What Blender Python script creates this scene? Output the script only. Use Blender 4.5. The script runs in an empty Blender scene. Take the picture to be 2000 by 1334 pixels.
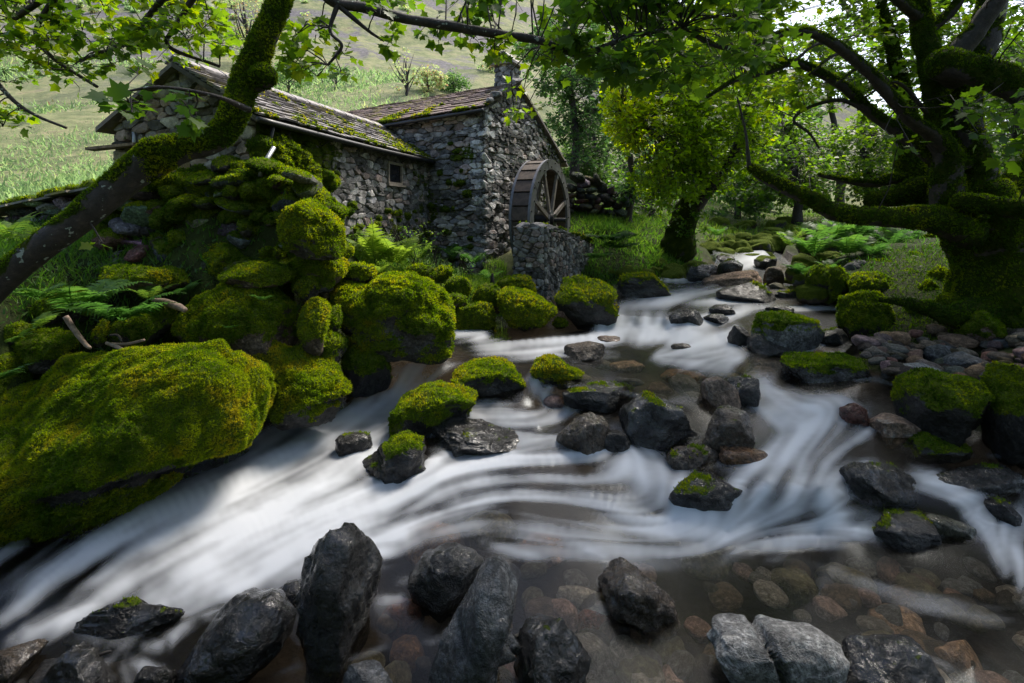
import bpy, bmesh, math
import numpy as np

# ------------------------------------------------------------------ camera, sky, sun, exposure
sc = bpy.context.scene
F = 1000.0            # focal length in picture units (frame 2000 wide)
HY = 420.0            # row of the horizon in the frame
cam_d = bpy.data.cameras.new('camera')
cam_d.sensor_width = 36.0
cam_d.lens = 18.0
cam_d.shift_y = -(667.0 - HY) / 2000.0
cam_d.clip_start = 0.05
cam_d.clip_end = 3000.0
cam = bpy.data.objects.new('camera', cam_d)
sc.collection.objects.link(cam)
cam.location = (0, 0, 0)
cam.rotation_euler = (math.radians(90), 0, 0)
sc.camera = cam

SUN_EL = math.radians(56)
SUN_AZ = math.radians(40)      # clockwise from +Y (the view direction), towards +X
world = bpy.data.worlds.new('World')
sc.world = world
world.use_nodes = True
wn = world.node_tree
sky = wn.nodes.new('ShaderNodeTexSky')
sky.sky_type = 'NISHITA'
sky.sun_disc = False
sky.sun_elevation = SUN_EL
sky.sun_rotation = SUN_AZ
sky.air_density = 1.0
sky.dust_density = 3.0
sky.ozone_density = 1.0
wn.links.new(sky.outputs[0], wn.nodes['Background'].inputs[0])
wn.nodes['Background'].inputs[1].default_value = 0.15

sun_d = bpy.data.lights.new('sun', 'SUN')
sun_d.energy = 2.9
sun_d.angle = math.radians(22.0)
sun_d.color = (1.0, 0.94, 0.84)
sun = bpy.data.objects.new('sun', sun_d)
sc.collection.objects.link(sun)
sdir = np.array([math.sin(SUN_AZ) * math.cos(SUN_EL), math.cos(SUN_AZ) * math.cos(SUN_EL), math.sin(SUN_EL)])
import mathutils
sun.rotation_euler = mathutils.Vector(sdir).to_track_quat('Z', 'Y').to_euler()

sc.view_settings.view_transform = 'Standard'
sc.view_settings.look = 'None'
sc.view_settings.gamma = 1.0
sc.view_settings.use_curve_mapping = False
sc.view_settings.exposure = 1.12
sc.render.engine = 'CYCLES'
sc.cycles.use_denoising = True
sc.cycles.max_bounces = 8
sc.cycles.diffuse_bounces = 3
sc.cycles.glossy_bounces = 2
sc.cycles.transmission_bounces = 4
sc.cycles.transparent_max_bounces = 8
sc.cycles.caustics_reflective = False
sc.cycles.caustics_refractive = False
sc.cycles.sample_clamp_indirect = 6.0

# ------------------------------------------------------------------ helpers
RNG = np.random.default_rng(7)


def P(px, py, d):
    """A place seen at (px, py) of the frame and standing d metres away."""
    return np.array([(px - 1000.0) / F * d, d, (HY - py) / F * d])


_pr = np.random.default_rng(3)
PERM = np.concatenate([_pr.permutation(256)] * 3).astype(np.int32)
GRAD = _pr.normal(size=(256, 3)).astype(np.float32)
GRAD /= np.linalg.norm(GRAD, axis=1)[:, None]


G1, G2, G3 = (np.ascontiguousarray(GRAD[:, k]) for k in range(3))


def perlin(p):
    p = np.asarray(p, np.float32)
    x, y, z = (np.ascontiguousarray(p[:, k]) for k in range(3))
    i, j, k = (np.floor(q) for q in (x, y, z))
    x, y, z = x - i, y - j, z - k
    i, j, k = (q.astype(np.int32) & 255 for q in (i, j, k))
    u, v, w = (q * q * q * (q * (q * 6 - 15) + 10) for q in (x, y, z))
    res = []
    for dx in (0, 1):
        a = PERM[i + dx]
        ry = []
        for dy in (0, 1):
            b = PERM[a + j + dy]
            c = []
            for dz in (0, 1):
                h = PERM[b + k + dz]
                c.append(G1[h] * (x - dx) + G2[h] * (y - dy) + G3[h] * (z - dz))
            ry.append(c[0] + w * (c[1] - c[0]))
        res.append(ry[0] + v * (ry[1] - ry[0]))
    return (res[0] + u * (res[1] - res[0])) * 1.6


def fbm(p, octaves=4, seed=0.0, rough=0.5):
    p = np.asarray(p, float) + seed * 17.31
    s, a, t = 0, 1.0, 0
    for k in range(octaves):
        s = s + a * perlin(p * 2 ** k + k * 9.7)
        t += a
        a *= rough
    return s / t


def sstep(a, b, x):
    t = np.clip((x - a) / (b - a), 0, 1)
    return t * t * (3 - 2 * t)


WL = {}     # where each object stands (world)


def make_mesh(name, verts, faces, mat=None, attrs=None, smooth=True):
    me = bpy.data.meshes.new(name)
    verts = np.asarray(verts, np.float32)
    if isinstance(faces, np.ndarray):
        nf, k = faces.shape
        me.vertices.add(len(verts))
        me.vertices.foreach_set('co', verts.ravel())
        me.loops.add(nf * k)
        me.loops.foreach_set('vertex_index', faces.astype(np.int32).ravel())
        me.polygons.add(nf)
        me.polygons.foreach_set('loop_start', np.arange(0, nf * k, k, dtype=np.int32))
        me.update(calc_edges=True)
    else:
        me.from_pydata([tuple(v) for v in verts], [], [tuple(int(i) for i in f) for f in faces])
        me.update()
    me.polygons.foreach_set('use_smooth', np.full(len(me.polygons), bool(smooth)))
    for k, v in (attrs or {}).items():
        v = np.asarray(v, np.float32)
        if v.ndim == 1:
            a = me.attributes.new(k, 'FLOAT', 'POINT')
            a.data.foreach_set('value', v)
        else:
            a = me.attributes.new(k, 'FLOAT_COLOR', 'POINT')
            if v.shape[1] == 3:
                v = np.concatenate([v, np.ones((len(v), 1), np.float32)], 1)
            a.data.foreach_set('color', v.ravel())
    if mat is not None:
        me.materials.append(mat)
    return me


def add_obj(name, me, loc=(0, 0, 0), parent=None, rot=None, scale=None, **props):
    o = bpy.data.objects.new(name, me)
    sc.collection.objects.link(o)
    loc = np.asarray(loc, float)
    if parent is not None:
        o.parent = parent
        o.location = loc - WL[parent.name]
    else:
        o.location = loc
    if rot is not None:
        if hasattr(rot, 'to_euler'):
            o.rotation_euler = rot.to_euler()
        else:
            o.rotation_euler = rot
    if scale is not None:
        o.scale = scale
    WL[o.name] = loc
    for k, v in props.items():
        o[k] = v
    return o


def obj(name, verts, faces, mat, loc=None, parent=None, attrs=None, smooth=True, **props):
    """verts are world positions; the origin goes to loc (default: base centre)."""
    verts = np.asarray(verts, float)
    if loc is None:
        lo, hi = verts.min(0), verts.max(0)
        loc = np.array([(lo[0] + hi[0]) / 2, (lo[1] + hi[1]) / 2, lo[2]])
    loc = np.asarray(loc, float)
    return add_obj(name, make_mesh(name, verts - loc, faces, mat, attrs, smooth), loc, parent, **props)


def thing(name, label, cat, loc, group=None, **props):
    o = add_obj(name, None, loc, label=label, category=cat, kind='thing', **props)
    o.empty_display_size = 0.2
    if group:
        o['group'] = group
    return o


class Geo:
    """collects vertices and faces of ONE part"""
    def __init__(s):
        s.v, s.f, s.n, s.a = [], [], 0, {}

    def add(s, v, f, **attrs):
        v = np.asarray(v, float)
        s.v.append(v)
        s.f.append(np.asarray(f) + s.n)
        s.n += len(v)
        for k, x in attrs.items():
            s.a.setdefault(k, []).append(np.broadcast_to(np.asarray(x, float), (len(v),)) if np.ndim(x) < 2 else x)

    def build(s, name, mat, parent=None, loc=None, smooth=True, **props):
        return obj(name, np.concatenate(s.v), np.concatenate(s.f), mat, loc, parent,
                   {k: np.concatenate(x) for k, x in s.a.items()}, smooth, **props)


_ico = {}


def ico(n):
    if n not in _ico:
        bm = bmesh.new()
        bmesh.ops.create_icosphere(bm, subdivisions=n, radius=1.0)
        _ico[n] = (np.array([v.co[:] for v in bm.verts]), np.array([[v.index for v in f.verts] for f in bm.faces]))
        bm.free()
    return _ico[n]


def vnormals(v, f):
    n = np.zeros_like(v)
    a, b, c = v[f[:, 0]], v[f[:, 1]], v[f[:, 2]]
    fn = np.cross(b - a, c - a)
    for k in range(3):
        np.add.at(n, f[:, k], fn)
    return n / (np.linalg.norm(n, axis=1)[:, None] + 1e-12)


def unit(v):
    v = np.asarray(v, float)
    return v / (np.sqrt((v * v).sum(-1, keepdims=True)) + 1e-12)


BOXF = np.array([[0, 1, 3, 2], [4, 6, 7, 5], [0, 4, 5, 1], [2, 3, 7, 6], [0, 2, 6, 4], [1, 5, 7, 3]])


def box_verts(c, ax, ay, az, hx, hy, hz):
    out = []
    for i in (-1, 1):
        for j in (-1, 1):
            for k in (-1, 1):
                out.append(np.asarray(c, float) + np.asarray(ax, float) * hx * i + np.asarray(ay, float) * hy * j + np.asarray(az, float) * hz * k)
    return np.array(out)


def spline(pts, n):
    """Catmull-Rom through rows of pts (any number of columns), n samples per span"""
    p = np.asarray(pts, float)
    q = np.vstack([2 * p[0] - p[1], p, 2 * p[-1] - p[-2]])
    out = []
    for i in range(1, len(q) - 2):
        t = np.linspace(0, 1, n, endpoint=False)[:, None]
        a, b, c, d = q[i - 1], q[i], q[i + 1], q[i + 2]
        out.append(0.5 * ((2 * b) + (-a + c) * t + (2 * a - 5 * b + 4 * c - d) * t ** 2 + (-a + 3 * b - 3 * c + d) * t ** 3))
    out.append(p[-1:])
    return np.vstack(out)


def tube(pts, rad, seg=10, rough=0.0, freq=6.0, seed=0.0, cap=True):
    p = np.asarray(pts, float)
    rad = np.broadcast_to(np.asarray(rad, float), (len(p),))
    t = unit(np.gradient(p, axis=0))
    up = np.array([0, 0, 1.0]) if abs(t[0][2]) < 0.9 else np.array([0, 1.0, 0])
    x = unit(np.cross(up, t[0]))
    V = []
    ang = np.linspace(0, 2 * np.pi, seg, endpoint=False)
    for i in range(len(p)):
        x = unit(x - t[i] * np.dot(x, t[i]))
        y = np.cross(t[i], x)
        V.append(p[i] + rad[i] * (np.cos(ang)[:, None] * x + np.sin(ang)[:, None] * y))
    V = np.array(V).reshape(-1, 3)
    if rough > 0:
        c = np.repeat(p, seg, 0)
        r = np.repeat(rad, seg)
        V = c + (V - c) * (1 + rough * fbm(V * freq, 3, seed))[:, None]
    i, j = np.meshgrid(np.arange(len(p) - 1), np.arange(seg), indexing='ij')
    a = i * seg + j
    b = i * seg + (j + 1) % seg
    Q = np.stack([a, b, b + seg, a + seg], -1).reshape(-1, 4)
    T = np.concatenate([Q[:, [0, 1, 2]], Q[:, [0, 2, 3]]])
    if cap:
        V = np.vstack([V, p[:1], p[-1:]])
        n = len(V)
        k = np.arange(seg)
        T = np.vstack([T, np.stack([(k + 1) % seg, k, np.full(seg, n - 2)], 1),
                       np.stack([(len(p) - 1) * seg + k, (len(p) - 1) * seg + (k + 1) % seg, np.full(seg, n - 1)], 1)])
    return V, T


# ------------------------------------------------------------------ materials
def newmat(name):
    m = bpy.data.materials.new(name)
    m.use_nodes = True
    m.node_tree.nodes.clear()
    return m, m.node_tree


def nd(nt, kind, ins=None, **props):
    n = nt.nodes.new('ShaderNode' + kind)
    for k, v in props.items():
        setattr(n, k, v)
    for k, v in (ins or {}).items():
        s = n.inputs[k]
        if isinstance(v, bpy.types.NodeSocket):
            nt.links.new(v, s)
        else:
            if isinstance(v, tuple) and len(v) == 3 and s.type == 'RGBA':
                v = (*v, 1.0)
            s.default_value = v
    return n


def noise(nt, scale, detail=4.0, rough=0.6, vec=None, dist=0.0):
    n = nd(nt, 'TexNoise', {'Scale': scale, 'Detail': detail, 'Roughness': rough, 'Distortion': dist})
    if vec is not None:
        nt.links.new(vec, n.inputs['Vector'])
    return n.outputs['Fac']


def ramp(nt, fac, stops):
    r = nt.nodes.new('ShaderNodeValToRGB')
    e = r.color_ramp.elements
    while len(e) < len(stops):
        e.new(0.5)
    for k, (p, c) in enumerate(stops):
        e[k].position = p
        e[k].color = (*c, 1.0) if not np.isscalar(c) else (c, c, c, 1.0)
    nt.links.new(fac, r.inputs[0])
    return r.outputs[0]


def mix(nt, fac, a, b, mode='MIX'):
    m = nt.nodes.new('ShaderNodeMix')
    m.data_type = 'RGBA'
    m.blend_type = mode
    for s, v in ((m.inputs[0], fac), (m.inputs[6], a), (m.inputs[7], b)):
        if isinstance(v, bpy.types.NodeSocket):
            nt.links.new(v, s)
        else:
            s.default_value = (*v, 1.0) if isinstance(v, tuple) else v
    return m.outputs[2]


def mth(nt, op, a, b=0.0, clamp=False):
    m = nt.nodes.new('ShaderNodeMath')
    m.operation = op
    m.use_clamp = clamp
    for s, v in zip(m.inputs, (a, b)):
        if isinstance(v, bpy.types.NodeSocket):
            nt.links.new(v, s)
        else:
            s.default_value = v
    return m.outputs[0]


def mapr(nt, v, a, b, c=0.0, d=1.0):
    n = nd(nt, 'MapRange', {'Value': v, 'From Min': a, 'From Max': b, 'To Min': c, 'To Max': d})
    return n.outputs[0]


def att(nt, name, kind='GEOMETRY', out='Fac'):
    a = nt.nodes.new('ShaderNodeAttribute')
    a.attribute_name = name
    a.attribute_type = kind
    return a.outputs[out]


def finish(nt, shader):
    o = nt.nodes.new('ShaderNodeOutputMaterial')
    nt.links.new(shader, o.inputs['Surface'])


def bump(nt, h, strength=0.5, dist=0.02):
    return nd(nt, 'Bump', {'Height': h, 'Strength': strength, 'Distance': dist}).outputs[0]


def objco(nt):
    return nt.nodes.new('ShaderNodeTexCoord').outputs['Object']


def simple(name, col, rough=0.6, var=0.3, scale=20.0, bmp=0.2, metal=0.0):
    m, nt = newmat(name)
    co = objco(nt)
    f = noise(nt, scale, 5, 0.65, co)
    c = ramp(nt, f, [(0.3, tuple(x * (1 - var) for x in col)), (0.7, tuple(min(1, x * (1 + var)) for x in col))])
    b = nd(nt, 'BsdfPrincipled', {'Base Color': c, 'Roughness': rough, 'Metallic': metal, 'Normal': bump(nt, noise(nt, scale * 3, 4, 0.6, co), bmp, 0.01)})
    finish(nt, b.outputs[0])
    return m


MOSS_STOPS = [(0.25, (0.014, 0.030, 0.004)), (0.45, (0.042, 0.072, 0.006)), (0.62, (0.095, 0.125, 0.009)), (0.8, (0.15, 0.135, 0.014))]


def rock_material(name):
    """stone with the moss where the mesh says it grows; object props: tint, wet, speck"""
    m, nt = newmat(name)
    co = objco(nt)
    tint = att(nt, 'tint', 'OBJECT', 'Color')
    wet = att(nt, 'wet', 'OBJECT')
    speck = att(nt, 'speck', 'OBJECT')
    n1 = noise(nt, 3.0, 6, 0.65, co, 0.4)
    n2 = noise(nt, 28.0, 6, 0.7, co)
    n3 = noise(nt, 90.0, 3, 0.6, co)
    base = mix(nt, 1.0, tint, ramp(nt, n1, [(0.3, 0.35), (0.5, 0.85), (0.7, 1.7)]), 'MULTIPLY')
    base = mix(nt, 0.9, base, ramp(nt, n2, [(0.32, 0.25), (0.5, 0.9), (0.68, 2.2)]), 'MULTIPLY')
    # pale lichen crusts on dry stone, dark pits
    lich = mapr(nt, noise(nt, 9.0, 7, 0.75, co, 0.6), 0.56, 0.62)
    base = mix(nt, mth(nt, 'MULTIPLY', lich, mth(nt, 'MULTIPLY', speck, 0.8)), base, (0.34, 0.35, 0.33))
    pits = mapr(nt, noise(nt, 38.0, 4, 0.7, co), 0.62, 0.70)
    base = mix(nt, mth(nt, 'MULTIPLY', pits, speck), base, (0.022, 0.022, 0.022))
    dark = mapr(nt, wet, 0, 1, 1.0, 0.62)
    hb = nd(nt, 'CombineColor', {0: dark, 1: dark, 2: dark}).outputs[0]
    base = mix(nt, 1.0, base, hb, 'MULTIPLY')
    rgh = mth(nt, 'ADD', mapr(nt, wet, 0, 1, 0.80, 0.10), mapr(nt, n2, 0.35, 0.75, -0.03, 0.22))
    h = mth(nt, 'ADD', mth(nt, 'ADD', mth(nt, 'MULTIPLY', n2, 0.6), mth(nt, 'MULTIPLY', n3, 0.2)), mth(nt, 'MULTIPLY', noise(nt, 10.0, 5, 0.65, co, 0.8), 1.6))
    mid_ = noise(nt, 12.0, 4, 0.6, co, 1.0)
    rock = nd(nt, 'BsdfPrincipled', {'Base Color': base, 'Roughness': rgh, 'Specular IOR Level': 0.3, 'Normal': bump(nt, h, 1.0, 0.045), 'Coat Weight': mth(nt, 'MULTIPLY', wet, mapr(nt, noise(nt, 5.0, 4, .6, co), .40, .56, .1, 1.0)), 'Coat Roughness': 0.06, 'Coat IOR': 1.45,
                                     'Coat Normal': bump(nt, mid_, 0.55, 0.05)})
    mo = att(nt, 'moss')
    mcol = ramp(nt, noise(nt, 5.5, 6, 0.7, co, 0.5), MOSS_STOPS)
    mcol = mix(nt, 0.6, mcol, ramp(nt, noise(nt, 70.0, 3, 0.7, co), [(0.3, 0.35), (0.7, 1.5)]), 'MULTIPLY')
    mb = nd(nt, 'BsdfPrincipled', {'Base Color': mcol, 'Roughness': 0.95, 'Specular IOR Level': 0.1, 'Sheen Weight': 0.25, 'Sheen Tint': (0.6, 0.7, 0.1, 1),
                                   'Normal': bump(nt, noise(nt, 60.0, 4, 0.75, co), 1.0, 0.05)})
    fac = mapr(nt, mth(nt, 'ADD', mo, mth(nt, 'MULTIPLY', mth(nt, 'SUBTRACT', noise(nt, 22.0, 5, 0.7, co), 0.5), 1.1)), 0.42, 0.58)
    s = nd(nt, 'MixShader', {0: fac, 1: rock.outputs[0], 2: mb.outputs[0]})
    finish(nt, s.outputs[0])
    return m


def leaf_material(name, stops, trans=1.0, spec=0.35):
    """thin leaf: lc (0..1) picks the leaf's own colour; the sun shines through it"""
    m, nt = newmat(name)
    lc = att(nt, 'lc')
    c = ramp(nt, lc, stops)
    d = nd(nt, 'BsdfPrincipled', {'Base Color': c, 'Roughness': 0.45, 'Specular IOR Level': spec})
    hs = nd(nt, 'HueSaturation', {'Hue': 0.494, 'Saturation': 1.08, 'Value': 2.9 * trans, 'Color': c})
    t = nd(nt, 'BsdfTranslucent', {'Color': hs.outputs[0]})
    s = nd(nt, 'MixShader', {0: 0.52, 1: d.outputs[0], 2: t.outputs[0]})
    finish(nt, s.outputs[0])
    return m


M = {}
M['rock'] = rock_material('mossy_stone')
M['leaf'] = leaf_material('sycamore_leaf', [(0.0, (0.024, 0.058, 0.010)), (0.45, (0.055, 0.11, 0.012)), (0.8, (0.095, 0.16, 0.014)), (1.0, (0.15, 0.19, 0.014))])
M['leaf_yellow'] = leaf_material('yellowing_leaf', [(0.0, (0.035, 0.085, 0.008)), (0.5, (0.10, 0.165, 0.010)), (0.85, (0.165, 0.23, 0.012)), (1.0, (0.24, 0.25, 0.015))], 1.25)
M['leaf_cool'] = leaf_material('alder_leaf', [(0.0, (0.025, 0.06, 0.02)), (0.5, (0.045, 0.095, 0.025)), (1.0, (0.08, 0.14, 0.03))])
M['fern'] = leaf_material('fern_green', [(0.0, (0.020, 0.055, 0.012)), (0.5, (0.045, 0.105, 0.020)), (1.0, (0.12, 0.18, 0.025))], 0.9, 0.12)
M['grass'] = leaf_material('grass_green', [(0.0, (0.03, 0.08, 0.012)), (0.5, (0.06, 0.13, 0.016)), (1.0, (0.13, 0.18, 0.03))])
M['tuft'] = leaf_material('moss_sprig', [(0.0, (0.018, 0.044, 0.005)), (0.4, (0.070, 0.122, 0.008)), (0.75, (0.165, 0.205, 0.012)), (1.0, (0.215, 0.195, 0.018))], 0.85, 0.1)
M['bracken'] = leaf_material('bracken_green', [(0.0, (0.07, 0.13, 0.05)), (0.6, (0.14, 0.21, 0.085)), (0.9, (0.22, 0.25, 0.10)), (1.0, (0.17, 0.11, 0.06))])

# bark with moss
m, nt = newmat('mossy_bark')
co = objco(nt)
n1 = noise(nt, 14.0, 6, 0.7, co)
bark = ramp(nt, n1, [(0.3, (0.008, 0.007, 0.006)), (0.55, (0.030, 0.022, 0.019)), (0.75, (0.075, 0.052, 0.044))])
lich = mapr(nt, noise(nt, 15.0, 3, 0.5, co), 0.635, 0.66)
bark = mix(nt, mth(nt, 'MULTIPLY', lich, att(nt, 'lichen', 'OBJECT')), bark, (0.27, 0.30, 0.27))
bb = nd(nt, 'BsdfPrincipled', {'Base Color': bark, 'Roughness': 0.7, 'Normal': bump(nt, noise(nt, 40.0, 6, 0.7, co), 0.7, 0.02)})
mcol = ramp(nt, noise(nt, 7.0, 6, 0.7, co), [(0.25, (0.012, 0.022, 0.003)), (0.5, (0.032, 0.050, 0.004)), (0.75, (0.075, 0.085, 0.007))])
mb = nd(nt, 'BsdfPrincipled', {'Base Color': mcol, 'Roughness': 0.95, 'Specular IOR Level': 0.1, 'Normal': bump(nt, noise(nt, 55.0, 4, 0.75, co), 1.0, 0.05)})
fac = mapr(nt, mth(nt, 'ADD', att(nt, 'moss'), mth(nt, 'MULTIPLY', mth(nt, 'SUBTRACT', noise(nt, 9.0, 5, 0.7, co), 0.5), 1.3)), 0.42, 0.58)
finish(nt, nd(nt, 'MixShader', {0: fac, 1: bb.outputs[0], 2: mb.outputs[0]}).outputs[0])
M['bark'] = m
M['twig'] = simple('twig_bark', (0.030, 0.024, 0.020), 0.8, 0.4, 30)
M['dead_wood'] = simple('dead_wood', (0.24, 0.17, 0.13), 0.8, 0.5, 18, 0.4)

# ------------------------------------------------------------------ the stream: levels, flow and foam
W_PTS = [  # (column, row, height of the water)
    (1450, 488, -1.08), (1490, 494, -1.10), (1400, 503, -1.14), (1440, 522, -1.43), (1480, 520, -1.42), (1350, 528, -1.48), (1520, 530, -1.5), (1300, 532, -1.49),
    (1300, 548, -1.57), (1350, 548, -1.57), (1420, 560, -1.62), (1250, 570, -1.70), (1100, 572, -1.70), (1400, 580, -1.70), (1520, 575, -1.68), (1230, 600, -1.74), (1350, 600, -1.74), (1500, 610, -1.76),
    (1600, 600, -1.74), (1600, 625, -1.82), (1130, 610, -1.76),
    (1185, 615, -1.76), (1240, 616, -1.765), (1300, 620, -1.785), (1350, 628, -1.83), (1420, 640, -1.9),
    (1185, 640, -1.95), (1240, 642, -1.96), (1300, 648, -2.0), (1400, 662, -2.03), (1120, 636, -1.94),
    (900, 645, -1.98), (1000, 652, -2.0), (1100, 660, -2.0), (1250, 680, -2.02), (1400, 700, -2.03), (1550, 690, -2.02), (900, 690, -2.02), (1100, 720, -2.03), (1300, 740, -2.04), (1450, 735, -2.045),
    (1650, 715, -2.02), (1680, 740, -2.03), (780, 690, -2.03),
    (740, 712, -2.05), (800, 708, -2.04), (860, 706, -2.04), (950, 720, -2.04),
    (690, 800, -2.50), (740, 792, -2.47), (800, 780, -2.43), (840, 772, -2.40), (540, 850, -2.51), (300, 950, -2.56), (100, 1080, -2.64), (0, 1230, -2.76), (420, 905, -2.54),
    (1048, 735, -2.06), (1062, 790, -2.33), (1110, 758, -2.08), (1105, 790, -2.34), (950, 800, -2.35), (1050, 830, -2.36), (1150, 850, -2.38), (870, 815, -2.36), (1200, 800, -2.33), (1300, 790, -2.10), (1240, 770, -2.07),
    (900, 900, -2.50), (1100, 897, -2.48), (850, 930, -2.53), (1000, 940, -2.53), (1200, 930, -2.51), (1400, 915, -2.43), (1300, 890, -2.46),
    (760, 968, -2.62), (600, 950, -2.56), (700, 880, -2.52), (450, 1000, -2.59), (600, 1050, -2.66), (300, 1100, -2.65), (400, 1150, -2.70), (200, 1190, -2.72), (500, 1140, -2.72),
    (1300, 945, -2.50), (1400, 950, -2.41), (1500, 942, -2.375), (1600, 950, -2.39),
    (1420, 1045, -2.74), (1300, 1030, -2.70), (1200, 1000, -2.62), (1600, 1050, -2.75), (1500, 1050, -2.75),
    (1490, 745, -2.07), (1520, 790, -2.2), (1500, 830, -2.27), (1600, 830, -2.25), (1700, 830, -2.25), (1600, 880, -2.32), (1480, 900, -2.35), (1750, 880, -2.32), (1900, 900, -2.35), (1420, 850, -2.3), (1600, 770, -2.13), (1720, 770, -2.12),
    (1900, 960, -2.45), (1950, 1010, -2.6), (1950, 1100, -2.75), (1750, 960, -2.42), (1750, 1060, -2.73), (1850, 1050, -2.68),
    (1300, 1100, -2.75), (1600, 1150, -2.755), (1000, 1100, -2.745), (900, 1050, -2.69), (1000, 1000, -2.61), (800, 1100, -2.71), (1000, 1250, -2.76), (1500, 1300, -2.765), (1900, 1300, -2.765),
    (600, 1300, -2.80), (300, 1320, -2.83), (2250, 1300, -2.77), (1000, 1480, -2.79), (-250, 1400, -2.87), (-250, 1150, -2.74), (2250, 950, -2.45), (2250, 1480, -2.79), (0, 1480, -2.87)]
W_POLY = [(1395, 484), (1515, 484), (1545, 515), (1580, 560), (1660, 600), (1680, 660), (1640, 700), (1760, 745), (1800, 820), (2000, 860), (2320, 930), (2320, 1540), (-320, 1540), (-320, 1060),
          (0, 930), (250, 880), (540, 800), (640, 740), (680, 690), (860, 660), (860, 620), (1000, 615), (1060, 590), (1060, 560), (1250, 552), (1270, 525), (1380, 510)]
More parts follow.
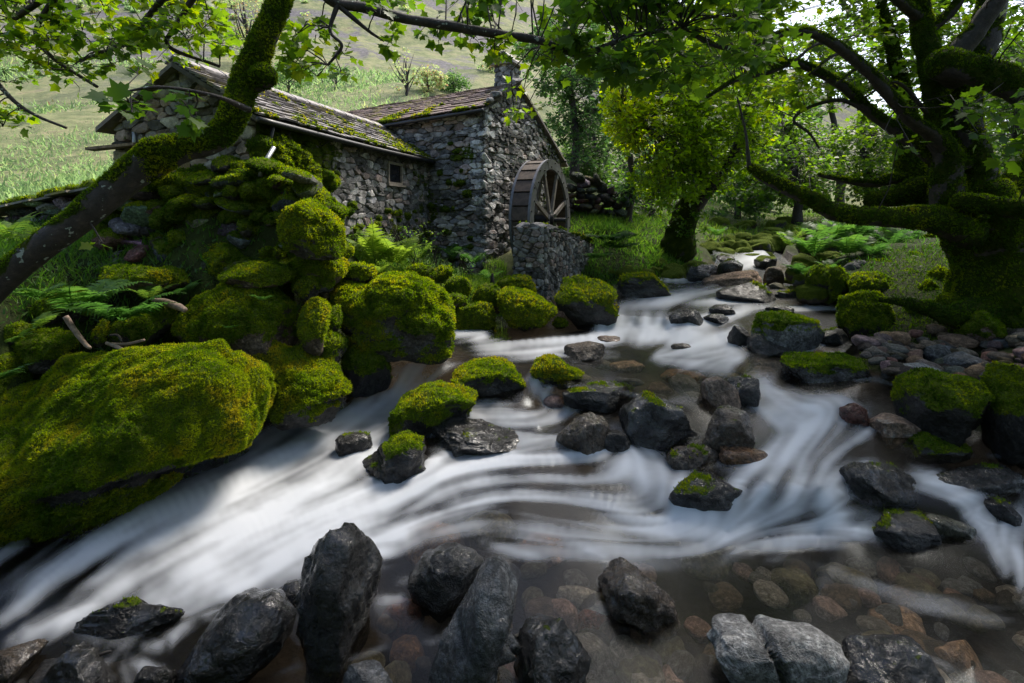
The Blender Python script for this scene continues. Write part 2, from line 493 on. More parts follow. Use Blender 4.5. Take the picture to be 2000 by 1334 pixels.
STROKES = [  # (line in the frame, half width, how white)
    ([(762, 704), (737, 740), (715, 790), (690, 815)], 13, .95), ([(800, 704), (785, 740), (762, 790)], 11, .95), ([(835, 703), (820, 735), (796, 780)], 10, .8), ([(735, 708), (712, 745), (692, 795)], 10, .85), ([(870, 702), (850, 725), (826, 765)], 10, .55), ([(818, 704), (803, 738), (780, 785)], 8, .8), ([(780, 704), (760, 745), (738, 790)], 8, .85),
    ([(790, 785), (700, 815), (600, 860), (480, 925), (330, 985), (200, 1060), (90, 1140), (20, 1210)], 24, 1.0),
    ([(800, 962), (700, 985), (600, 1020), (480, 1060), (400, 1110), (330, 1175)], 32, 1.0),
    ([(760, 860), (680, 900), (560, 960), (420, 1015), (280, 1080), (180, 1160), (110, 1230)], 26, .62),
    ([(660, 1030), (560, 1085), (480, 1145), (420, 1170)], 32, .9), ([(720, 1020), (640, 1050), (580, 1100)], 22, .85), ([(520, 1000), (400, 1070), (300, 1130), (230, 1200)], 25, .5),
    ([(790, 830), (600, 935), (420, 1030), (250, 1120), (130, 1200)], 62, .42), ([(760, 1000), (600, 1060), (450, 1130), (330, 1180)], 40, .5),
    ([(210, 1195), (110, 1222), (30, 1240)], 20, .85), ([(60, 1030), (0, 1075), (-80, 1120)], 30, .5), ([(560, 830), (535, 850), (500, 870)], 14, .5), ([(700, 830), (660, 850), (620, 870)], 25, .9),
    ([(862, 890), (822, 930), (792, 965), (700, 1000)], 14, .95), ([(745, 815), (720, 835), (690, 870), (700, 900)], 15, .6),
    ([(1255, 903), (1150, 897), (1000, 903), (900, 915), (850, 940), (800, 985)], 15, .75), ([(1290, 920), (1150, 935), (1000, 928), (880, 952), (810, 992)], 22, .62), ([(1330, 950), (1250, 978), (1120, 962), (1000, 960), (900, 985)], 16, .7),
    ([(1000, 985), (900, 1010), (800, 1030), (740, 1060)], 22, .4), ([(1180, 880), (1060, 895), (960, 892)], 9, .6),
    ([(1190, 898), (1280, 940), (1350, 1000), (1410, 1040)], 26, 1.0), ([(1260, 925), (1330, 980), (1400, 1030)], 30, 1.0), ([(1450, 948), (1430, 1000), (1412, 1042)], 14, .95), ([(1500, 943), (1470, 1000), (1440, 1045)], 18, .8),
    ([(1560, 945), (1545, 985), (1480, 1042)], 20, .65), ([(1600, 955), (1625, 1000), (1580, 1045), (1450, 1055)], 22, .7), ([(1640, 1045), (1500, 1055), (1400, 1046), (1250, 1015), (1150, 985)], 20, 1.0), ([(1700, 1040), (1620, 1050)], 12, .4),
    ([(1420, 1062), (1250, 1062), (1100, 1025), (1000, 995)], 26, .42), ([(1300, 1090), (1150, 1080), (1000, 1040)], 20, .25),
    ([(1060, 770), (1082, 800), (1040, 815), (950, 805), (860, 820)], 18, .9), ([(1130, 800), (1050, 822), (930, 832), (840, 826)], 15, .75), ([(1046, 733), (1052, 765), (1075, 795)], 11, .95), ([(1180, 850), (1090, 850), (1000, 862)], 14, .45),
    ([(1075, 755), (1062, 782)], 5, 1.0), ([(1090, 757), (1082, 787)], 4.5, .9), ([(1110, 760), (1104, 787)], 4, .7), ([(905, 790), (870, 800), (850, 812)], 8, .5),
    ([(1190, 614), (1184, 641)], 10, .9), ([(1213, 615), (1210, 641)], 9, 1.0), ([(1236, 616), (1232, 642)], 9, .95), ([(1262, 617), (1258, 644)], 9, 1.0), ([(1290, 619), (1284, 647)], 9, .85), ([(1316, 622), (1306, 652)], 13, .9), ([(1345, 628), (1335, 656)], 10, .6),
    ([(1175, 643), (1300, 652), (1400, 668), (1440, 692)], 12, 1.0), ([(1400, 664), (1250, 660), (1100, 662), (980, 668), (900, 672)], 11, .9), ([(1440, 690), (1350, 690), (1290, 698), (1350, 712), (1420, 717)], 11, .8), ([(1425, 650), (1380, 664), (1330, 682)], 15, .95),
    ([(885, 648), (945, 655), (920, 668)], 10, 1.0), ([(1440, 700), (1380, 706), (1330, 716)], 9, .7), ([(1200, 690), (1100, 690), (1000, 694)], 6, .35), ([(1130, 676), (1040, 684), (940, 686)], 7, .4), ([(960, 640), (1000, 650)], 5, .6),
    ([(1500, 580), (1400, 586), (1300, 590), (1220, 600)], 8, .75), ([(1290, 547), (1410, 548)], 4, .95), ([(1490, 496), (1452, 508), (1420, 522)], 13, 1.0), ([(1500, 497), (1465, 507)], 8, .9), ([(1300, 529), (1320, 540), (1345, 545)], 7, .7), ([(1430, 568), (1330, 576), (1260, 590)], 9, .8),
    ([(1460, 606), (1400, 626), (1350, 640)], 9, .7), ([(1560, 580), (1590, 582)], 5, .7), ([(1640, 600), (1540, 602), (1440, 600)], 6, .4), ([(1400, 612), (1370, 620), (1330, 634)], 7, .6),
    ([(1620, 655), (1600, 672), (1560, 690)], 7, .5), ([(1440, 632), (1420, 650)], 8, .7),
    ([(1475, 738), (1508, 778), (1560, 800), (1620, 790), (1690, 800)], 13, .6), ([(1490, 785), (1540, 820), (1560, 850), (1500, 900), (1440, 930)], 19, .75), ([(1560, 800), (1600, 812), (1560, 860), (1520, 910)], 18, .8), ([(1640, 800), (1600, 840), (1560, 880), (1560, 930)], 20, .65),
    ([(1700, 840), (1640, 880), (1600, 930)], 18, .45), ([(1480, 770), (1520, 800), (1545, 830)], 13, .6), ([(1660, 735), (1740, 745), (1800, 760)], 5, .4), ([(1520, 760), (1580, 775), (1660, 780)], 8, .35),
    ([(1790, 850), (1880, 872), (2000, 884)], 9, .35), ([(1800, 930), (1860, 960), (1900, 1000), (1960, 1060), (2000, 1130)], 20, .65), ([(1995, 1000), (1960, 1060), (1990, 1120)], 22, .7), ([(1850, 985), (1910, 968)], 9, .55), ([(1900, 920), (2000, 950)], 10, .4), ([(1880, 1000), (1950, 1080), (2010, 1160)], 12, .6),
    ([(1230, 880), (1290, 888)], 9, .55), ([(1220, 870), (1260, 905), (1300, 915)], 8, .5), ([(1650, 960), (1605, 1000)], 10, .4), ([(1700, 905), (1640, 925), (1600, 945)], 10, .35),
    ([(290, 1265), (360, 1230), (430, 1195)], 14, .45), ([(270, 1295), (320, 1315)], 12, .45), ([(735, 1085), (775, 1050), (800, 1045)], 16, .6), ([(745, 1170), (795, 1165)], 8, .4), ([(950, 1060), (1000, 1075), (1060, 1090)], 8, .3), ([(1110, 1055), (1180, 1080)], 8, .3), ([(1140, 1075), (1190, 1092)], 6, .5),
    ([(2000, 1150), (1500, 1130), (1000, 1130)], 60, 0), ([(2000, 1300), (1300, 1250), (700, 1300)], 80, 0), ([(1600, 720), (1300, 728), (1100, 735), (900, 705)], 30, 0), ([(1900, 1200), (1700, 1120), (1650, 1050)], 60, 0.05)]

gx = np.arange(-320, 2321, 4.0)
gy = np.concatenate([np.arange(484, 800, 1.9), np.arange(800, 1060, 2.4), np.arange(1060, 1541, 4.0)])
GX, GY = np.meshgrid(gx, gy)


def rbf_fit(p, v, kern, smooth=0.0):
    d = np.linalg.norm(p[:, None] - p[None], axis=2)
    A = np.zeros((len(p) + 3, len(p) + 3))
    A[:len(p), :len(p)] = kern(d) + smooth * np.eye(len(p))
    A[:len(p), len(p):] = np.c_[np.ones(len(p)), p]
    A[len(p):, :len(p)] = A[:len(p), len(p):].T
    w = np.linalg.solve(A, np.r_[v, 0, 0, 0])
    p2 = (p * p).sum(1)

    def ev(q):
        out = []
        for c in np.array_split(q, max(1, len(q) // 4000)):
            d2 = (c * c).sum(1)[:, None] + p2[None] - 2 * (c @ p.T)
            out.append(kern(np.sqrt(np.maximum(d2, 0))) @ w[:-3] + w[-3] + c @ w[-2:])
        return np.concatenate(out)
    return ev


wp = np.array(W_PTS, float)
wz = rbf_fit(wp[:, :2], wp[:, 2], lambda r: r, 1.0)(np.c_[GX.ravel(), GY.ravel()]).reshape(GX.shape)
def bil(A, x, y):
    j = np.clip((x + 320) / 4.0, 0, len(gx) - 1.001)
    i = np.clip(np.interp(y, gy, np.arange(len(gy))), 0, len(gy) - 1.001)
    i0, j0 = i.astype(int), j.astype(int)
    fi, fj = i - i0, j - j0
    if A.ndim == 3:
        fi, fj = fi[..., None], fj[..., None]
    return A[i0, j0] * (1 - fi) * (1 - fj) + A[i0 + 1, j0] * fi * (1 - fj) + A[i0, j0 + 1] * (1 - fi) * fj + A[i0 + 1, j0 + 1] * fi * fj


def in_poly(x, y, poly):
    c = np.zeros(np.shape(x), bool)
    n = len(poly)
    for i in range(n):
        x1, y1 = poly[i]
        x2, y2 = poly[(i + 1) % n]
        with np.errstate(divide='ignore', invalid='ignore'):
            c ^= ((y1 > y) != (y2 > y)) & (x < (x2 - x1) * (y - y1) / (y2 - y1 + 1e-12) + x1)
    return c


WD = -wz * F / (GY - HY)
WD = np.minimum.accumulate(WD, axis=0)            # the surface never folds back over itself
WD = WD - np.linspace(0, 0.02, len(gy))[:, None]
WZ = (HY - GY) / F * WD


def dwater(px, py):
    return float(bil(WD, np.array([float(px)]), np.array([float(py)]))[0])


INW = in_poly(GX, GY, W_POLY)
# ------------------------------------------------------------------ the ground: one sheet, stream bed to hillside
G_PTS = [  # (column, row, distance)
    (100, 705, 5.6), (300, 650, 6.0), (600, 610, 7.0), (850, 585, 9.0), (943, 545, 12), (800, 530, 10.0), (690, 497, 9.5), (840, 490, 12.6), (940, 525, 12.0), (760, 540, 9.0), (900, 560, 10.0), (1000, 560, 11.2),
    (450, 350, 7.2), (300, 362, 7.6), (560, 345, 7.4), (100, 425, 8.6), (400, 535, 6.1), (200, 550, 6.2), (560, 515, 6.3), (660, 515, 7.2), (100, 600, 5.7), (0, 620, 5.2), (-200, 640, 4.2), (-500, 600, 4.0), (0, 480, 7.2), (-300, 480, 7.0),
    (150, 470, 7.6), (700, 420, 14), (400, 300, 12), (600, 330, 12),
    (0, 405, 11), (100, 380, 14), (0, 335, 20), (200, 290, 24), (150, 250, 32), (0, 200, 50), (300, 150, 60), (300, -10, 120), (0, 0, 110), (-600, 300, 20), (-600, 0, 70), (500, 230, 34), (700, 210, 40), (850, 190, 50), (600, 60, 110), (900, 70, 120),
    (1000, 10, 180), (500, -200, 240), (1000, -120, 300), (0, -250, 240), (-600, -250, 240), (1150, 60, 200), (1100, 200, 60), (900, 310, 25), (700, 330, 19), (1000, 340, 22),
    (1110, 370, 20), (1150, 385, 18), (1200, 445, 14), (1160, 480, 13.5), (1300, 450, 16), (1250, 410, 22), (1250, 500, 13.6), (1220, 535, 12.6), (1330, 490, 15), (1150, 330, 30), (1300, 350, 40),
    (1480, 478, 17.5), (1450, 450, 23), (1500, 422, 30), (1400, 430, 24), (1560, 425, 25), (1450, 400, 45), (1380, 480, 16.5), (1550, 480, 16),
    (1600, 510, 11.5), (1700, 480, 12), (1650, 440, 18), (1800, 450, 15), (1750, 565, 8.7), (1850, 625, 7.4), (2000, 645, 6.9), (1720, 685, 7.25), (1900, 695, 6.6), (1850, 745, 5.95), (2000, 765, 5.4), (1960, 870, 4.75), (2120, 860, 4.6), (2300, 720, 5.0), (2600, 640, 6),
    (1690, 640, 8.0), (1620, 560, 9.6), (1560, 540, 11.4),
    (2000, 430, 20), (2000, 385, 40), (1700, 395, 40), (1600, 345, 100), (2000, 320, 120), (1500, 320, 120), (1300, 220, 150), (2600, 330, 60), (2600, 420, 20), (1700, 280, 300), (2200, 260, 300), (1350, 150, 300)]
gp = [list(p) for p in G_PTS]
sel = np.random.default_rng(2)
wi = np.argwhere(INW)
for i, j in wi[sel.choice(len(wi), 330, replace=False)]:
    d = WD[i, j]
    if d > 2.0:
        gp.append([gx[j], HY + (-WZ[i, j] + 0.30 + 0.14 * sel.random()) / d * F, d])
gp = np.array(gp, float)
gq = np.c_[gp[:, 0] / 1000.0, np.log(gp[:, 2]) * 0.9]
ge = (HY - gp[:, 1]) / F
grow = rbf_fit(gq, ge, lambda r: r, 0.004)


def ground_e(px, d):
    return grow(np.c_[np.clip(px, -900, 3000) / 1000.0, np.log(d) * 0.9])


def ground_z(px, d):
    return float(ground_e(np.array([float(px)]), np.array([float(d)]))[0] * d)


th1 = np.arctan(np.linspace(-1.8, 1.8, 300))
th = np.concatenate([np.linspace(-math.pi, th1[0], 40, endpoint=False), th1, np.linspace(th1[-1], math.pi, 41)[1:]])
rr = np.concatenate([np.geomspace(1.2, 30, 195), np.geomspace(30, 420, 75)[1:]])
TH, RR = np.meshgrid(th, rr)
front = np.clip(np.abs(TH), 0, math.pi)
U = np.tan(np.clip(TH, th1[0], th1[-1]))
D = RR * np.cos(np.clip(TH, th1[0], th1[-1]))
E = ground_e((U * 1000 + 1000).ravel(), D.ravel()).reshape(TH.shape)
Z = E * D
back = sstep(th1[-1], math.pi, np.abs(TH))
Z = Z * (1 - back) + back * (-2.7 + 0.02 * RR)
X3 = RR * np.sin(TH)
Y3 = RR * np.cos(TH)
tp = np.stack([X3, Y3, Z], -1).reshape(-1, 3)
dd = RR.ravel()
tp[:, 2] += 0.05 * np.minimum(dd / 6, 3) * fbm(tp * np.array([1.2, 1.2, 0]) + 3.3, 4) + np.minimum(dd / 60, 1) ** 1.5 * 3.0 * fbm(tp * np.array([.045, .045, 0]) + 8.3, 5)
# keep the bed below the water
pxv = tp[:, 0] / np.maximum(tp[:, 1], .2) * F + F
colv = np.clip(((pxv + 320) / 4 + .5).astype(int), 0, len(gx) - 1)
near = (tp[:, 1] > 1.5) & (tp[:, 1] < 17) & (pxv > -318) & (pxv < 2318)
for j in np.unique(colv[near]):
    q = np.where(near & (colv == j))[0]
    row = np.interp(-tp[q, 1], -WD[:, j], gy)
    ok = in_poly(np.full(len(q), gx[j]), row, W_POLY)
    zw = (HY - row) / F * tp[q, 1] - .20
    tp[q[ok], 2] = np.minimum(tp[q[ok], 2], zw[ok])
nr, nth = TH.shape
ii, jj = np.meshgrid(np.arange(nr - 1), np.arange(nth - 1), indexing='ij')
a = (ii * nth + jj).ravel()
tf = np.stack([a, a + 1, a + nth + 1, a + nth], 1)[:, ::-1]
pxs = (X3 / np.maximum(Y3, 0.1) * 1000 + 1000).ravel()
pys = (HY - Z / np.maximum(Y3, 0.1) * 1000).ravel()
wetm = in_poly(pxs, pys, [(x + (25 if x > 1000 else -25), y) for x, y in W_POLY]).astype(float) * (dd < 20)
hill = sstep(9.5, 15, dd) * np.where((pxs > 1050), .75 * sstep(15, 34, dd), 1.0)

m, nt = newmat('ground_cover')
co = objco(nt)
wet = att(nt, 'wet')
hl = att(nt, 'hill')
bed = ramp(nt, noise(nt, 6.0, 7, 0.75, co), [(0.3, (0.010, 0.008, 0.006)), (0.5, (0.028, 0.022, 0.017)), (0.7, (0.058, 0.047, 0.036))])
soil = ramp(nt, noise(nt, 3.0, 7, 0.7, co), [(0.3, (0.012, 0.012, 0.006)), (0.5, (0.030, 0.042, 0.008)), (0.7, (0.055, 0.085, 0.014))])
g1 = ramp(nt, noise(nt, 0.35, 8, 0.7, co), [(0.32, (0.085, 0.105, 0.045)), (0.46, (0.15, 0.17, 0.075)), (0.58, (0.24, 0.235, 0.115)), (0.7, (0.17, 0.13, 0.09))])
g1 = mix(nt, 0.55, g1, ramp(nt, noise(nt, 2.5, 8, 0.8, co), [(0.32, 0.3), (0.68, 1.6)]), 'MULTIPLY')
scree = mapr(nt, noise(nt, 0.06, 8, 0.75, co, 0.8), 0.48, 0.55)
scr = ramp(nt, noise(nt, 1.3, 6, 0.8, co), [(0.35, (0.05, 0.046, 0.05)), (0.65, (0.20, 0.185, 0.185))])
hgt = nd(nt, 'SeparateXYZ', {0: co}).outputs[2]
g1 = mix(nt, mth(nt, 'MULTIPLY', scree, mapr(nt, hgt, 8, 26)), g1, scr)
c = mix(nt, hl, soil, g1)
c = mix(nt, wet, c, bed)
b = nd(nt, 'BsdfPrincipled', {'Base Color': c, 'Roughness': mapr(nt, wet, 0, 1, 0.95, 0.6), 'Specular IOR Level': 0.2, 'Normal': bump(nt, noise(nt, 8.0, 8, 0.8, co), 0.8, 0.12)})
finish(nt, b.outputs[0])
M['ground'] = m
obj('ground', tp, tf, M['ground'], loc=(0, 0, 0), attrs={'wet': wetm, 'hill': hill}, kind='structure')

# ------------------------------------------------------------------ moss sprigs over a surface
SPRIG_COUNT = [0]


def sprigs(v, f, mossv, density, length, seed, zbias=0.0, tone=0.5, vis=True):
    """a pelt of tiny three-bladed sprigs where the moss value is high -> verts, faces, lc"""
    r = np.random.default_rng(seed)
    A, B, C = v[f[:, 0]], v[f[:, 1]], v[f[:, 2]]
    fn = np.cross(B - A, C - A)
    ar = np.linalg.norm(fn, axis=1) / 2
    n = fn / (2 * ar[:, None] + 1e-12)
    mm = mossv[f].mean(1)
    w = ar * np.clip((mm - 0.35) * 2.5, 0, 1)
    if vis:
        view = unit(-(A + B + C) / 3)
        w = w * ((n * view).sum(1) > -0.35)
    tot = w.sum()
    N = int(tot * density)
    if N < 5:
        return None
    t = r.choice(len(f), N, p=w / tot)
    u1, u2 = r.random(N), r.random(N)
    fl = u1 + u2 > 1
    u1[fl], u2[fl] = 1 - u1[fl], 1 - u2[fl]
    p = A[t] + (B - A)[t] * u1[:, None] + (C - A)[t] * u2[:, None]
    nn = unit(n[t] + 0.35 * np.array([0, 0, 1.0]) + 0.25 * r.normal(size=(N, 3)))
    tx = unit(np.cross(nn, r.normal(size=(N, 3))))
    ty = np.cross(nn, tx)
    L = length * (0.55 + 0.9 * r.random(N))
    V = np.empty((N, 9, 3))
    a0 = r.random(N) * 6.283
    for k in range(3):
        a = a0 + k * 2.094
        dr = np.cos(a)[:, None] * tx + np.sin(a)[:, None] * ty
        sd = -np.sin(a)[:, None] * tx + np.cos(a)[:, None] * ty
        b = p - nn * (L * 0.15)[:, None]
        V[:, 3 * k] = b + sd * (L * 0.30)[:, None]
        V[:, 3 * k + 1] = b - sd * (L * 0.30)[:, None]
        V[:, 3 * k + 2] = b + nn * (L * 0.85)[:, None] + dr * (L * 0.55)[:, None]
    lc = np.clip(tone + 0.75 * fbm(p * 2.4, 3, seed % 13) + .45 * fbm(p * 9.0, 2, seed % 7) + 0.2 * (r.random(N) - 0.5), 0, 1)
    SPRIG_COUNT[0] += N
    return V.reshape(-1, 3), np.arange(N * 9).reshape(-1, 3), np.repeat(lc, 9)


# ------------------------------------------------------------------ boulders
TINT = {'black': (0.026, 0.024, 0.022), 'dark': (0.045, 0.041, 0.037), 'grey': (0.13, 0.13, 0.13), 'pale': (0.27, 0.26, 0.245), 'brown': (0.105, 0.078, 0.055), 'tan': (0.28, 0.19, 0.135),
        'red': (0.16, 0.06, 0.045), 'olive': (0.12, 0.115, 0.075), 'blue': (0.10, 0.11, 0.125), 'orange': (0.22, 0.115, 0.055), 'pink': (0.25, 0.17, 0.155)}


def outline_radius(poly, cx, cy, ang):
    """distance from the centre to a traced outline in each direction (rows grow downwards)"""
    p = np.array(poly, float) - [cx, cy]
    p[:, 1] *= -1
    q = np.roll(p, -1, 0)
    out = np.zeros(len(ang))
    dx, dy = np.cos(ang), np.sin(ang)
    for a, b in zip(p, q):
        e = b - a
        den = dx * e[1] - dy * e[0]
        with np.errstate(divide='ignore', invalid='ignore'):
            t = (a[0] * e[1] - a[1] * e[0]) / den
            s = (a[0] * dy - a[1] * dx) / den
        ok = (np.abs(den) > 1e-9) & (s >= -1e-6) & (s <= 1 + 1e-6) & (t > 0)
        out[ok] = np.maximum(out[ok], t[ok])
    out[out == 0] = np.abs(p).mean()
    return out


def rock_shape(seed, sub, cuts, rough, boxy=0.8, freq=1.6, outline=None):
    r = np.random.default_rng(seed)
    s, f = ico(sub)
    v = np.sign(s) * np.abs(s) ** boxy
    v = v + 0.22 * np.stack([fbm(s * 1.1, 2, seed * .37 + k) for k in range(3)], 1)
    for k in range(cuts):
        n = unit(r.normal(size=3) * np.array([1, 1, .8]))
        h = np.percentile(v @ n, r.uniform(76, 92))
        ex = np.clip(v @ n - h, 0, None)
        v = v - n * (ex * 0.88)[:, None]
    n = unit(v)
    v = v + n * (rough * fbm(v * freq, 5, seed * .11, 0.58) - rough * (0.6 if cuts > 3 else .3) * np.abs(fbm(v * freq * 2.6, 4, seed * .23, .6)))[:, None]
    lo, hi = v.min(0), v.max(0)
    return (v - (lo + hi) / 2) / ((hi - lo) / 2), f


ROCKS, RINGS = [], []


def boulder(box, label, d=None, moss=0.0, wet=0.0, tint='grey', speck=0.0, cuts=6, rough=0.16, boxy=0.8, thick=0.85, sink=None, roll=0.0, sub=None,
            outline=None, name='boulder', cat='boulder', group=None, seed=None, fur=None, tone=0.5, lump=0.0, crack=None):
    """a stone that fills the given part of the frame, standing d metres away (or where its foot meets the water)"""
    seed = seed if seed is not None else len(ROCKS) * 7 + 11
    if outline is not None:
        o = np.array(outline, float)
        box = (o[:, 0].min(), o[:, 1].min(), o[:, 0].max(), o[:, 1].max())
    x0, y0, x1, y1 = box
    onwater = d is None
    if sink is None:
        sink = 0.28 if onwater else 0.2
    w, h = x1 - x0, y1 - y0
    if onwater:
        df = dwater((x0 + x1) / 2, y1)
        d = df + 0.8 * min(thick * (w * 0.6 + h * 0.4) / 2 * df / F, 0.40 * h / (y1 - HY) * df)
    s = d / F
    rx, rz = w / 2 * s, h * (1 + sink) / 2 * s
    ry = thick * (0.6 * rx + 0.4 * rz)
    ry = min(ry, max(0.40 * h / (y1 - HY) * d, 0.2 * rx)) if onwater else min(ry, max(1.1 * h / max(30, y1 - HY) * d, 0.4 * rx))
    cx, cy = (x0 + x1) / 2, y0 + h * (1 + sink) / 2
    c = P(cx, cy, d)
    if sub is None:
        sub = 6 if w > 228 else (5 if w > 80 else 4)
    v, f = rock_shape(seed, sub, cuts, rough, boxy)
    if outline is not None:
        oc = np.array(outline, float)
        oc = np.where((oc[:, 1:2] > y0 + 0.72 * h), oc + [[0, h * sink]], oc)
        ang = np.arctan2(v[:, 2] * rz, v[:, 0] * rx)
        rho = np.sqrt((v[:, 2] * rz) ** 2 + (v[:, 0] * rx) ** 2)
        tgt = outline_radius(oc, cx, cy, ang) * s
        # the stone's own silhouette in that direction
        nb = 240
        bi = ((ang + math.pi) / (2 * math.pi) * nb).astype(int) % nb
        sil = np.zeros(nb)
        np.maximum.at(sil, bi, rho)
        for _ in range(3):
            sil = np.maximum(sil, 1e-3)
            sil = (np.roll(sil, 1) + sil + np.roll(sil, -1)) / 3
        fa = (ang + math.pi) / (2 * math.pi) * nb - 0.5
        i0 = np.floor(fa).astype(int)
        k = sil[i0 % nb] * (1 - (fa - i0)) + sil[(i0 + 1) % nb] * (fa - i0)
        q = tgt / k
        v = np.stack([v[:, 0] * rx * q, v[:, 1] * ry, v[:, 2] * rz * q], 1)
    else:
        v = v * [rx, ry, rz]
    if roll:
        a = math.radians(roll)
        v = np.stack([v[:, 0] * math.cos(a) + v[:, 2] * math.sin(a), v[:, 1], -v[:, 0] * math.sin(a) + v[:, 2] * math.cos(a)], 1)
    n = vnormals(v, f)
    if crack is not None:
        (ax, ay), (bx, by) = crack
        pa, pb = np.array([(ax - cx) * s, (cy - ay) * s]), np.array([(bx - cx) * s, (cy - by) * s])
        e = unit(pb - pa)
        dist = (v[:, 0] - pa[0]) * -e[1] + (v[:, 2] - pa[1]) * e[0] + 0.012 * fbm(v * 9, 2)
        v = v - n * (0.085 * np.exp(-(dist / 0.018) ** 2))[:, None]
        n = vnormals(v, f)
    mv = np.zeros(len(v))
    wsc = 1.6 / max(rx, rz)
    if moss > 0:
        hrel = v[:, 2] / rz
        mv = n[:, 2] * 0.55 + hrel * 0.35 + 0.85 * fbm(v * wsc, 5, seed * .7, .6) + (moss - 0.5) * 2.0
        mv = sstep(-0.25, 0.55, mv)
        v = v + n * (mv * (0.03 + lump * 0.05) * min(rx, rz) * (1 + 1.6 * fbm(v * wsc * 3.0, 4, seed * .9)))[:, None]
    if moss > 0 and w > 90:      # cushions in the moss
        v = v + n * (mv * .024 * np.abs(fbm(v * 6.5, 3, seed * .31)) * 2)[:, None]
    v = v + c
    for _ in range(4):      # seen from the stream the stone keeps the size it has there
        pyv = HY - v[:, 2] / v[:, 1] * F
        vis = pyv < y1
        pxv = v[vis, 0] / v[vis, 1] * F + F
        k = w / max(1.0, pxv.max() - pxv.min())
        mx = (pxv.max() + pxv.min()) / 2
        v[:, 0] = c[0] + (v[:, 0] - c[0]) * k + ((x0 + x1) / 2 - mx) * s
        zb_ = v[:, 2].min()
        Hh = v[:, 2].max() - zb_
        v[:, 2] = zb_ + (v[:, 2] - zb_) * max(.3, (Hh + (pyv.min() - y0) * s) / Hh)
    if onwater:
        fy = ry / d * (y1 - HY)
        RINGS.append(((x0 + x1) / 2, y1 - fy * .9, w / 2, fy))
    base = np.array([c[0], c[1], v[:, 2].min()])
    o = obj(name, v, f, M['rock'], base, None, {'moss': mv}, tint=list(TINT[tint]), wet=float(wet), speck=float(speck), label=label, category=cat)
    if group:
        o['group'] = group
    if fur is None:
        fur = 1.0 if (moss > 0 and d < 9) else (0.6 if moss > 0 and d < 13 else 0)
    if fur > 0 and moss > 0:
        L = max(0.020, 0.0042 * d)
        g = sprigs(v, f, mv, fur * 1.5 / (L * L), L, seed + 1, tone=tone)
        if g:
            obj('moss', g[0], g[1], M['tuft'], base, o, {'lc': g[2]}, True, kind='stuff')
    ROCKS.append(o)
    return o

# mossy boulders of the near bank
B = boulder
B(None, 'huge low boulder under thick yellow-green moss at the lower left', 4.95, .78, .2, 'dark', boxy=.9, outline=[(54, 717), (73, 697), (122, 688), (185, 678), (292, 670), (365, 663), (429, 670), (478, 692), (507, 717), (531, 751), (538, 790), (526, 819), (487, 843), (414, 868), (292, 915), (195, 945), (97, 975), (-40, 1000), (-160, 980), (-190, 850), (-120, 770), (-20, 770), (30, 745)], cuts=2, rough=.13, thick=.62, sink=.12, lump=1.6, tone=.62, fur=1.6)
B(None, 'yellowish mossy boulder wedged between the huge low boulder and the chute', 5.75, .66, .35, 'dark', outline=[(487, 673), (526, 670), (575, 678), (629, 702), (672, 722), (687, 736), (682, 770), (668, 790), (619, 797), (575, 804), (551, 790), (536, 751), (517, 726), (487, 692)], cuts=5, thick=.8, tone=.68, lump=1, fur=1.5)
B(None, 'round mossy boulder with a fern sprig growing on its front, above the huge low one', 6.1, .66, .1, 'brown', outline=[(336, 629), (341, 610), (370, 585), (404, 561), (439, 541), (478, 539), (526, 551), (560, 571), (585, 595), (585, 629), (575, 658), (526, 678), (439, 673), (361, 666), (341, 653)], cuts=3, thick=.8, lump=1, tone=.52, fur=1.3)
B(None, 'rounded moss-covered boulder against the foot of the mossy dry stone wall', 6.5, .70, 0, 'brown', outline=[(361, 517), (375, 488), (404, 473), (439, 473), (463, 483), (482, 502), (487, 517), (439, 536), (424, 551), (390, 561), (365, 541)], cuts=2, lump=1, tone=.5)
B((425, 511, 578, 560), 'flat mossy slab lying on top of the round boulder with the fern sprig', 6.1, .70, 0, 'brown', cuts=4, thick=.9, sink=.05, roll=4, lump=1, tone=.55)
B((556, 486, 682, 552), 'mossy boulder on the heap just below the big boulder that ends the wall', 6.6, .70, 0, 'brown', cuts=3, lump=1, tone=.58)
B((582, 580, 646, 676), 'upright mossy stone squeezed between the two largest boulders of the heap', 6.0, .70, 0, 'brown', cuts=3, lump=1, tone=.58)
B(None, 'big dark-faced mossy boulder with two humps standing over the pool', 7.0, .66, .15, 'dark', outline=[(643, 551), (658, 539), (682, 536), (711, 546), (731, 556), (741, 539), (765, 529), (804, 529), (838, 541), (862, 566), (882, 595), (889, 629), (889, 673), (877, 687), (828, 692), (760, 690), (706, 670), (658, 610)], cuts=2, rough=.12, thick=.75, sink=.1, lump=1.2, tone=.55, fur=1.3)
B((664, 645, 765, 752), 'dark mossy stone in the gap behind the chute', 6.75, .6, .4, 'black', cuts=4, tone=.4)
B((193, 517, 335, 566), 'long flat mossy slab below the leaning trunk, near the wall foot', 6.0, .70, 0, 'brown', cuts=4, sink=.1, lump=1, tone=.55)
B((290, 520, 375, 560), 'small brownish moss-topped slab next to the round boulder at the wall foot', 6.15, .7, 0, 'brown', cuts=5, sink=.1, tone=.6)
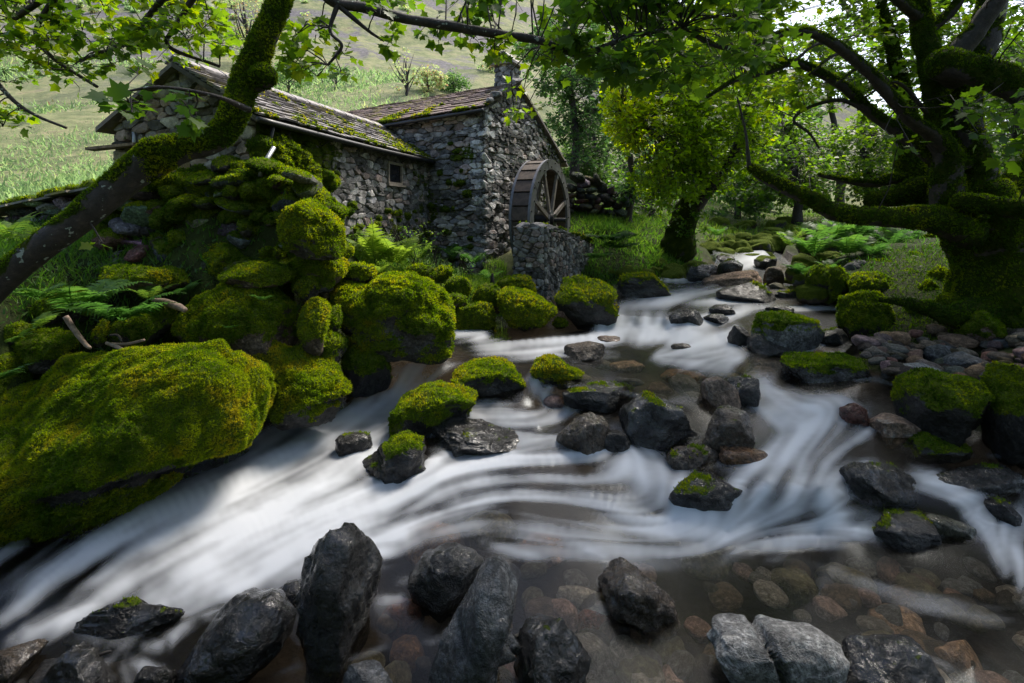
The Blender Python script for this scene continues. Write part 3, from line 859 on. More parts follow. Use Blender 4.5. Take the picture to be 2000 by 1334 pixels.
for bx, lb, dd_, tn in [((570, 540, 624, 585), 'small mossy stone at the right end of the flat slab', 6.3, .55), ((588, 526, 655, 566), 'mossy stone low on the heap between the slab and the two-humped boulder', 6.45, .55), ((655, 512, 735, 550), 'low mossy stone behind the left hump of the two-humped boulder', 7.0, .6),
                        ((498, 483, 585, 508), 'thin mossy slab at the top of the boulder heap', 6.75, .6), ((520, 500, 585, 535), 'small mossy stone at the back of the boulder heap', 6.6, .5), ((630, 596, 668, 640), 'small dark mossy stone tucked under the two-humped boulder', 6.3, .45),
                        ((600, 640, 680, 705), 'dark stone under the heap above the yellowish boulder', 6.2, .4), ((0, 628, 62, 668), 'small round moss cushion at the edge near the fern', 5.3, .5), ((20, 640, 160, 712), 'mossy stone like a bent root left of the driftwood', 5.4, .55), ((-60, 690, 60, 790), 'dark mossy stone at the left edge behind the huge boulder', 5.1, .4),
                        ((215, 610, 330, 668), 'mossy hump behind the huge boulder among the ferns', 5.7, .45), ((300, 590, 345, 640), 'small mossy stub beside the driftwood log', 5.8, .55), ((180, 622, 212, 668), 'little moss knob between the fern and the driftwood', 5.45, .6), ((60, 560, 200, 640), 'mossy hummock under the spreading fern', 5.9, .4)]:
    B(bx, lb, dd_, .66, 0, 'dark', cuts=4, lump=.6, tone=tn - .05)
B(None, 'massive moss-draped boulder with a bare pale flank at the end of the dry stone wall', 6.2, .76, 0, 'dark', outline=[(540, 427), (553, 400), (571, 387), (598, 391), (630, 409), (652, 423), (666, 436), (670, 468), (675, 497), (639, 500), (585, 496), (545, 480)], cuts=3, thick=.8, sink=.08, lump=.8, tone=.55, speck=.5)
# stones along the grass in front of the mill
for bx, lb, dd_, ms, tn in [((884, 584, 968, 642), 'low mossy stone beside the two-humped boulder at the water edge', None, .82, .55), ((842, 519, 884, 548), 'small mossy stone at the edge of the bright grass', 9.6, .85, .62), ((868, 540, 922, 575), 'mossy stone in the grass above the low stone', 9.4, .8, .55),
                            ((922, 552, 985, 606), 'dark mossy stone behind the slanting mossy slab', 9.3, .75, .5), ((968, 536, 1048, 580), 'rounded mossy stone at the corner of the wheel pit wall', 10.2, .75, .55), ((862, 572, 912, 596), 'dark low stone between grass and pool', 9.0, .7, .45),
                            ((880, 628, 924, 645), 'very small mossy stone in the pool by the two-humped boulder', None, .8, .55), ((1080, 620, 1110, 638), 'very small mossy stone under the large rounded boulder by the wheel pit', None, .7, .6), ((790, 515, 850, 545), 'mossy stone among the ferns below the window wall', 9.2, .7, .5), ((1010, 585, 1040, 612), 'small dark stone in front of the slanting mossy slab', None, .5, .4)]:
    B(bx, lb, dd_, ms, .2, 'brown', cuts=3, lump=.8, tone=tn)
B(None, 'slanting mossy slab between the grass and the large rounded boulder', 8.9, .82, .2, 'dark', outline=[(972, 566), (992, 560), (1040, 568), (1064, 578), (1088, 596), (1084, 608), (1060, 620), (1024, 630), (996, 622), (978, 592)], cuts=4, thick=1.0, tone=.66, lump=.6)
B(None, 'large rounded boulder with a bright moss cap in front of the wheel pit wall', None, .48, .5, 'black', outline=[(1084, 572), (1088, 552), (1104, 538), (1132, 538), (1168, 542), (1196, 556), (1204, 576), (1210, 600), (1192, 624), (1160, 632), (1120, 628), (1092, 604)], cuts=3, thick=.9, sink=.12, tone=.68, lump=1.2)
B((1200, 532, 1316, 582), 'grey wet stone with a moss cap upstream of the large rounded boulder', None, .38, .6, 'dark', cuts=5, tone=.72)
B((957, 533, 967, 560), 'thin upright slate standing in the grass', 9.8, 0, 0, 'dark', cuts=6, sink=.2, thick=.5, name='standing_stone', cat='stone')
# stones in the stream, upstream
B((1370, 527, 1492, 562), 'broad pale flat-topped stone in mid stream', None, .08, 0, 'tan', cuts=9, boxy=.6, speck=.3)
B((1398, 549, 1516, 592), 'dark wedge-shaped stone in front of the broad pale one', None, .18, .6, 'black', cuts=8, boxy=.7, rough=.1)
B((1490, 520, 1532, 557), 'upright brownish block beside the broad pale stone', None, .1, .1, 'brown', cuts=9, boxy=.6, speck=.4)
B((1500, 552, 1534, 564), 'small pale cobble below the upright brownish block', None, 0, 0, 'olive', cuts=1, rough=.06)
B((1512, 567, 1566, 581), 'low dark flat stone right of the wedge-shaped one', None, .2, .7, 'black', cuts=5)
B((1306, 602, 1374, 632), 'dark stone with water sliding round it just above the small fall', None, 0, .8, 'black', cuts=5)
B((1384, 594, 1438, 616), 'small wet dark stone upstream of the fall lip', None, 0, .9, 'black', cuts=5)
B((1372, 612, 1424, 634), 'half drowned dark stone on the lip of the small fall', None, 0, .9, 'black', cuts=5)
B((1494, 596, 1553, 612), 'flat wet stone just upstream of the blotched boulder', None, 0, .8, 'black', cuts=6)
B((1458, 608, 1612, 688), 'big boulder blotched with pale lichen in mid stream', None, .34, .35, 'grey', cuts=6, boxy=.7, speck=.9, tone=.35)
B((1420, 635, 1468, 674), 'dark block at the left shoulder of the lichen-blotched boulder', None, .1, .5, 'black', cuts=8)
B((1458, 647, 1546, 692), 'low brown-grey stone in front of the lichen-blotched boulder', None, .1, .5, 'dark', cuts=6)
B((1600, 640, 1660, 672), 'dark stone between the lichen-blotched boulder and the bank', None, .15, .6, 'black', cuts=6)
B((1400, 505, 1452, 545), 'wet black rock at the side of the farthest white fall', None, .1, .8, 'black', cuts=7)
B((1340, 515, 1402, 548), 'wet black slab left of the farthest white fall', None, .1, .9, 'black', cuts=7)
B((1472, 498, 1518, 524), 'dark rock at the right foot of the farthest fall', None, .3, .6, 'black', cuts=6)
B((1398, 496, 1436, 516), 'small dark rock on the lip of the farthest fall', None, .2, .7, 'black', cuts=5)
B((1100, 666, 1182, 704), 'low brown-grey stone alone in the bright pool', None, 0, .5, 'brown', cuts=8, rough=.12)
B((1166, 655, 1212, 668), 'small tan stone awash in the white water', None, 0, .5, 'tan', cuts=3)
B((1310, 670, 1350, 682), 'small brown stone just breaking the white water', None, 0, .7, 'brown', cuts=3)
# right bank, mossy
for bx, lb, dd_, ms, tn, tt in [((1574, 516, 1662, 584), 'bright green mossy boulder at the water edge below the ferns', 9.8, .75, .42, 'dark'), ((1655, 530, 1762, 586), 'mossy boulder with a bare grey crown behind the dark mossy one', 9.3, .62, .4, 'grey'), ((1632, 566, 1758, 666), 'large dark mossy boulder on the right bank next to the stream', 8.2, .62, .38, 'black'),
                            ((1640, 506, 1702, 545), 'bare grey stone above the bright green mossy boulder', 10.4, .15, .4, 'grey'), ((1690, 505, 1765, 545), 'low mossy stone left of the big tree roots', 10.2, .75, .42, 'brown'), ((1752, 526, 1812, 562), 'small mossy stone at the foot of the big tree', 9.4, .72, .4, 'brown'),
                            ((1785, 545, 1840, 590), 'mossy lump against the roots of the big tree', 8.6, .75, .4, 'brown'), ((1855, 602, 1980, 668), 'mossy boulder with pale bare patches at the edge of the shingle', 7.0, .6, .4, 'pink'), ((1970, 598, 2080, 672), 'mossy boulder cut by the right edge, above the shingle', 6.8, .62, .42, 'brown'),
                            ((1740, 462, 1830, 515), 'sunlit mossy boulder on the grass behind the stream bank', 13.0, .6, .66, 'grey'), ((1553, 470, 1640, 500), 'dark mossy stone among the bank ferns', 13.2, .6, .5, 'dark')]:
    B(bx, lb, dd_, ms, .1, tt, cuts=4, lump=.9, tone=tn, speck=.3 if tt in ('grey', 'pink') else 0)
for bx, lb, dd_ in [((1665, 478, 1722, 512), 'mossy stone among the ferns behind the bare grey one', 11.8), ((1700, 440, 1765, 472), 'low mossy hump under the long arm of the big tree', 15.0), ((1770, 492, 1822, 528), 'mossy stone by the left flank of the great trunk', 10.4), ((1610, 455, 1668, 480), 'mossy stone on the slope above the fern bank', 15.5), ((1560, 452, 1606, 474), 'round mossy stone near the stream head, right side', 16.5), ((1800, 455, 1850, 486), 'dark mossy stone in the shadow beside the great trunk', 12.0)]:
    B(bx, lb, dd_, .68, 0, 'dark', cuts=4, lump=.8, tone=.45)
# shingle bank, larger stones
B((1713, 662, 1804, 722), 'angular brown block at the water side of the shingle', 7.05, .05, .1, 'brown', cuts=11, boxy=.6, speck=.3, rough=.08)
B((1748, 708, 1842, 756), 'smooth pale grey stone in front of the shingle', 6.2, 0, 0, 'pale', cuts=4, rough=.07)
B((1522, 688, 1705, 744), 'flat glossy wet rock with a moss patch lying in the shallows', None, .32, .9, 'dark', cuts=8, boxy=.65, tone=.35, rough=.2)
B((1720, 722, 1770, 742), 'small flat grey stone between the glossy rock and the pale one', 6.35, 0, .3, 'grey', cuts=4)
B((1836, 686, 1935, 732), 'large smooth grey stone on the shingle beside the pale one', 6.3, 0, .1, 'grey', cuts=3, rough=.06)
B((1800, 672, 1878, 706), 'flat dark grey stone on the shingle', 6.75, 0, .1, 'grey', cuts=4, rough=.06)
B((1935, 655, 2010, 690), 'pale blue-grey angular stone at the top of the shingle', 6.7, 0, 0, 'blue', cuts=6, speck=.4)
B((1950, 690, 2020, 716), 'pinkish cobble at the right edge of the shingle', 6.2, 0, 0, 'pink', cuts=3)
B((1742, 718, 1940, 850), 'mossy dark rock by the shallows below the shingle', 5.3, .50, .45, 'black', cuts=6, tone=.35)
B((1915, 706, 2090, 880), 'mossy dark rock cut by the right edge below the shingle', 4.9, .5, .3, 'black', cuts=5, tone=.35)
# the row of stones across the middle
B(None, 'mossy block standing in the foam right of the chute', None, .55, .45, 'black', outline=[(760, 842), (762, 796), (780, 772), (808, 760), (828, 744), (856, 742), (872, 748), (896, 746), (920, 754), (934, 764), (916, 780), (920, 800), (880, 804), (832, 820), (808, 832), (780, 844)], cuts=4, thick=.8, tone=.58)
B(None, 'moss-capped black stone above the mossy block', None, .45, .4, 'black', outline=[(880, 730), (900, 712), (940, 700), (985, 697), (1008, 712), (1028, 738), (1022, 756), (985, 764), (930, 760), (900, 745)], cuts=4, tone=.66)
B(None, 'small pointed mossy stone at the lip of the middle fall', None, .7, .3, 'black', outline=[(1037, 718), (1044, 704), (1068, 692), (1088, 692), (1112, 710), (1140, 724), (1104, 730), (1062, 740), (1042, 736)], cuts=5, tone=.66)
B(None, 'flat black overhanging stone with water pouring past its left end', None, .12, .6, 'black', outline=[(1098, 748), (1120, 744), (1220, 744), (1240, 756), (1232, 780), (1200, 796), (1140, 796), (1104, 780)], cuts=6, rough=.08)
B(None, 'long jagged wet black rock below the middle pool', None, .10, .75, 'black', outline=[(830, 822), (856, 810), (885, 810), (915, 818), (960, 826), (1005, 832), (1045, 842), (1060, 860), (1030, 876), (960, 882), (900, 884), (848, 880), (834, 852)], cuts=9, rough=.2, boxy=.65)
B(None, 'wet black rock with a mossy top splitting the white flow', None, .30, .7, 'black', outline=[(704, 908), (728, 872), (760, 852), (792, 840), (816, 844), (834, 860), (836, 884), (816, 908), (792, 938), (760, 932), (728, 920)], cuts=8, rough=.2, tone=.5)
B((654, 842, 728, 890), 'small dark wet rock in the chute', None, .1, .8, 'black', cuts=7)
B((1085, 804, 1192, 884), 'brown wet block under the middle pool', None, .1, .8, 'brown', cuts=9, boxy=.65)
B(None, 'big smooth glistening black boulder in the middle of the stream', None, .08, .95, 'black', outline=[(1207, 816), (1216, 788), (1240, 772), (1280, 764), (1320, 770), (1352, 780), (1368, 800), (1370, 832), (1368, 862), (1320, 868), (1260, 864), (1224, 846)], cuts=5, rough=.13, boxy=.75)
B((1368, 790, 1476, 880), 'dark brown wet block right of the glistening boulder', None, .05, .8, 'brown', cuts=9, boxy=.65)
B((1368, 735, 1448, 796), 'stone half pale half black on top of the dark brown block', None, .05, .4, 'tan', cuts=4, sink=.35, speck=.3)
B((1420, 733, 1486, 790), 'glossy black stone beside the half pale one', None, .1, .9, 'black', cuts=6)
B((1180, 838, 1232, 880), 'dark wet stone in the gap left of the glistening boulder', None, 0, .8, 'black', cuts=5)
B((1300, 868, 1412, 912), 'brown overflowed slab below the glistening boulder', None, .15, .8, 'brown', cuts=6)
B((1404, 870, 1500, 905), 'tan slab awash below the dark brown block', None, 0, .8, 'orange', cuts=5)
B((1638, 786, 1700, 828), 'dark reddish stone in the right-hand rapids', None, 0, .8, 'red', cuts=6)
B((1690, 806, 1804, 852), 'tan rough stone in the right-hand rapids', None, 0, .2, 'tan', cuts=7, speck=.5)
B((1760, 842, 1900, 885), 'low olive mossy rock washed by thin water', None, .4, .7, 'black', cuts=5, tone=.3)
B((1302, 920, 1470, 985), 'dark rock under the lip of the lower fall', None, .15, .8, 'black', cuts=6, rough=.12)
B((1636, 900, 1798, 972), 'dark hump with water sliding over it right of the lower fall', None, .1, .85, 'black', cuts=5)
B((1676, 990, 1842, 1072), 'black jagged rock below the hump right of the lower fall', None, .12, .7, 'black', cuts=8, rough=.2)
B((1788, 1000, 1908, 1052), 'olive wet stone behind the black jagged rock', None, 0, .8, 'olive', cuts=5)
B((1910, 968, 1996, 1024), 'dark rock in the swirl at the right edge', None, .1, .8, 'black', cuts=6)
B((1800, 905, 2010, 950), 'long dark ledge under thin water at the right edge', None, .1, .85, 'black', cuts=6)
# foreground
B(None, 'tall upright dark rock in the foreground with tiny moss spots', None, .08, 0.83, 'dark', outline=[(645, 1022), (675, 1020), (697, 1030), (715, 1060), (735, 1085), (748, 1110), (740, 1160), (720, 1200), (710, 1240), (680, 1265), (645, 1282), (620, 1287), (592, 1285), (586, 1238), (577, 1190), (572, 1130), (580, 1090), (600, 1055), (620, 1035)], cuts=7, rough=.16, thick=.75, sink=.14)
B(None, 'smooth rounded black boulder in the foreground with a soft sheen', None, 0, 1.00, 'black', outline=[(467, 1150), (525, 1147), (555, 1160), (580, 1200), (570, 1240), (530, 1280), (480, 1310), (435, 1327), (400, 1332), (360, 1320), (340, 1305), (350, 1265), (380, 1220), (410, 1180), (435, 1160)], cuts=2, rough=.06, thick=.8, sink=.08, boxy=.9)
B(None, 'low black rock with a moss fringe in the lower left rapids', None, .12, 1.00, 'black', outline=[(122, 1225), (135, 1200), (175, 1175), (215, 1166), (260, 1172), (310, 1175), (362, 1190), (340, 1215), (270, 1245), (200, 1255), (145, 1252)], cuts=7, rough=.18)
B(None, 'grey wet stone at the bottom edge with a small twig on it', None, 0, 1.00, 'dark', outline=[(42, 1345), (75, 1295), (115, 1265), (165, 1252), (190, 1255), (200, 1272), (215, 1270), (245, 1310), (250, 1365), (140, 1390), (60, 1380)], cuts=5, rough=.1, sink=.05)
B(None, 'brown wet stone in the bottom left corner', None, 0, 1.00, 'brown', outline=[(-60, 1260), (0, 1247), (40, 1250), (95, 1265), (60, 1305), (30, 1340), (-60, 1350)], cuts=5, sink=.05)
B(None, 'grey-brown rounded stone behind the slanting slab in the foreground', None, 0, 0.78, 'dark', outline=[(795, 1115), (820, 1085), (850, 1063), (890, 1058), (925, 1067), (948, 1090), (952, 1120), (925, 1150), (895, 1180), (860, 1185), (825, 1170), (805, 1140)], cuts=5, rough=.1, sink=.06)
B(None, 'slanting slab-like rock leaning in the foreground with a pale tip', None, 0, 0.88, 'grey', outline=[(955, 1090), (970, 1086), (985, 1088), (1005, 1108), (1022, 1135), (1020, 1165), (1005, 1205), (985, 1260), (972, 1330), (965, 1372), (850, 1378), (828, 1320), (845, 1280), (870, 1230), (900, 1185), (925, 1145), (940, 1110)], cuts=4, rough=.10, thick=.7, sink=.02, boxy=.8)
B((1002, 1200, 1155, 1370), 'dark pitted rock at the bottom edge beside the slanting slab', None, .05, 1.00, 'black', cuts=6, rough=.18, sink=.05)
B(None, 'rough rock with a brown top and glistening dark flank in the lower middle', None, 0, 0.88, 'brown', outline=[(1168, 1135), (1185, 1110), (1215, 1087), (1250, 1092), (1280, 1105), (1305, 1125), (1317, 1155), (1328, 1185), (1305, 1217), (1270, 1212), (1235, 1198), (1200, 1172), (1175, 1155)], cuts=8, rough=.2, sink=.05)
B(None, 'pale grey speckled stone split by a crack at the bottom edge', None, 0, 0, 'pale', .9, outline=[(1380, 1240), (1400, 1207), (1430, 1199), (1470, 1201), (1490, 1210), (1508, 1197), (1550, 1197), (1600, 1202), (1635, 1220), (1660, 1245), (1652, 1270), (1645, 1300), (1620, 1328), (1550, 1345), (1500, 1340), (1450, 1328), (1425, 1300), (1400, 1278)], cuts=3, rough=.07, thick=.8, sink=.02, crack=((1482, 1195), (1530, 1340)))
B((1640, 1238, 1850, 1380), 'dark wet ledge behind the pale split stone', None, .06, 1.00, 'black', cuts=6, rough=.14, sink=.05)
B((664, 1288, 768, 1370), 'grey speckled stone at the bottom edge left of the slanting slab', None, 0, 0.48, 'grey', cuts=3, speck=.4, sink=.05)
B((545, 1130, 600, 1175), 'small dark stone between the upright rock and the smooth black boulder', None, 0, 0.98, 'dark', cuts=4)
B((250, 1300, 345, 1370), 'grey stone awash at the bottom edge left of the smooth black boulder', None, 0, 1.00, 'dark', cuts=4)
# more moss-grown stones round the roots of the great tree
for bx, lb, dd_ in [((1752, 540, 1814, 582), 'mossy stone between the trunk roots and the grey-crowned boulder', 9.2), ((1812, 520, 1864, 562), 'mossy stone leaning on the left roots of the great tree', 8.9), ((1758, 586, 1834, 632), 'low mossy stone at the upper end of the shingle', 8.0), ((1828, 572, 1892, 618), 'mossy stone in front of the great trunk', 7.6), ((1690, 545, 1748, 576), 'small mossy stone behind the large dark mossy boulder', 9.5)]:
    B(bx, lb, dd_, .68, 0, 'dark', cuts=4, lump=.8, tone=.4)
# stones lying on the bed, seen through the clear water
rb = np.random.default_rng(21)
BED_TINT = ['olive', 'brown', 'grey', 'grey', 'blue', 'pink', 'olive', 'dark', 'pale', 'brown']
for bx, lb, tn in [((1085, 1135, 1172, 1192), 'pale greenish stone under the clear water right of the slanting slab', 'pale'), ((1062, 1160, 1132, 1228), 'pinkish brown stone under the water beside the pale greenish one', 'pink'), ((1125, 1180, 1210, 1250), 'dark red stone under the clear water', 'red'),
                   ((1590, 1090, 1715, 1160), 'long greenish stone under the dark water below the lower fall', 'olive'), ((1500, 1100, 1600, 1160), 'greenish oval stone under the water below the lower fall', 'olive'), ((1720, 1130, 1840, 1190), 'brownish oval stone under the dark water right of the greenish ones', 'brown'),
                   ((1650, 1080, 1725, 1110), 'small pale oval stone under the water below the black jagged rock', 'pale'), ((1800, 1240, 1930, 1330), 'large yellowish stone under the water near the bottom right corner', 'tan'), ((1690, 1170, 1810, 1240), 'tan flat stone under the dark water above the wet ledge', 'tan'),
                   ((780, 1010, 900, 1075), 'orange-brown stone under the shallow flow behind the upright rock', 'orange'), ((900, 990, 1015, 1060), 'grey-brown flat stone under the shallow flow', 'olive'), ((1010, 1030, 1110, 1085), 'reddish stone under the thin flow left of the lower fall', 'orange'),
                   ((745, 1160, 830, 1230), 'dark red stone under the water beside the upright rock', 'red'), ((760, 1230, 830, 1290), 'orange stone under the water left of the slanting slab', 'orange'), ((1220, 1235, 1270, 1275), 'small tan stone under the water below the brown-topped rock', 'tan'),
                   ((1265, 1280, 1345, 1350), 'reddish brown stone under the water at the bottom edge', 'pink'), ((1090, 1225, 1200, 1330), 'grey stone under the water beside the dark pitted rock', 'grey'), ((1330, 1060, 1430, 1110), 'dim olive stone under the water right of the lower fall foot', 'olive'),
                   ((1190, 700, 1260, 722), 'tan stone under the clear brown pool', 'tan'), ((1290, 715, 1380, 742), 'reddish stone under the clear brown pool', 'orange'), ((1380, 722, 1460, 748), 'olive stone under the clear brown pool near the half pale stone', 'olive'), ((1460, 690, 1540, 716), 'brown stone under the clear brown pool near the blotched boulder', 'brown')]:
    x0, y0, x1, y1 = bx
    d0 = dwater((x0 + x1) / 2, (y0 + y1) / 2)
    zw = (HY - (y0 + y1) / 2) / F * d0 - (0.07 if y0 > 900 else 0.04)
    d1 = d0 * 1.02
    sh = 0.06 / d0 * F
    o_ = B((x0, y0 + sh * .5, x1, y1 + sh * .5), lb, d1 + 0.10, 0, .35, tn, cuts=2, rough=.07, boxy=.9, sink=.1, name='submerged_stone', cat='stone', sub=4)
    o_['tint'] = [x * 1.05 for x in TINT[tn]]
bed_me = []
for k in range(8):
    v, f = rock_shape(900 + k, 3, 2, .08, .9)
    bed_me.append(make_mesh('bed_cobble', v, f, M['rock'], {'moss': np.zeros(len(v))}))
for k in range(190):
    px, py = (rb.uniform(700, 2050), rb.uniform(1075, 1400)) if k < 155 else (rb.uniform(1080, 1640), rb.uniform(690, 770))
    d0 = dwater(px, py)
    r = rb.uniform(.05, .13) * (1 if k < 155 else 1.2)
    z = (HY - py) / F * d0 - .13 - r * .25
    d1 = d0
    c = np.array([(px - 1000) / F * d1, d1, z])
    bt = BED_TINT[rb.integers(10)]
    bn = {'olive': 'olive', 'brown': 'brown', 'grey': 'grey', 'blue': 'slate-blue', 'pink': 'pinkish', 'dark': 'dark', 'pale': 'pale'}[bt]
    wh = 'below the lower fall' if k < 155 else 'in the clear brown pool'
    add_obj('bed_cobble', bed_me[k % 8], c, rot=(rb.uniform(-.2, .2), rb.uniform(-.2, .2), rb.uniform(0, 6.28)), scale=(r * rb.uniform(.9, 1.5), r * rb.uniform(.8, 1.3), r * rb.uniform(.45, .8)), tint=[x * 1.35 for x in TINT[bt]], wet=.2, speck=0.,
        label='rounded %s cobble on the stream bed %s' % (bn, wh), category='cobble', group='%s cobbles on the bed %s' % (bn, wh))
# shingle: cobbles of the bar on the right
shapes = [rock_shape(950 + k, 3, 3, .07, .85) for k in range(8)]
sh_me = [make_mesh('shingle_cobble', v, f, M['rock'], {'moss': np.zeros(len(v))}) for v, f in shapes]
sh_t = [['grey', 'dark', 'grey', 'pale', 'tan', 'grey', 'brown'][q] for q in rb.integers(0, 7, 150)]
for k in range(150):
    px = rb.uniform(1690, 2080)
    lo = 648 + max(0, (1800 - px) * .12)
    py = rb.uniform(lo, min(770, 700 + (px - 1690) * .5))
    d = np.interp(py, [640, 690, 740, 780], [7.4, 6.7, 6.05, 5.5])
    r = rb.uniform(.035, .10) if k < 110 else rb.uniform(.08, .15)
    c = P(px, py, d)
    c[2] = max(c[2], ground_z(px, d)) + r * .15
    add_obj('shingle_cobble', sh_me[k % 8], c, rot=(rb.uniform(-.3, .3), rb.uniform(-.3, .3), rb.uniform(0, 6.28)), scale=(r * rb.uniform(1, 1.6), r * rb.uniform(.9, 1.2), r * rb.uniform(.5, .8)),
            tint=[x * q * rb.uniform(.9, 1.3) for x, q in zip(TINT[sh_t[k]], (1.15, 1.0, .84))], wet=0.1, speck=0.1,
            label='%s %s cobble of the shingle bar %s' % ('small' if k < 110 else 'large', {'grey': 'grey', 'blue': 'blue-grey', 'pale': 'pale', 'tan': 'tan', 'dark': 'dark', 'brown': 'brown'}[sh_t[k]], 'at the right edge' if px > 1900 else 'near the water'),
            category='cobble', group='%s cobbles of the shingle bar' % sh_t[k])
# far stream: tumbled mossy stones on both banks
fv = [rock_shape(970 + k, 4, 3, .12, .8) for k in range(6)]
far_me = []
for v, f in fv:
    n = vnormals(v, f)
    mv = sstep(-.2, .5, n[:, 2] * .7 + .5 * fbm(v * 2, 3, 4.) + .22)
    far_me.append(make_mesh('bank_stone', v, f, M['rock'], {'moss': mv}))
far_spots = []
for k in range(46):   # left bank between the pit wall and the far fall
    far_spots.append((rb.uniform(1170, 1400), rb.uniform(468, 545), None))
for k in range(40):   # head of the stream
    far_spots.append((rb.uniform(1360, 1570), rb.uniform(432, 500), None))
for k in range(16):
    far_spots.append((rb.uniform(1540, 1640), rb.uniform(500, 590), None))
for k, (px, py, _) in enumerate(far_spots):
    d = np.interp(py, [430, 470, 500, 540, 590], [24, 17.5, 15, 12.6, 9.6])
    if k >= 86:
        d = np.interp(py, [500, 540, 590], [12.2, 11.0, 9.4])
    w = rb.uniform(22, 52) * (1 if d < 17 else .8)
    r = w / 2 * d / F
    c = P(px, py, d)
    c[2] = min(c[2], ground_z(px, d) + r * .35)
    side = 'left' if px < 1410 else ('head' if k < 86 else 'right')
    big = 'large' if w > 38 else 'small'
    lb = {'left': 'dark mossy stone tumbled along the bank between wheel pit and far fall', 'head': 'mossy round stone at the head of the stream beyond the far fall', 'right': 'half mossy stone at the foot of the ferny bank'}[side]
    add_obj('bank_stone', far_me[k % 6], c, rot=(rb.uniform(-.2, .2), rb.uniform(-.2, .2), rb.uniform(0, 6.28)), scale=(r * rb.uniform(.9, 1.4), r, r * rb.uniform(.65, 1.0)),
            tint=list(TINT[['dark', 'black', 'brown', 'grey'][rb.integers(4)]]), wet=.3, speck=.2, label=big + ' ' + lb, category='stone', group=big + ' ' + {'left': 'stones of the far left bank', 'head': 'stones at the head of the stream', 'right': 'stones under the fern bank'}[side])

# ------------------------------------------------------------------ the water itself: silk and foam among the stones
# flow direction and whiteness from the strokes
flow = np.zeros(GX.shape + (2,))
wsum = np.full(GX.shape, 1e-6)
foamI = np.zeros(GX.shape)
for line, hw, inten in STROKES:
    c = spline(line, 8) if len(line) > 2 else np.linspace(line[0], line[1], 9)
    t = unit(np.gradient(c, axis=0))
    x0, y0, x1, y1 = c[:, 0].min() - hw * 4 - 60, c[:, 1].min() - hw * 4 - 60, c[:, 0].max() + hw * 4 + 60, c[:, 1].max() + hw * 4 + 60
    ii = np.where((gy >= y0) & (gy <= y1))[0]
    jj = np.where((gx >= x0) & (gx <= x1))[0]
    if len(ii) == 0 or len(jj) == 0:
        continue
    s = np.s_[ii[0]:ii[-1] + 1, jj[0]:jj[-1] + 1]
    q = np.stack([GX[s], GY[s]], -1)
    d2 = ((q[:, :, None, :] - c[None, None]) ** 2).sum(-1)
    k = d2.argmin(-1)
    d = np.sqrt(d2.min(-1))
    w = np.exp(-d / (hw * 1.2 + 8))
    flow[s] += w[..., None] * t[k]
    wsum[s] += w
    tt = k / (len(c) - 1)
    ends = sstep(-0.05, 0.12, tt) * sstep(1.05, 0.82, tt)
    foamI[s] = 1 - (1 - foamI[s]) * (1 - 0.92 * inten * np.exp(-(d / hw) ** 2 * 0.75) * (0.35 + 0.65 * ends))
flow = unit(flow + np.array([-1e-3, 3e-4]))
ring = np.zeros(GX.shape)
for cx_, cy_, rx_, ry_ in RINGS:        # the current parts round each stone and froths at its waterline
    ii = np.where((gy > cy_ - 3 * ry_) & (gy < cy_ + 3 * ry_))[0]
    jj = np.where((gx > cx_ - 3 * rx_) & (gx < cx_ + 3 * rx_))[0]
    if len(ii) < 2 or len(jj) < 2:
        continue
    sl = np.s_[ii[0]:ii[-1] + 1, jj[0]:jj[-1] + 1]
    ex, ey = (GX[sl] - cx_) / rx_, (GY[sl] - cy_) / ry_
    e_ = np.sqrt(ex ** 2 + ey ** 2) + 1e-6
    n_ = unit(np.stack([ex / rx_, ey / ry_], -1))
    into = np.minimum(0, (flow[sl] * n_).sum(-1))
    wgt = .45 * sstep(1.6, 1.0, e_)
    flow[sl] = unit(flow[sl] - n_ * (into * wgt)[..., None] + 1e-4)
    ring[sl] = np.maximum(ring[sl], np.exp(-((e_ - 1.06) / .13) ** 2))



def streaks(specs, length, step):
    """noises of several grains drawn out along the flow, traced once for all"""
    W0 = in_poly(GX, GY, W_POLY)
    fl32 = flow.astype(np.float32)
    bases = []
    for seed, cell in specs:
        base = np.random.default_rng(seed).random(GX.shape, dtype=np.float32)
        for _ in range(cell):
            base = (base + np.roll(base, 1, 0) + np.roll(base, 1, 1) + np.roll(base, -1, 0) + np.roll(base, -1, 1)) / 5
        bases.append((base - base.mean()) / base.std())
    x0, y0 = GX[W0].astype(np.float32), GY[W0].astype(np.float32)
    rowof = np.interp(np.arange(gy[0], gy[-1] + 1, .5), gy, np.arange(len(gy))).round().astype(np.int32)
    acc = [np.zeros(len(x0), np.float32) for _ in specs]
    for sgn in (1, -1):
        x, y = x0.copy(), y0.copy()
        for k in range(length):
            j = np.clip(((x + 320) / 4.0 + .5).astype(np.int32), 0, len(gx) - 1)
            i = rowof[np.clip(((y - gy[0]) * 2).astype(np.int32), 0, len(rowof) - 1)]
            for a_, b_ in zip(acc, bases):
                a_ += b_[i, j]
            f = fl32[i, j]
            x += sgn * step * f[:, 0]
            y += sgn * step * f[:, 1]
    out = []
    for a_ in acc:
        q = np.zeros(GX.shape)
        q[W0] = (a_ - a_.mean()) / a_.std()
        out.append(q)
    return out


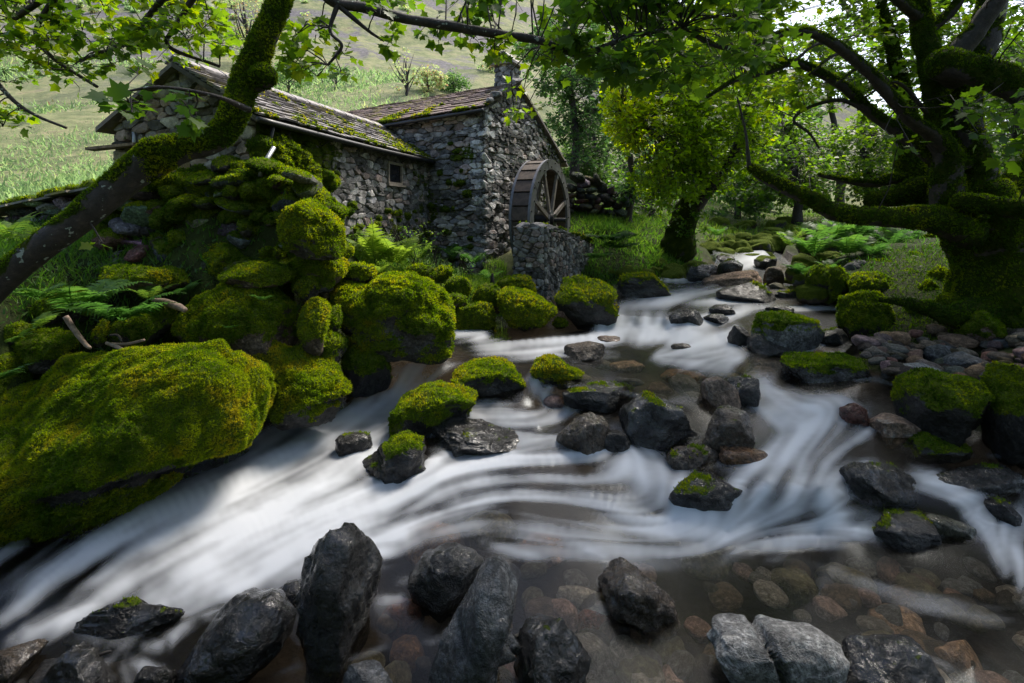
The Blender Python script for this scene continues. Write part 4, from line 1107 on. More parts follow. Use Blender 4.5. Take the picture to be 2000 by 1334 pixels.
st1, st2, st3 = streaks([(1, 2), (2, 9), (5, 34)], 30, 5.0)
lic = 0.40 * st1 + 0.75 * st2 + 0.6 * st3
lic /= lic.std()
soft = foamI.copy()
for _ in range(30):
    soft = (soft + np.roll(soft, 1, 0) + np.roll(soft, -1, 0) + np.roll(soft, 1, 1) + np.roll(soft, -1, 1)) / 5
foamI = np.clip(foamI + .5 * ring * np.clip(.5 + .6 * st2, 0, 1) * (.05 + .95 * sstep(.08, .5, soft)) * (1 - foamI), 0, 1)
foam = np.clip(foamI * (1 + .14 * st3) + (0.012 + 0.30 * np.sqrt(foamI * (1.15 - foamI))) * lic - 0.05, 0, 1)
foam = foam ** 0.95
foam = (2 * foam + np.roll(foam, 1, 1) + np.roll(foam, -1, 1)) / 4
for _ in range(1):
    foam = (2 * foam + np.roll(foam, 1, 0) + np.roll(foam, -1, 0) + np.roll(foam, 1, 1) + np.roll(foam, -1, 1)) / 6
# a gentle relief that follows the streaks
WZ = WZ + 0.0012 * (st2 + 2 * st3) * np.clip(foamI, 0.1, 1) + 0.03 * (foamI - 0.3) * np.clip(foamI, 0, 1)
wv = np.stack([(GX - 1000) / F * WD, WD, WZ], -1).reshape(-1, 3)
ny, nx = GX.shape
ii, jj = np.meshgrid(np.arange(ny - 1), np.arange(nx - 1), indexing='ij')
keep = (INW[:-1, :-1] & INW[1:, 1:])
a = (ii * nx + jj)[keep]
wq = np.stack([a + nx, a + nx + 1, a + 1, a], 1)
used = np.unique(wq)
remap = np.full(ny * nx, -1)
remap[used] = np.arange(len(used))

m, nt = newmat('running_water')
fo = att(nt, 'foam')
lw = nd(nt, 'Fresnel', {'IOR': 1.33}).outputs[0]
tr = nd(nt, 'BsdfTransparent', {'Color': (0.86, 0.79, 0.67)})
gl = nd(nt, 'BsdfGlossy', {'Color': (0.8, 0.85, 0.9, 1), 'Roughness': 0.24})
wat = nd(nt, 'MixShader', {0: mapr(nt, lw, 0.0, 1.0, 0.0, 0.65), 1: tr.outputs[0], 2: gl.outputs[0]})
silt = nd(nt, 'BsdfDiffuse', {'Color': (0.035, 0.030, 0.024)})
wat2 = nd(nt, 'MixShader', {0: 0.045, 1: wat.outputs[0], 2: silt.outputs[0]})
fd = nd(nt, 'BsdfPrincipled', {'Base Color': (0.80, 0.82, 0.86), 'Roughness': 0.8, 'Specular IOR Level': 0.05})
ft = nd(nt, 'BsdfTranslucent', {'Color': (0.72, 0.76, 0.80)})
fs = nd(nt, 'MixShader', {0: 0.35, 1: fd.outputs[0], 2: ft.outputs[0]})
finish(nt, nd(nt, 'MixShader', {0: mapr(nt, fo, 0.0, 1.0, 0.0, 0.97), 1: wat2.outputs[0], 2: fs.outputs[0]}).outputs[0])
M['water'] = m
obj('water', wv[used], remap[wq], M['water'], loc=(0, 0, 0), attrs={'foam': foam.ravel()[used]}, kind='structure')


# ------------------------------------------------------------------ masonry
def wall_stone_material():
    m, nt = newmat('wall_stone')
    co = nt.nodes.new('ShaderNodeNewGeometry').outputs['Position']
    tint = att(nt, 'tint', 'OBJECT', 'Color')
    lime = att(nt, 'lime', 'OBJECT')
    n2 = noise(nt, 9.0, 6, 0.7, co)
    base = mix(nt, 0.9, tint, ramp(nt, n2, [(0.28, 0.35), (0.5, 0.9), (0.75, 1.7)]), 'MULTIPLY')
    lich = mapr(nt, noise(nt, 6.0, 7, 0.75, co, 0.8), 0.55, 0.63)
    base = mix(nt, mth(nt, 'MULTIPLY', lich, 0.45), base, (0.40, 0.40, 0.38))
    base = mix(nt, mth(nt, 'MULTIPLY', mapr(nt, noise(nt, 4.0, 6, 0.7, co, 1.0), 0.44, 0.51), lime), base, (0.78, 0.76, 0.73))
    dk = mapr(nt, noise(nt, 2.2, 6, 0.75, co), 0.50, 0.64)
    base = mix(nt, mth(nt, 'MULTIPLY', dk, 0.75), base, (0.018, 0.016, 0.014))
    h = noise(nt, 26.0, 6, 0.7, co)
    rock = nd(nt, 'BsdfPrincipled', {'Base Color': base, 'Roughness': 0.85, 'Specular IOR Level': 0.3, 'Normal': bump(nt, h, 0.8, 0.03)})
    mcol = ramp(nt, noise(nt, 3.5, 6, 0.7, co, 0.5), MOSS_STOPS)
    mcol = mix(nt, 0.6, mcol, ramp(nt, noise(nt, 40.0, 3, 0.7, co), [(0.3, 0.35), (0.7, 1.5)]), 'MULTIPLY')
    mb = nd(nt, 'BsdfPrincipled', {'Base Color': mcol, 'Roughness': 0.95, 'Specular IOR Level': 0.1, 'Normal': bump(nt, noise(nt, 45.0, 4, 0.75, co), 1.0, 0.05)})
    fac = mapr(nt, mth(nt, 'ADD', att(nt, 'moss'), mth(nt, 'MULTIPLY', mth(nt, 'SUBTRACT', noise(nt, 5.0, 6, 0.7, co), 0.5), 1.6)), 0.45, 0.57)
    finish(nt, nd(nt, 'MixShader', {0: fac, 1: rock.outputs[0], 2: mb.outputs[0]}).outputs[0])
    return m


M['wallstone'] = wall_stone_material()
M['mortar'] = simple('dark_mortar', (0.085, 0.078, 0.07), 0.95, 0.5, 12, 0.6)
M['iron'] = simple('black_iron', (0.012, 0.012, 0.013), 0.45, 0.4, 20, 0.1)
M['zinc'] = simple('zinc_pipe', (0.30, 0.31, 0.33), 0.35, 0.2, 10, 0.1, 0.6)
M['frame'] = simple('grey_painted_wood', (0.20, 0.17, 0.14), 0.7, 0.4, 12, 0.3)
M['wheel_steel'] = simple('weathered_grey_rim', (0.125, 0.125, 0.14), 0.5, 0.35, 5, 0.25, 0.15)
M['wheel_wood'] = simple('brown_wheel_board', (0.062, 0.042, 0.030), 0.75, 0.6, 9, 0.4)
M['spoke_wood'] = simple('bleached_spoke_wood', (0.15, 0.13, 0.118), 0.75, 0.4, 9, 0.4)
m, nt = newmat('dark_window_glass')
finish(nt, nd(nt, 'BsdfPrincipled', {'Base Color': (0.008, 0.008, 0.010), 'Roughness': 0.12, 'Normal': bump(nt, noise(nt, 3.0, 2, 0.5, objco(nt)), 0.1, 0.02)}).outputs[0])
M['glass'] = m
m, nt = newmat('roof_slate')
co = nt.nodes.new('ShaderNodeNewGeometry').outputs['Position']
rnd = nt.nodes.new('ShaderNodeObjectInfo').outputs['Random']
warm = att(nt, 'warm', 'OBJECT')
c0 = ramp(nt, noise(nt, 7.0, 6, 0.7, co), [(0.3, (0.07, 0.066, 0.07)), (0.5, (0.19, 0.18, 0.18)), (0.72, (0.34, 0.32, 0.31))])
c1 = ramp(nt, noise(nt, 5.0, 6, 0.7, co), [(0.3, (0.06, 0.036, 0.032)), (0.5, (0.19, 0.115, 0.095)), (0.72, (0.33, 0.23, 0.19))])
c0 = mix(nt, warm, c0, c1)
c0 = mix(nt, 0.8, c0, ramp(nt, rnd, [(0.0, 0.55), (1.0, 1.35)]), 'MULTIPLY')
ylich = mapr(nt, noise(nt, 1.6, 8, 0.75, co, 0.5), 0.53, 0.60)
c0 = mix(nt, mth(nt, 'MULTIPLY', ylich, 0.75), c0, (0.24, 0.21, 0.035))
finish(nt, nd(nt, 'BsdfPrincipled', {'Base Color': c0, 'Roughness': 0.7, 'Normal': bump(nt, noise(nt, 20.0, 6, 0.7, co), 0.6, 0.02)}).outputs[0])
M['slate'] = m


def clip_half(poly, n, c):
    """keep the part of a convex polygon with n.p <= c"""
    out = []
    k = len(poly)
    for i in range(k):
        a, b = poly[i], poly[(i + 1) % k]
        da, db = n[0] * a[0] + n[1] * a[1] - c, n[0] * b[0] + n[1] * b[1] - c
        if da <= 0:
            out.append(a)
        if (da < 0 < db) or (db < 0 < da):
            t = da / (da - db)
            out.append((a[0] + (b[0] - a[0]) * t, a[1] + (b[1] - a[1]) * t))
    return out


STONE_TINTS = [(0.26, 0.25, 0.245), (0.34, 0.32, 0.31), (0.17, 0.16, 0.16), (0.28, 0.22, 0.195), (0.42, 0.40, 0.385), (0.10, 0.095, 0.09), (0.22, 0.22, 0.235), (0.32, 0.25, 0.225)]


def stone_face(parent, A, e, out, poly, sw, sh, seed, mossf=None, limef=None, hole=None, limit=300, proud=0.045, joint=0.055, jit=0.6, dark=1.0, flat=False):
    """rubble stones laid over a wall face; poly is the face's convex outline in (along, up)"""
    r = np.random.default_rng(seed)
    A = np.asarray(A, float)
    e3, o3 = np.array([e[0], e[1], 0]), np.array([out[0], out[1], 0])
    P2 = np.array(poly)
    s0, s1, z0, z1 = P2[:, 0].min(), P2[:, 0].max(), P2[:, 1].min(), P2[:, 1].max()
    seeds = []
    z = z0
    while z < z1 + sh:
        h = sh * r.uniform(.6, 1.5)
        s = s0 - sw * r.random()
        while s < s1 + sw:
            w = sw * r.uniform(.5, 1.65)
            seeds.append((s + w / 2 + sw * jit * (r.random() - .5), z + h / 2 + h * jit * 1.3 * (r.random() - .5)))
            s += w
        z += h
    S = np.array(seeds)
    ky = sw / sh * .85
    T = S * [1, ky]
    cells = []
    area = lambda q: 0.5 * abs(sum(q[i][0] * q[(i + 1) % len(q)][1] - q[(i + 1) % len(q)][0] * q[i][1] for i in range(len(q))))
    for i in range(len(S)):
        q = [tuple(p) for p in poly]
        d2 = ((T - T[i]) ** 2).sum(1)
        for j in np.argsort(d2)[1:15]:
            n = (T[j] - T[i]) * [1, ky]
            mid = (S[j] + S[i]) / 2
            q = clip_half(q, n, n @ mid)
            if len(q) < 3:
                break
        if len(q) < 3:
            continue
        if hole is not None:
            hs0, hs1, hz0, hz1 = hole
            cs = np.mean(q, 0)
            if hs0 < cs[0] < hs1 and hz0 < cs[1] < hz1:
                continue
            if max(p[0] for p in q) > hs0 and min(p[0] for p in q) < hs1 and max(p[1] for p in q) > hz0 and min(p[1] for p in q) < hz1:
                opts = [((1, 0), hs0), ((-1, 0), -hs1), ((0, 1), hz0), ((0, -1), -hz1)]
                q = max((clip_half(q, n, c) for n, c in opts), key=lambda t: area(t) if len(t) > 2 else 0)
                if len(q) < 3:
                    continue
        ar = area(q)
        if ar > sw * sh * 0.06:
            cells.append((ar, q))
    cells.sort(key=lambda t: -t[0])
    extra = Geo()
    for k, (ar, q) in enumerate(cells):
        q = np.array(q)
        # soften corners: drop very short edges
        keep_ = np.linalg.norm(q - np.roll(q, 1, 0), axis=1) > 0.12 * math.sqrt(ar)
        if keep_.sum() >= 3:
            q = q[keep_]
        c = q.mean(0)
        n = len(q)
        # cut the corners so the stone is not a plain polygon
        if n < 9:
            a_ = q + (np.roll(q, 1, 0) - q) * .24
            b_ = q + (np.roll(q, -1, 0) - q) * .24
            q = np.stack([a_, b_], 1).reshape(-1, 2)
            n = len(q)
        jn = 1 - joint * r.uniform(.6, 1.4)
        p = proud * r.uniform(.35, 1.5)
        tl = r.normal(size=2) * 0.22
        r0 = c + (q - c) * min(.99, jn + .04)
        r1 = c + (q - c) * jn * (1 + 0.05 * r.normal(size=(n, 1)))
        r2 = c + (q - c) * jn * r.uniform(.74, .92) + .05 * math.sqrt(ar) * r.normal(size=(n, 2))
        def lift(pts, hgt):
            hh = hgt + ((pts - c) @ tl) * (0.5 if np.ndim(hgt) == 0 and hgt > 0 else 0)
            return A + pts[:, :1] * e3 + np.array([0, 0, 1.0]) * pts[:, 1:2] + o3 * np.broadcast_to(hh, (len(pts),))[:, None]
        V = np.vstack([lift(r0, -0.02), lift(r1, p * .62 + .001), lift(r2, p * (1 + .15 * r.normal())), lift(c[None], p * r.uniform(.8, 1.25))])
        i = np.arange(n)
        j = (i + 1) % n
        Fq = np.vstack([np.stack([i, j, j + n], 1), np.stack([i, j + n, i + n], 1), np.stack([i + n, j + n, j + 2 * n], 1), np.stack([i + n, j + 2 * n, i + 2 * n], 1), np.stack([i + 2 * n, j + 2 * n, np.full(n, 3 * n)], 1)])
        if e3[0] * o3[1] - e3[1] * o3[0] > 0:
            Fq = Fq[:, ::-1]
        mo = np.full(len(V), mossf(c[0], c[1]) if mossf else 0.0)
        if k < limit:
            t = STONE_TINTS[r.integers(len(STONE_TINTS))]
            g = r.uniform(.7, 1.35) * dark
            obj('stone', V, Fq, M['wallstone'], V.mean(0), parent, {'moss': mo}, flat, tint=[x * g for x in t], lime=float(limef(c[0], c[1]) if limef else 0.0))
        else:
            extra.add(V, Fq, moss=mo)
    if extra.n:
        extra.build('small_stones', M['wallstone'], parent, None, flat, kind='stuff', tint=[.12, .115, .11], lime=0.0)


def slab_wall(name, parent, A, e, out, poly, thick, mat, label=None):
    """the core of a wall: the outline extruded inwards"""
    A = np.asarray(A, float)
    e3, o3 = np.array([e[0], e[1], 0]), np.array([out[0], out[1], 0])
    f = np.array([A + p[0] * e3 + np.array([0, 0, p[1]]) for p in poly])
    b = f - o3 * thick
    n = len(poly)
    faces = [list(range(n)), list(range(2 * n - 1, n - 1, -1))] + [[i, i + n, (i + 1) % n + n, (i + 1) % n] for i in range(n)]
    o = obj(name, np.vstack([f, b]), faces, mat, A, parent, None, False)
    if label:
        o['label'] = label
    return o


def slates(parent, e0, e1, r0, r1, rows, per_row, seed, warm, limit=300):
    """courses of slates over a roof plane: eave e0-e1, ridge r0-r1"""
    r = np.random.default_rng(seed)
    e0, e1, r0, r1 = (np.asarray(x, float) for x in (e0, e1, r0, r1))
    N = unit(np.cross(e1 - e0, r0 - e0))
    N = N if N[2] > 0 else -N
    up = np.array([0, 0, 1.0])

    def at(u, v):
        return (e0 * (1 - u) + e1 * u) * (1 - v) + (r0 * (1 - u) + r1 * u) * v
    edges = np.cumsum(np.linspace(1.25, .75, rows))
    edges = np.concatenate([[0], edges / edges[-1]])
    cells = []
    for i in range(rows):
        u = -r.random() / per_row
        while u < 1:
            du = r.uniform(.6, 1.5) / per_row
            a, b = max(u, 0), min(u + du, 1)
            if b - a > .15 / per_row:
                cells.append((i, a + .0012, b - .0012))
            u += du
    extra = Geo()
    order = sorted(range(len(cells)), key=lambda k: cells[k][1] if False else -((cells[k][2] - cells[k][1]) * np.linalg.norm(e1 - e0)))
    for q, k in enumerate(order):
        i, a, b = cells[k]
        v0 = edges[i] - .012 * r.random() - .004
        v1 = min(1.0, edges[i + 1] + .6 * (edges[i + 1] - edges[i]))
        t = .020 + .014 * r.random()
        lift0 = .038 + .016 * r.random()
        s = .10 * (b - a) * r.normal(size=2)
        w = r.normal(size=4) * .006
        bot = [at(a, v0 + w[0]) + N * (lift0 + s[0]), at(b, v0 + w[1]) + N * (lift0 + s[1]), at(b, v1) + N * .004, at(a, v1) + N * .004]
        V = np.array(bot + [x + N * t for x in bot])
        if q < limit:
            obj('slate', V, [(0, 3, 2, 1), (4, 5, 6, 7), (0, 1, 5, 4), (1, 2, 6, 5), (2, 3, 7, 6), (3, 0, 4, 7)], M['slate'], V.mean(0), parent, None, False, warm=float(warm))
        else:
            extra.add(V, np.array([(0, 3, 2, 1), (4, 5, 6, 7), (0, 1, 5, 4), (1, 2, 6, 5), (2, 3, 7, 6), (3, 0, 4, 7)]))
    if extra.n:
        extra.build('small_slates', M['slate'], parent, None, False, kind='stuff', warm=float(warm))
    return at, N


def cushions(parent, pts, rad, seed, name='moss', furL=None, tone=.55, flat=.55, fur=1.0):
    """moss cushions: little domes with sprigs, one part"""
    r = np.random.default_rng(seed)
    g = Geo()
    s, f = ico(3 if np.max(rad) > .165 else 2)
    for p, q in zip(pts, np.broadcast_to(rad, (len(pts),))):
        v = s * (1 + .25 * fbm(s * 1.7 + r.random() * 50, 2))[:, None] * q * np.array([r.uniform(.8, 1.4), r.uniform(.8, 1.4), flat * r.uniform(.8, 1.2)]) + p
        g.add(v, f, moss=1.0)
    V, Fc = np.concatenate(g.v), np.concatenate(g.f)
    o = g.build(name, M['wallstone'], parent, kind='stuff', tint=[.1, .1, .08], lime=0.0)
    if furL:
        q = sprigs(V, Fc, np.ones(len(V)), .65 * fur / (furL * furL), furL, seed + 5, tone=tone)
        if q:
            obj('moss_sprigs', q[0], q[1], M['tuft'], None, parent, {'lc': q[2]}, True, kind='stuff')
    return o


# ------------------------------------------------------------------ the stone mill
WA, WB = np.array([-3.6, 7.2]), np.array([-2.1, 12.7])      # wing, stream-side wall
WLEN = np.linalg.norm(WB - WA)
we = (WB - WA) / WLEN
wo = np.array([we[1], -we[0]])                              # faces the stream
WE, WR, WW = 1.33, 2.21, 2.6                                # eave, ridge, width
MC = np.array([-0.684, 12.0])                               # near corner of the mill block
gd = unit(np.array([0.45, 0.893]))                          # along the gable
ax = np.array([-gd[1], gd[0]])                              # along the ridge, away from the stream
ME, MR, MF = 2.50, 3.49, 1.80
mill = thing('stone_mill', 'old stone watermill with slate roofs, a chimney and a long low wing', 'watermill', (MC[0], MC[1], -1.5))
A3 = lambda p, z=0.0: np.array([p[0], p[1], z])
# wing, long wall
zb = -1.3
poly = [(0, zb), (WLEN + .1, zb), (WLEN + .1, WE), (0, WE)]
win = (3.68, 4.31, .66, 1.13)
w = slab_wall('wall', mill, A3(WA), we, wo, poly, .35, M['mortar'], 'long wing wall of grey rubble, mossy towards the near end')
wing_moss = lambda s, z: .95 * sstep(2.2, .3, s - .5 * (z - .2)) + .62 * sstep(.1, -.9, z) * sstep(6.5, 3.0, s) + .18 + (.25 if s > 5.0 else 0)
stone_face(w, A3(WA), we, wo, poly, .25, .105, 5, wing_moss, None, win, proud=.042)
# window
wf = add_obj('window', None, A3(WA + we * (win[0] + win[1]) / 2, win[2]), mill)
def wall_box(name, parent, A, e, o, s0, s1, z0, z1, d0, d1, mat):
    a = np.asarray(A, float)
    e3, o3 = A3(e), A3(o)
    V = box_verts(a + e3 * (s0 + s1) / 2 + o3 * (d0 + d1) / 2 + np.array([0, 0, (z0 + z1) / 2]), e3, o3, (0, 0, 1), (s1 - s0) / 2, (d1 - d0) / 2, (z1 - z0) / 2)
    return obj(name, V, BOXF, mat, V.mean(0), parent, None, False)
fr = Geo()
for (a, b, c, d) in [(win[0], win[1], win[2], win[2] + .045), (win[0], win[1], win[3] - .05, win[3]), (win[0], win[0] + .05, win[2] + .045, win[3] - .05), (win[1] - .05, win[1], win[2] + .045, win[3] - .05)]:
    V = box_verts(A3(WA + we * (a + b) / 2 + wo * .015, (c + d) / 2), A3(we), A3(wo), (0, 0, 1), (b - a) / 2, .035, (d - c) / 2)
    fr.add(V, BOXF)
fr.build('frame', M['frame'], wf, smooth=False)
wall_box('pane', wf, A3(WA), we, wo, win[0] + .05, win[1] - .05, win[2] + .045, win[3] - .05, .001, .012, M['glass'])
wall_box('sill', wf, A3(WA), we, wo, win[0] - .06, win[1] + .06, win[2] - .045, win[2] - .002, -.01, .10, M['frame'])
# wing gable
wp_ = -wo                                                   # across the wing, away from the stream
gpoly = [(0, zb), (WW, zb), (WW, WE), (WW / 2, WR - .03), (0, WE)]
w = slab_wall('wall', mill, A3(WA), wp_, -we, gpoly, .35, M['mortar'], 'near gable of the wing half hidden by the trunk and leaves')
stone_face(w, A3(WA), wp_, -we, gpoly, .27, .12, 9, lambda s, z: .25 + .5 * sstep(.4, -.3, z), None, (1.15, 1.65, .55, 1.05), proud=.06)
wg = add_obj('window', None, A3(WA + wp_ * 1.4, .55), mill)
wall_box('pane', wg, A3(WA), wp_, -we, 1.15, 1.65, .55, 1.05, .001, .012, M['glass'])
wall_box('lintel', wg, A3(WA), wp_, -we, 1.0, 1.8, 1.06, 1.2, .0, .09, M['frame'])
wall_box('sill', wg, A3(WA), wp_, -we, 1.05, 1.75, .48, .545, .0, .09, M['frame'])
slab_wall('wall', mill, A3(WA + wp_ * WW), we, wp_, [(0, zb), (WLEN + 1, zb), (WLEN + 1, WE), (0, WE)], .3, M['mortar'], 'rear wall of the wing')
# wing roof, two slopes
ev = wo * .16
e0, e1 = A3(WA - we * .18 + ev, WE + .02), A3(WB + we * .25 + ev, WE + .0)
r0, r1 = A3(WA - we * .18 + wp_ * WW / 2, WR), A3(WB + we * .75 + wp_ * WW / 2, WR + .02)
b0, b1 = A3(WA - we * .18 + wp_ * (WW + .16), WE), A3(WB + we * .75 + wp_ * (WW + .16), WE)


def roof_slab(name, q, mat, label):
    q = np.array(q)
    V = np.vstack([q, q - [0, 0, .07]])
    o = obj(name, V, [(0, 1, 2, 3), (7, 6, 5, 4), (0, 4, 5, 1), (1, 5, 6, 2), (2, 6, 7, 3), (3, 7, 4, 0)], mat, V.mean(0), mill, None, False, label=label, warm=.3)
    return o


rf = roof_slab('roof', [e0, e1, r1, r0], M['mortar'], 'stream-side roof slope of the wing, grey slates patched with yellow moss')
at_w, N_w = slates(rf, e0, e1, r0, r1, 13, 23, 3, .12)
rb2 = roof_slab('roof', [b1, b0, r0 + [0, 0, .002], r1 + [0, 0, .002]], M['slate'], 'rear roof slope of the wing')
# ridge tiles
rg = Geo()
for k in range(16):
    t0, t1 = k / 16 + .003, (k + 1) / 16 - .003
    a, b = r0 * (1 - t0) + r1 * t0, r0 * (1 - t1) + r1 * t1
    for sgn, nn in ((1, wo), (-1, -wo)):
        q = np.array([a + [0, 0, .075], b + [0, 0, .075], b + A3(nn * .15, -.02), a + A3(nn * .15, -.02)])
        rg.add(np.vstack([q, q + [0, 0, .03]]), np.array([(0, 3, 2, 1), (4, 5, 6, 7), (0, 1, 5, 4), (1, 2, 6, 5), (2, 3, 7, 6), (3, 0, 4, 7)]))
rg.build('ridge_slates', M['slate'], rf, smooth=False, warm=.1)
rn = np.random.default_rng(12)
pts = []
while len(pts) < 520:
    u, v = rn.random(), rn.random() ** 1.3
    p = at_w(u, v)
    if fbm(p[None] * 1.7, 3, 2.)[0] + .45 * (.45 - v) + .25 * u > .14:
        pts.append(p + N_w * .05)
cushions(rf, np.array(pts), rn.uniform(.025, .065, len(pts)), 4, furL=.035, tone=.75, flat=.5, fur=.5)
# gutter and pipes
gut = spline([A3(WA - we * .2 + wo * .21, WE - .03), A3((WA + WB) / 2 + wo * .21, WE - .05), A3(WB - we * .05 + wo * .21, WE - .03)], 10)
V, T = tube(gut, .045, 8)
obj('gutter', V, T, M['iron'], None, mill)
V, T = tube(np.array([A3(WA + we * .12 + wo * .19, WE - .05), A3(WA + we * .14 + wo * .12, WE - .28), A3(WA + we * .10 + wo * .12, WE - .42)]), .028, 8)
obj('downpipe', V, T, M['iron'], None, mill)
V, T = tube(np.array([P(535, 288, 6.9), P(514, 322, 6.75), P(508, 345, 6.7)]), .030, 10)
obj('downpipe', V, T, M['zinc'], None, mill, label='shiny zinc pipe slanting over the mossy corner')
for s in np.linspace(.5, 5.2, 6):
    V, T = tube(np.array([A3(WA + we * s + wo * .02, WE - .18), A3(WA + we * s + wo * .17, WE - .1)]), .012, 5)
    obj('gutter_bracket', V, T, M['iron'], None, mill)

# mill block, long wall
mo_ = -gd
L1 = 3.2
poly = [(0, -1.7), (L1, -1.7), (L1, ME - .1), (0, ME)]
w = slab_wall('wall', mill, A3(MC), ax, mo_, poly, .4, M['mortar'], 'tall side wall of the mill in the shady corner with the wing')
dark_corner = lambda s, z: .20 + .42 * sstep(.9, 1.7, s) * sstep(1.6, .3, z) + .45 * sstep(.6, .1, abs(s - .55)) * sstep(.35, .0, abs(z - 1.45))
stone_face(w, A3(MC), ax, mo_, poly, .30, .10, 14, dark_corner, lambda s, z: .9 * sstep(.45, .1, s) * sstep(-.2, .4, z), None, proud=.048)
# gable with the wheel
GW = 5.0
poly = [(0, -1.7), (GW, -1.7), (GW, MF), (1.76, MR - .05), (0, ME)]
go = np.array([gd[1], -gd[0]])
w = slab_wall('wall', mill, A3(MC), gd, go, poly, .4, M['mortar'], 'gable wall behind the waterwheel with white lime stains')
stone_face(w, A3(MC), gd, go, poly, .29, .11, 23, lambda s, z: .12 + .3 * sstep(2.0, 4.0, s), lambda s, z: .95 * sstep(1.3, .2, s) * sstep(-.9, .4, z) + .55 * sstep(.6, .2, abs(s - 2.3)) * sstep(.2, .8, z) * sstep(2.2, 1.4, z) + .15, None, proud=.048)
slab_wall('wall', mill, A3(MC + gd * GW), ax, gd, [(0, -1.0), (8, -1.0), (8, MF), (0, MF)], .3, M['mortar'], 'rear wall of the mill')
# corner stones
for k in range(13):
    z = -1.6 + k * .315
    a, b = (.42, .2) if k % 2 else (.22, .38)
    V, f = rock_shape(400 + k, 3, 9, .06, .55)
    V = V[:, :1] * A3(gd * a * .6) + V[:, 1:2] * A3(ax * b * .6) + V[:, 2:] * np.array([0, 0, .155]) + A3(MC + gd * (a * .6 - .07) + ax * (b * .6 - .07), z + .1)
    obj('quoin_stone', V, f, M['wallstone'], V.mean(0), w, {'moss': np.full(len(V), .1)}, False, tint=[.18 + .06 * math.sin(k * 2.3)] * 3, lime=.6 if z > 0 else .2)
# mill roof
ov = mo_ * .17 + go * .14
m0, m1 = A3(MC + mo_ * .17 + go * .14, ME - .04), A3(MC + ax * 7.2 + mo_ * .17, ME - .34)
q0, q1 = A3(MC + gd * 1.76 + go * .14, MR), A3(MC + gd * 1.76 + ax * 7.4, MR - .28)
k0, k1 = A3(MC + gd * (GW + .3) + go * .14, MF - .16), A3(MC + gd * (GW + .3) + ax * 7.4, MF - .16)
rf = roof_slab('roof', [m0, q0, q1, m1], M['mortar'], 'side roof slope of the mill, reddish brown slates with yellow moss at the eave')
at_m, N_m = slates(rf, m0, m1, q0, q1, 12, 23, 8, .8)
roof_slab('roof', [q0 + [0, 0, .002], k0, k1, q1 + [0, 0, .002]], M['slate'], 'far roof slope of the mill')
pts = []
while len(pts) < 330:
    u, v = rn.random() * .75, rn.random() ** 1.6
    p = at_m(u, v)
    if fbm(p[None] * 1.5, 3, 6.)[0] + .8 * (.22 - v) > .12:
        pts.append(p + N_m * .05)
cushions(rf, np.array(pts), rn.uniform(.03, .08, len(pts)), 41, furL=.045, tone=.78, flat=.5, fur=.5)
for k in range(6):       # rough stones along the verge
    t = .12 + k * .15
    c = m0 * (1 - t) + q0 * t
    V, f = rock_shape(430 + k, 3, 8, .1, .6)
    V = V * np.array([.13, .2, .085]) * (.8 + .4 * (k % 2)) + c + [0.02, 0, .1]
    obj('verge_stone', V, f, M['wallstone'], V.mean(0), rf, {'moss': np.full(len(V), .15)}, False, tint=[.16, .15, .145], lime=.2)
V, T = tube(spline([m0 + A3(mo_ * .05, -.05), m0 * .5 + m1 * .5 + A3(mo_ * .05, -.07), m1 + A3(mo_ * .05, -.05)], 6), .045, 8)
obj('gutter', V, T, M['iron'], None, mill)
V, T = tube(np.array([P(1080, 315, 16.6), P(1106, 315, 16.4)]), .05, 6)
obj('iron_bar', V, T, M['iron'], None, mill)
# chimney
cc = MC + gd * 1.80 + ax * .28
ch = add_obj('chimney', None, A3(cc, MR - .3), mill)
def chim_core():
    V = box_verts(A3(cc, MR + .05), A3(gd), A3(ax), (0, 0, 1), .24, .24, .46)
    return obj('core', V, BOXF, M['mortar'], V.mean(0), ch, None, False)
chim_core()
for A0, e_, o_ in ((cc - gd * .26 + go * .26, gd, go), (cc - gd * .26 + go * .26, ax, -gd)):
    stone_face(ch, A3(A0 - o_ * .03), e_, o_, [(0, MR - .3), (.52, MR - .3), (.52, MR + .48), (0, MR + .48)], .2, .13, 31, lambda s, z: .15, None, proud=.04)
for z, hw in ((MR + .50, .36), (MR + .55, .30)):
    V = box_verts(A3(cc, z), A3(gd), A3(ax), (0, 0, 1), hw, hw, .022)
    obj('cap_slate', V, BOXF, M['slate'], V.mean(0), ch, None, False, warm=0.)
for sg in (1, -1):
    d_ = unit(A3(ax * sg * .8, -1.0) * np.array([1, 1, .75]))
    V = box_verts(A3(cc + ax * sg * .15, MR + .70), A3(gd), d_, unit(np.cross(A3(gd), d_)), .27, .2, .02)
    obj('cap_slate', V, BOXF, M['slate'], V.mean(0), ch, None, False, warm=0.)
# moss spilling over the near corner of the wing
rn = np.random.default_rng(15)
pts, rad = [], []
for k in range(190):
    s, z = abs(rn.normal()) * 1.0, rn.uniform(-.35, 1.12)
    if z > 1.25 - s * .35:
        continue
    pts.append(A3(WA + we * s + wo * .07, z))
    rad.append(rn.uniform(.07, .16))
for k in range(70):
    s, z = rn.uniform(0, 1.3), rn.uniform(-.4, .75)
    pts.append(A3(WA + wp_ * s - we * .07, z - s * .12))
    rad.append(rn.uniform(.08, .17))
cushions(mill, np.array(pts), np.array(rad), 77, name='moss_cushions', furL=.030, tone=.42, flat=.85, fur=1.3)
rn = np.random.default_rng(16)
pts = [A3(WA + we * rn.uniform(1.2, 5.0) + wo * .06, rn.uniform(-1.0, .1)) for k in range(70)] + [A3(MC + ax * rn.uniform(.3, 1.7) + mo_ * .06, rn.uniform(-1.3, 1.9)) for k in range(26)]
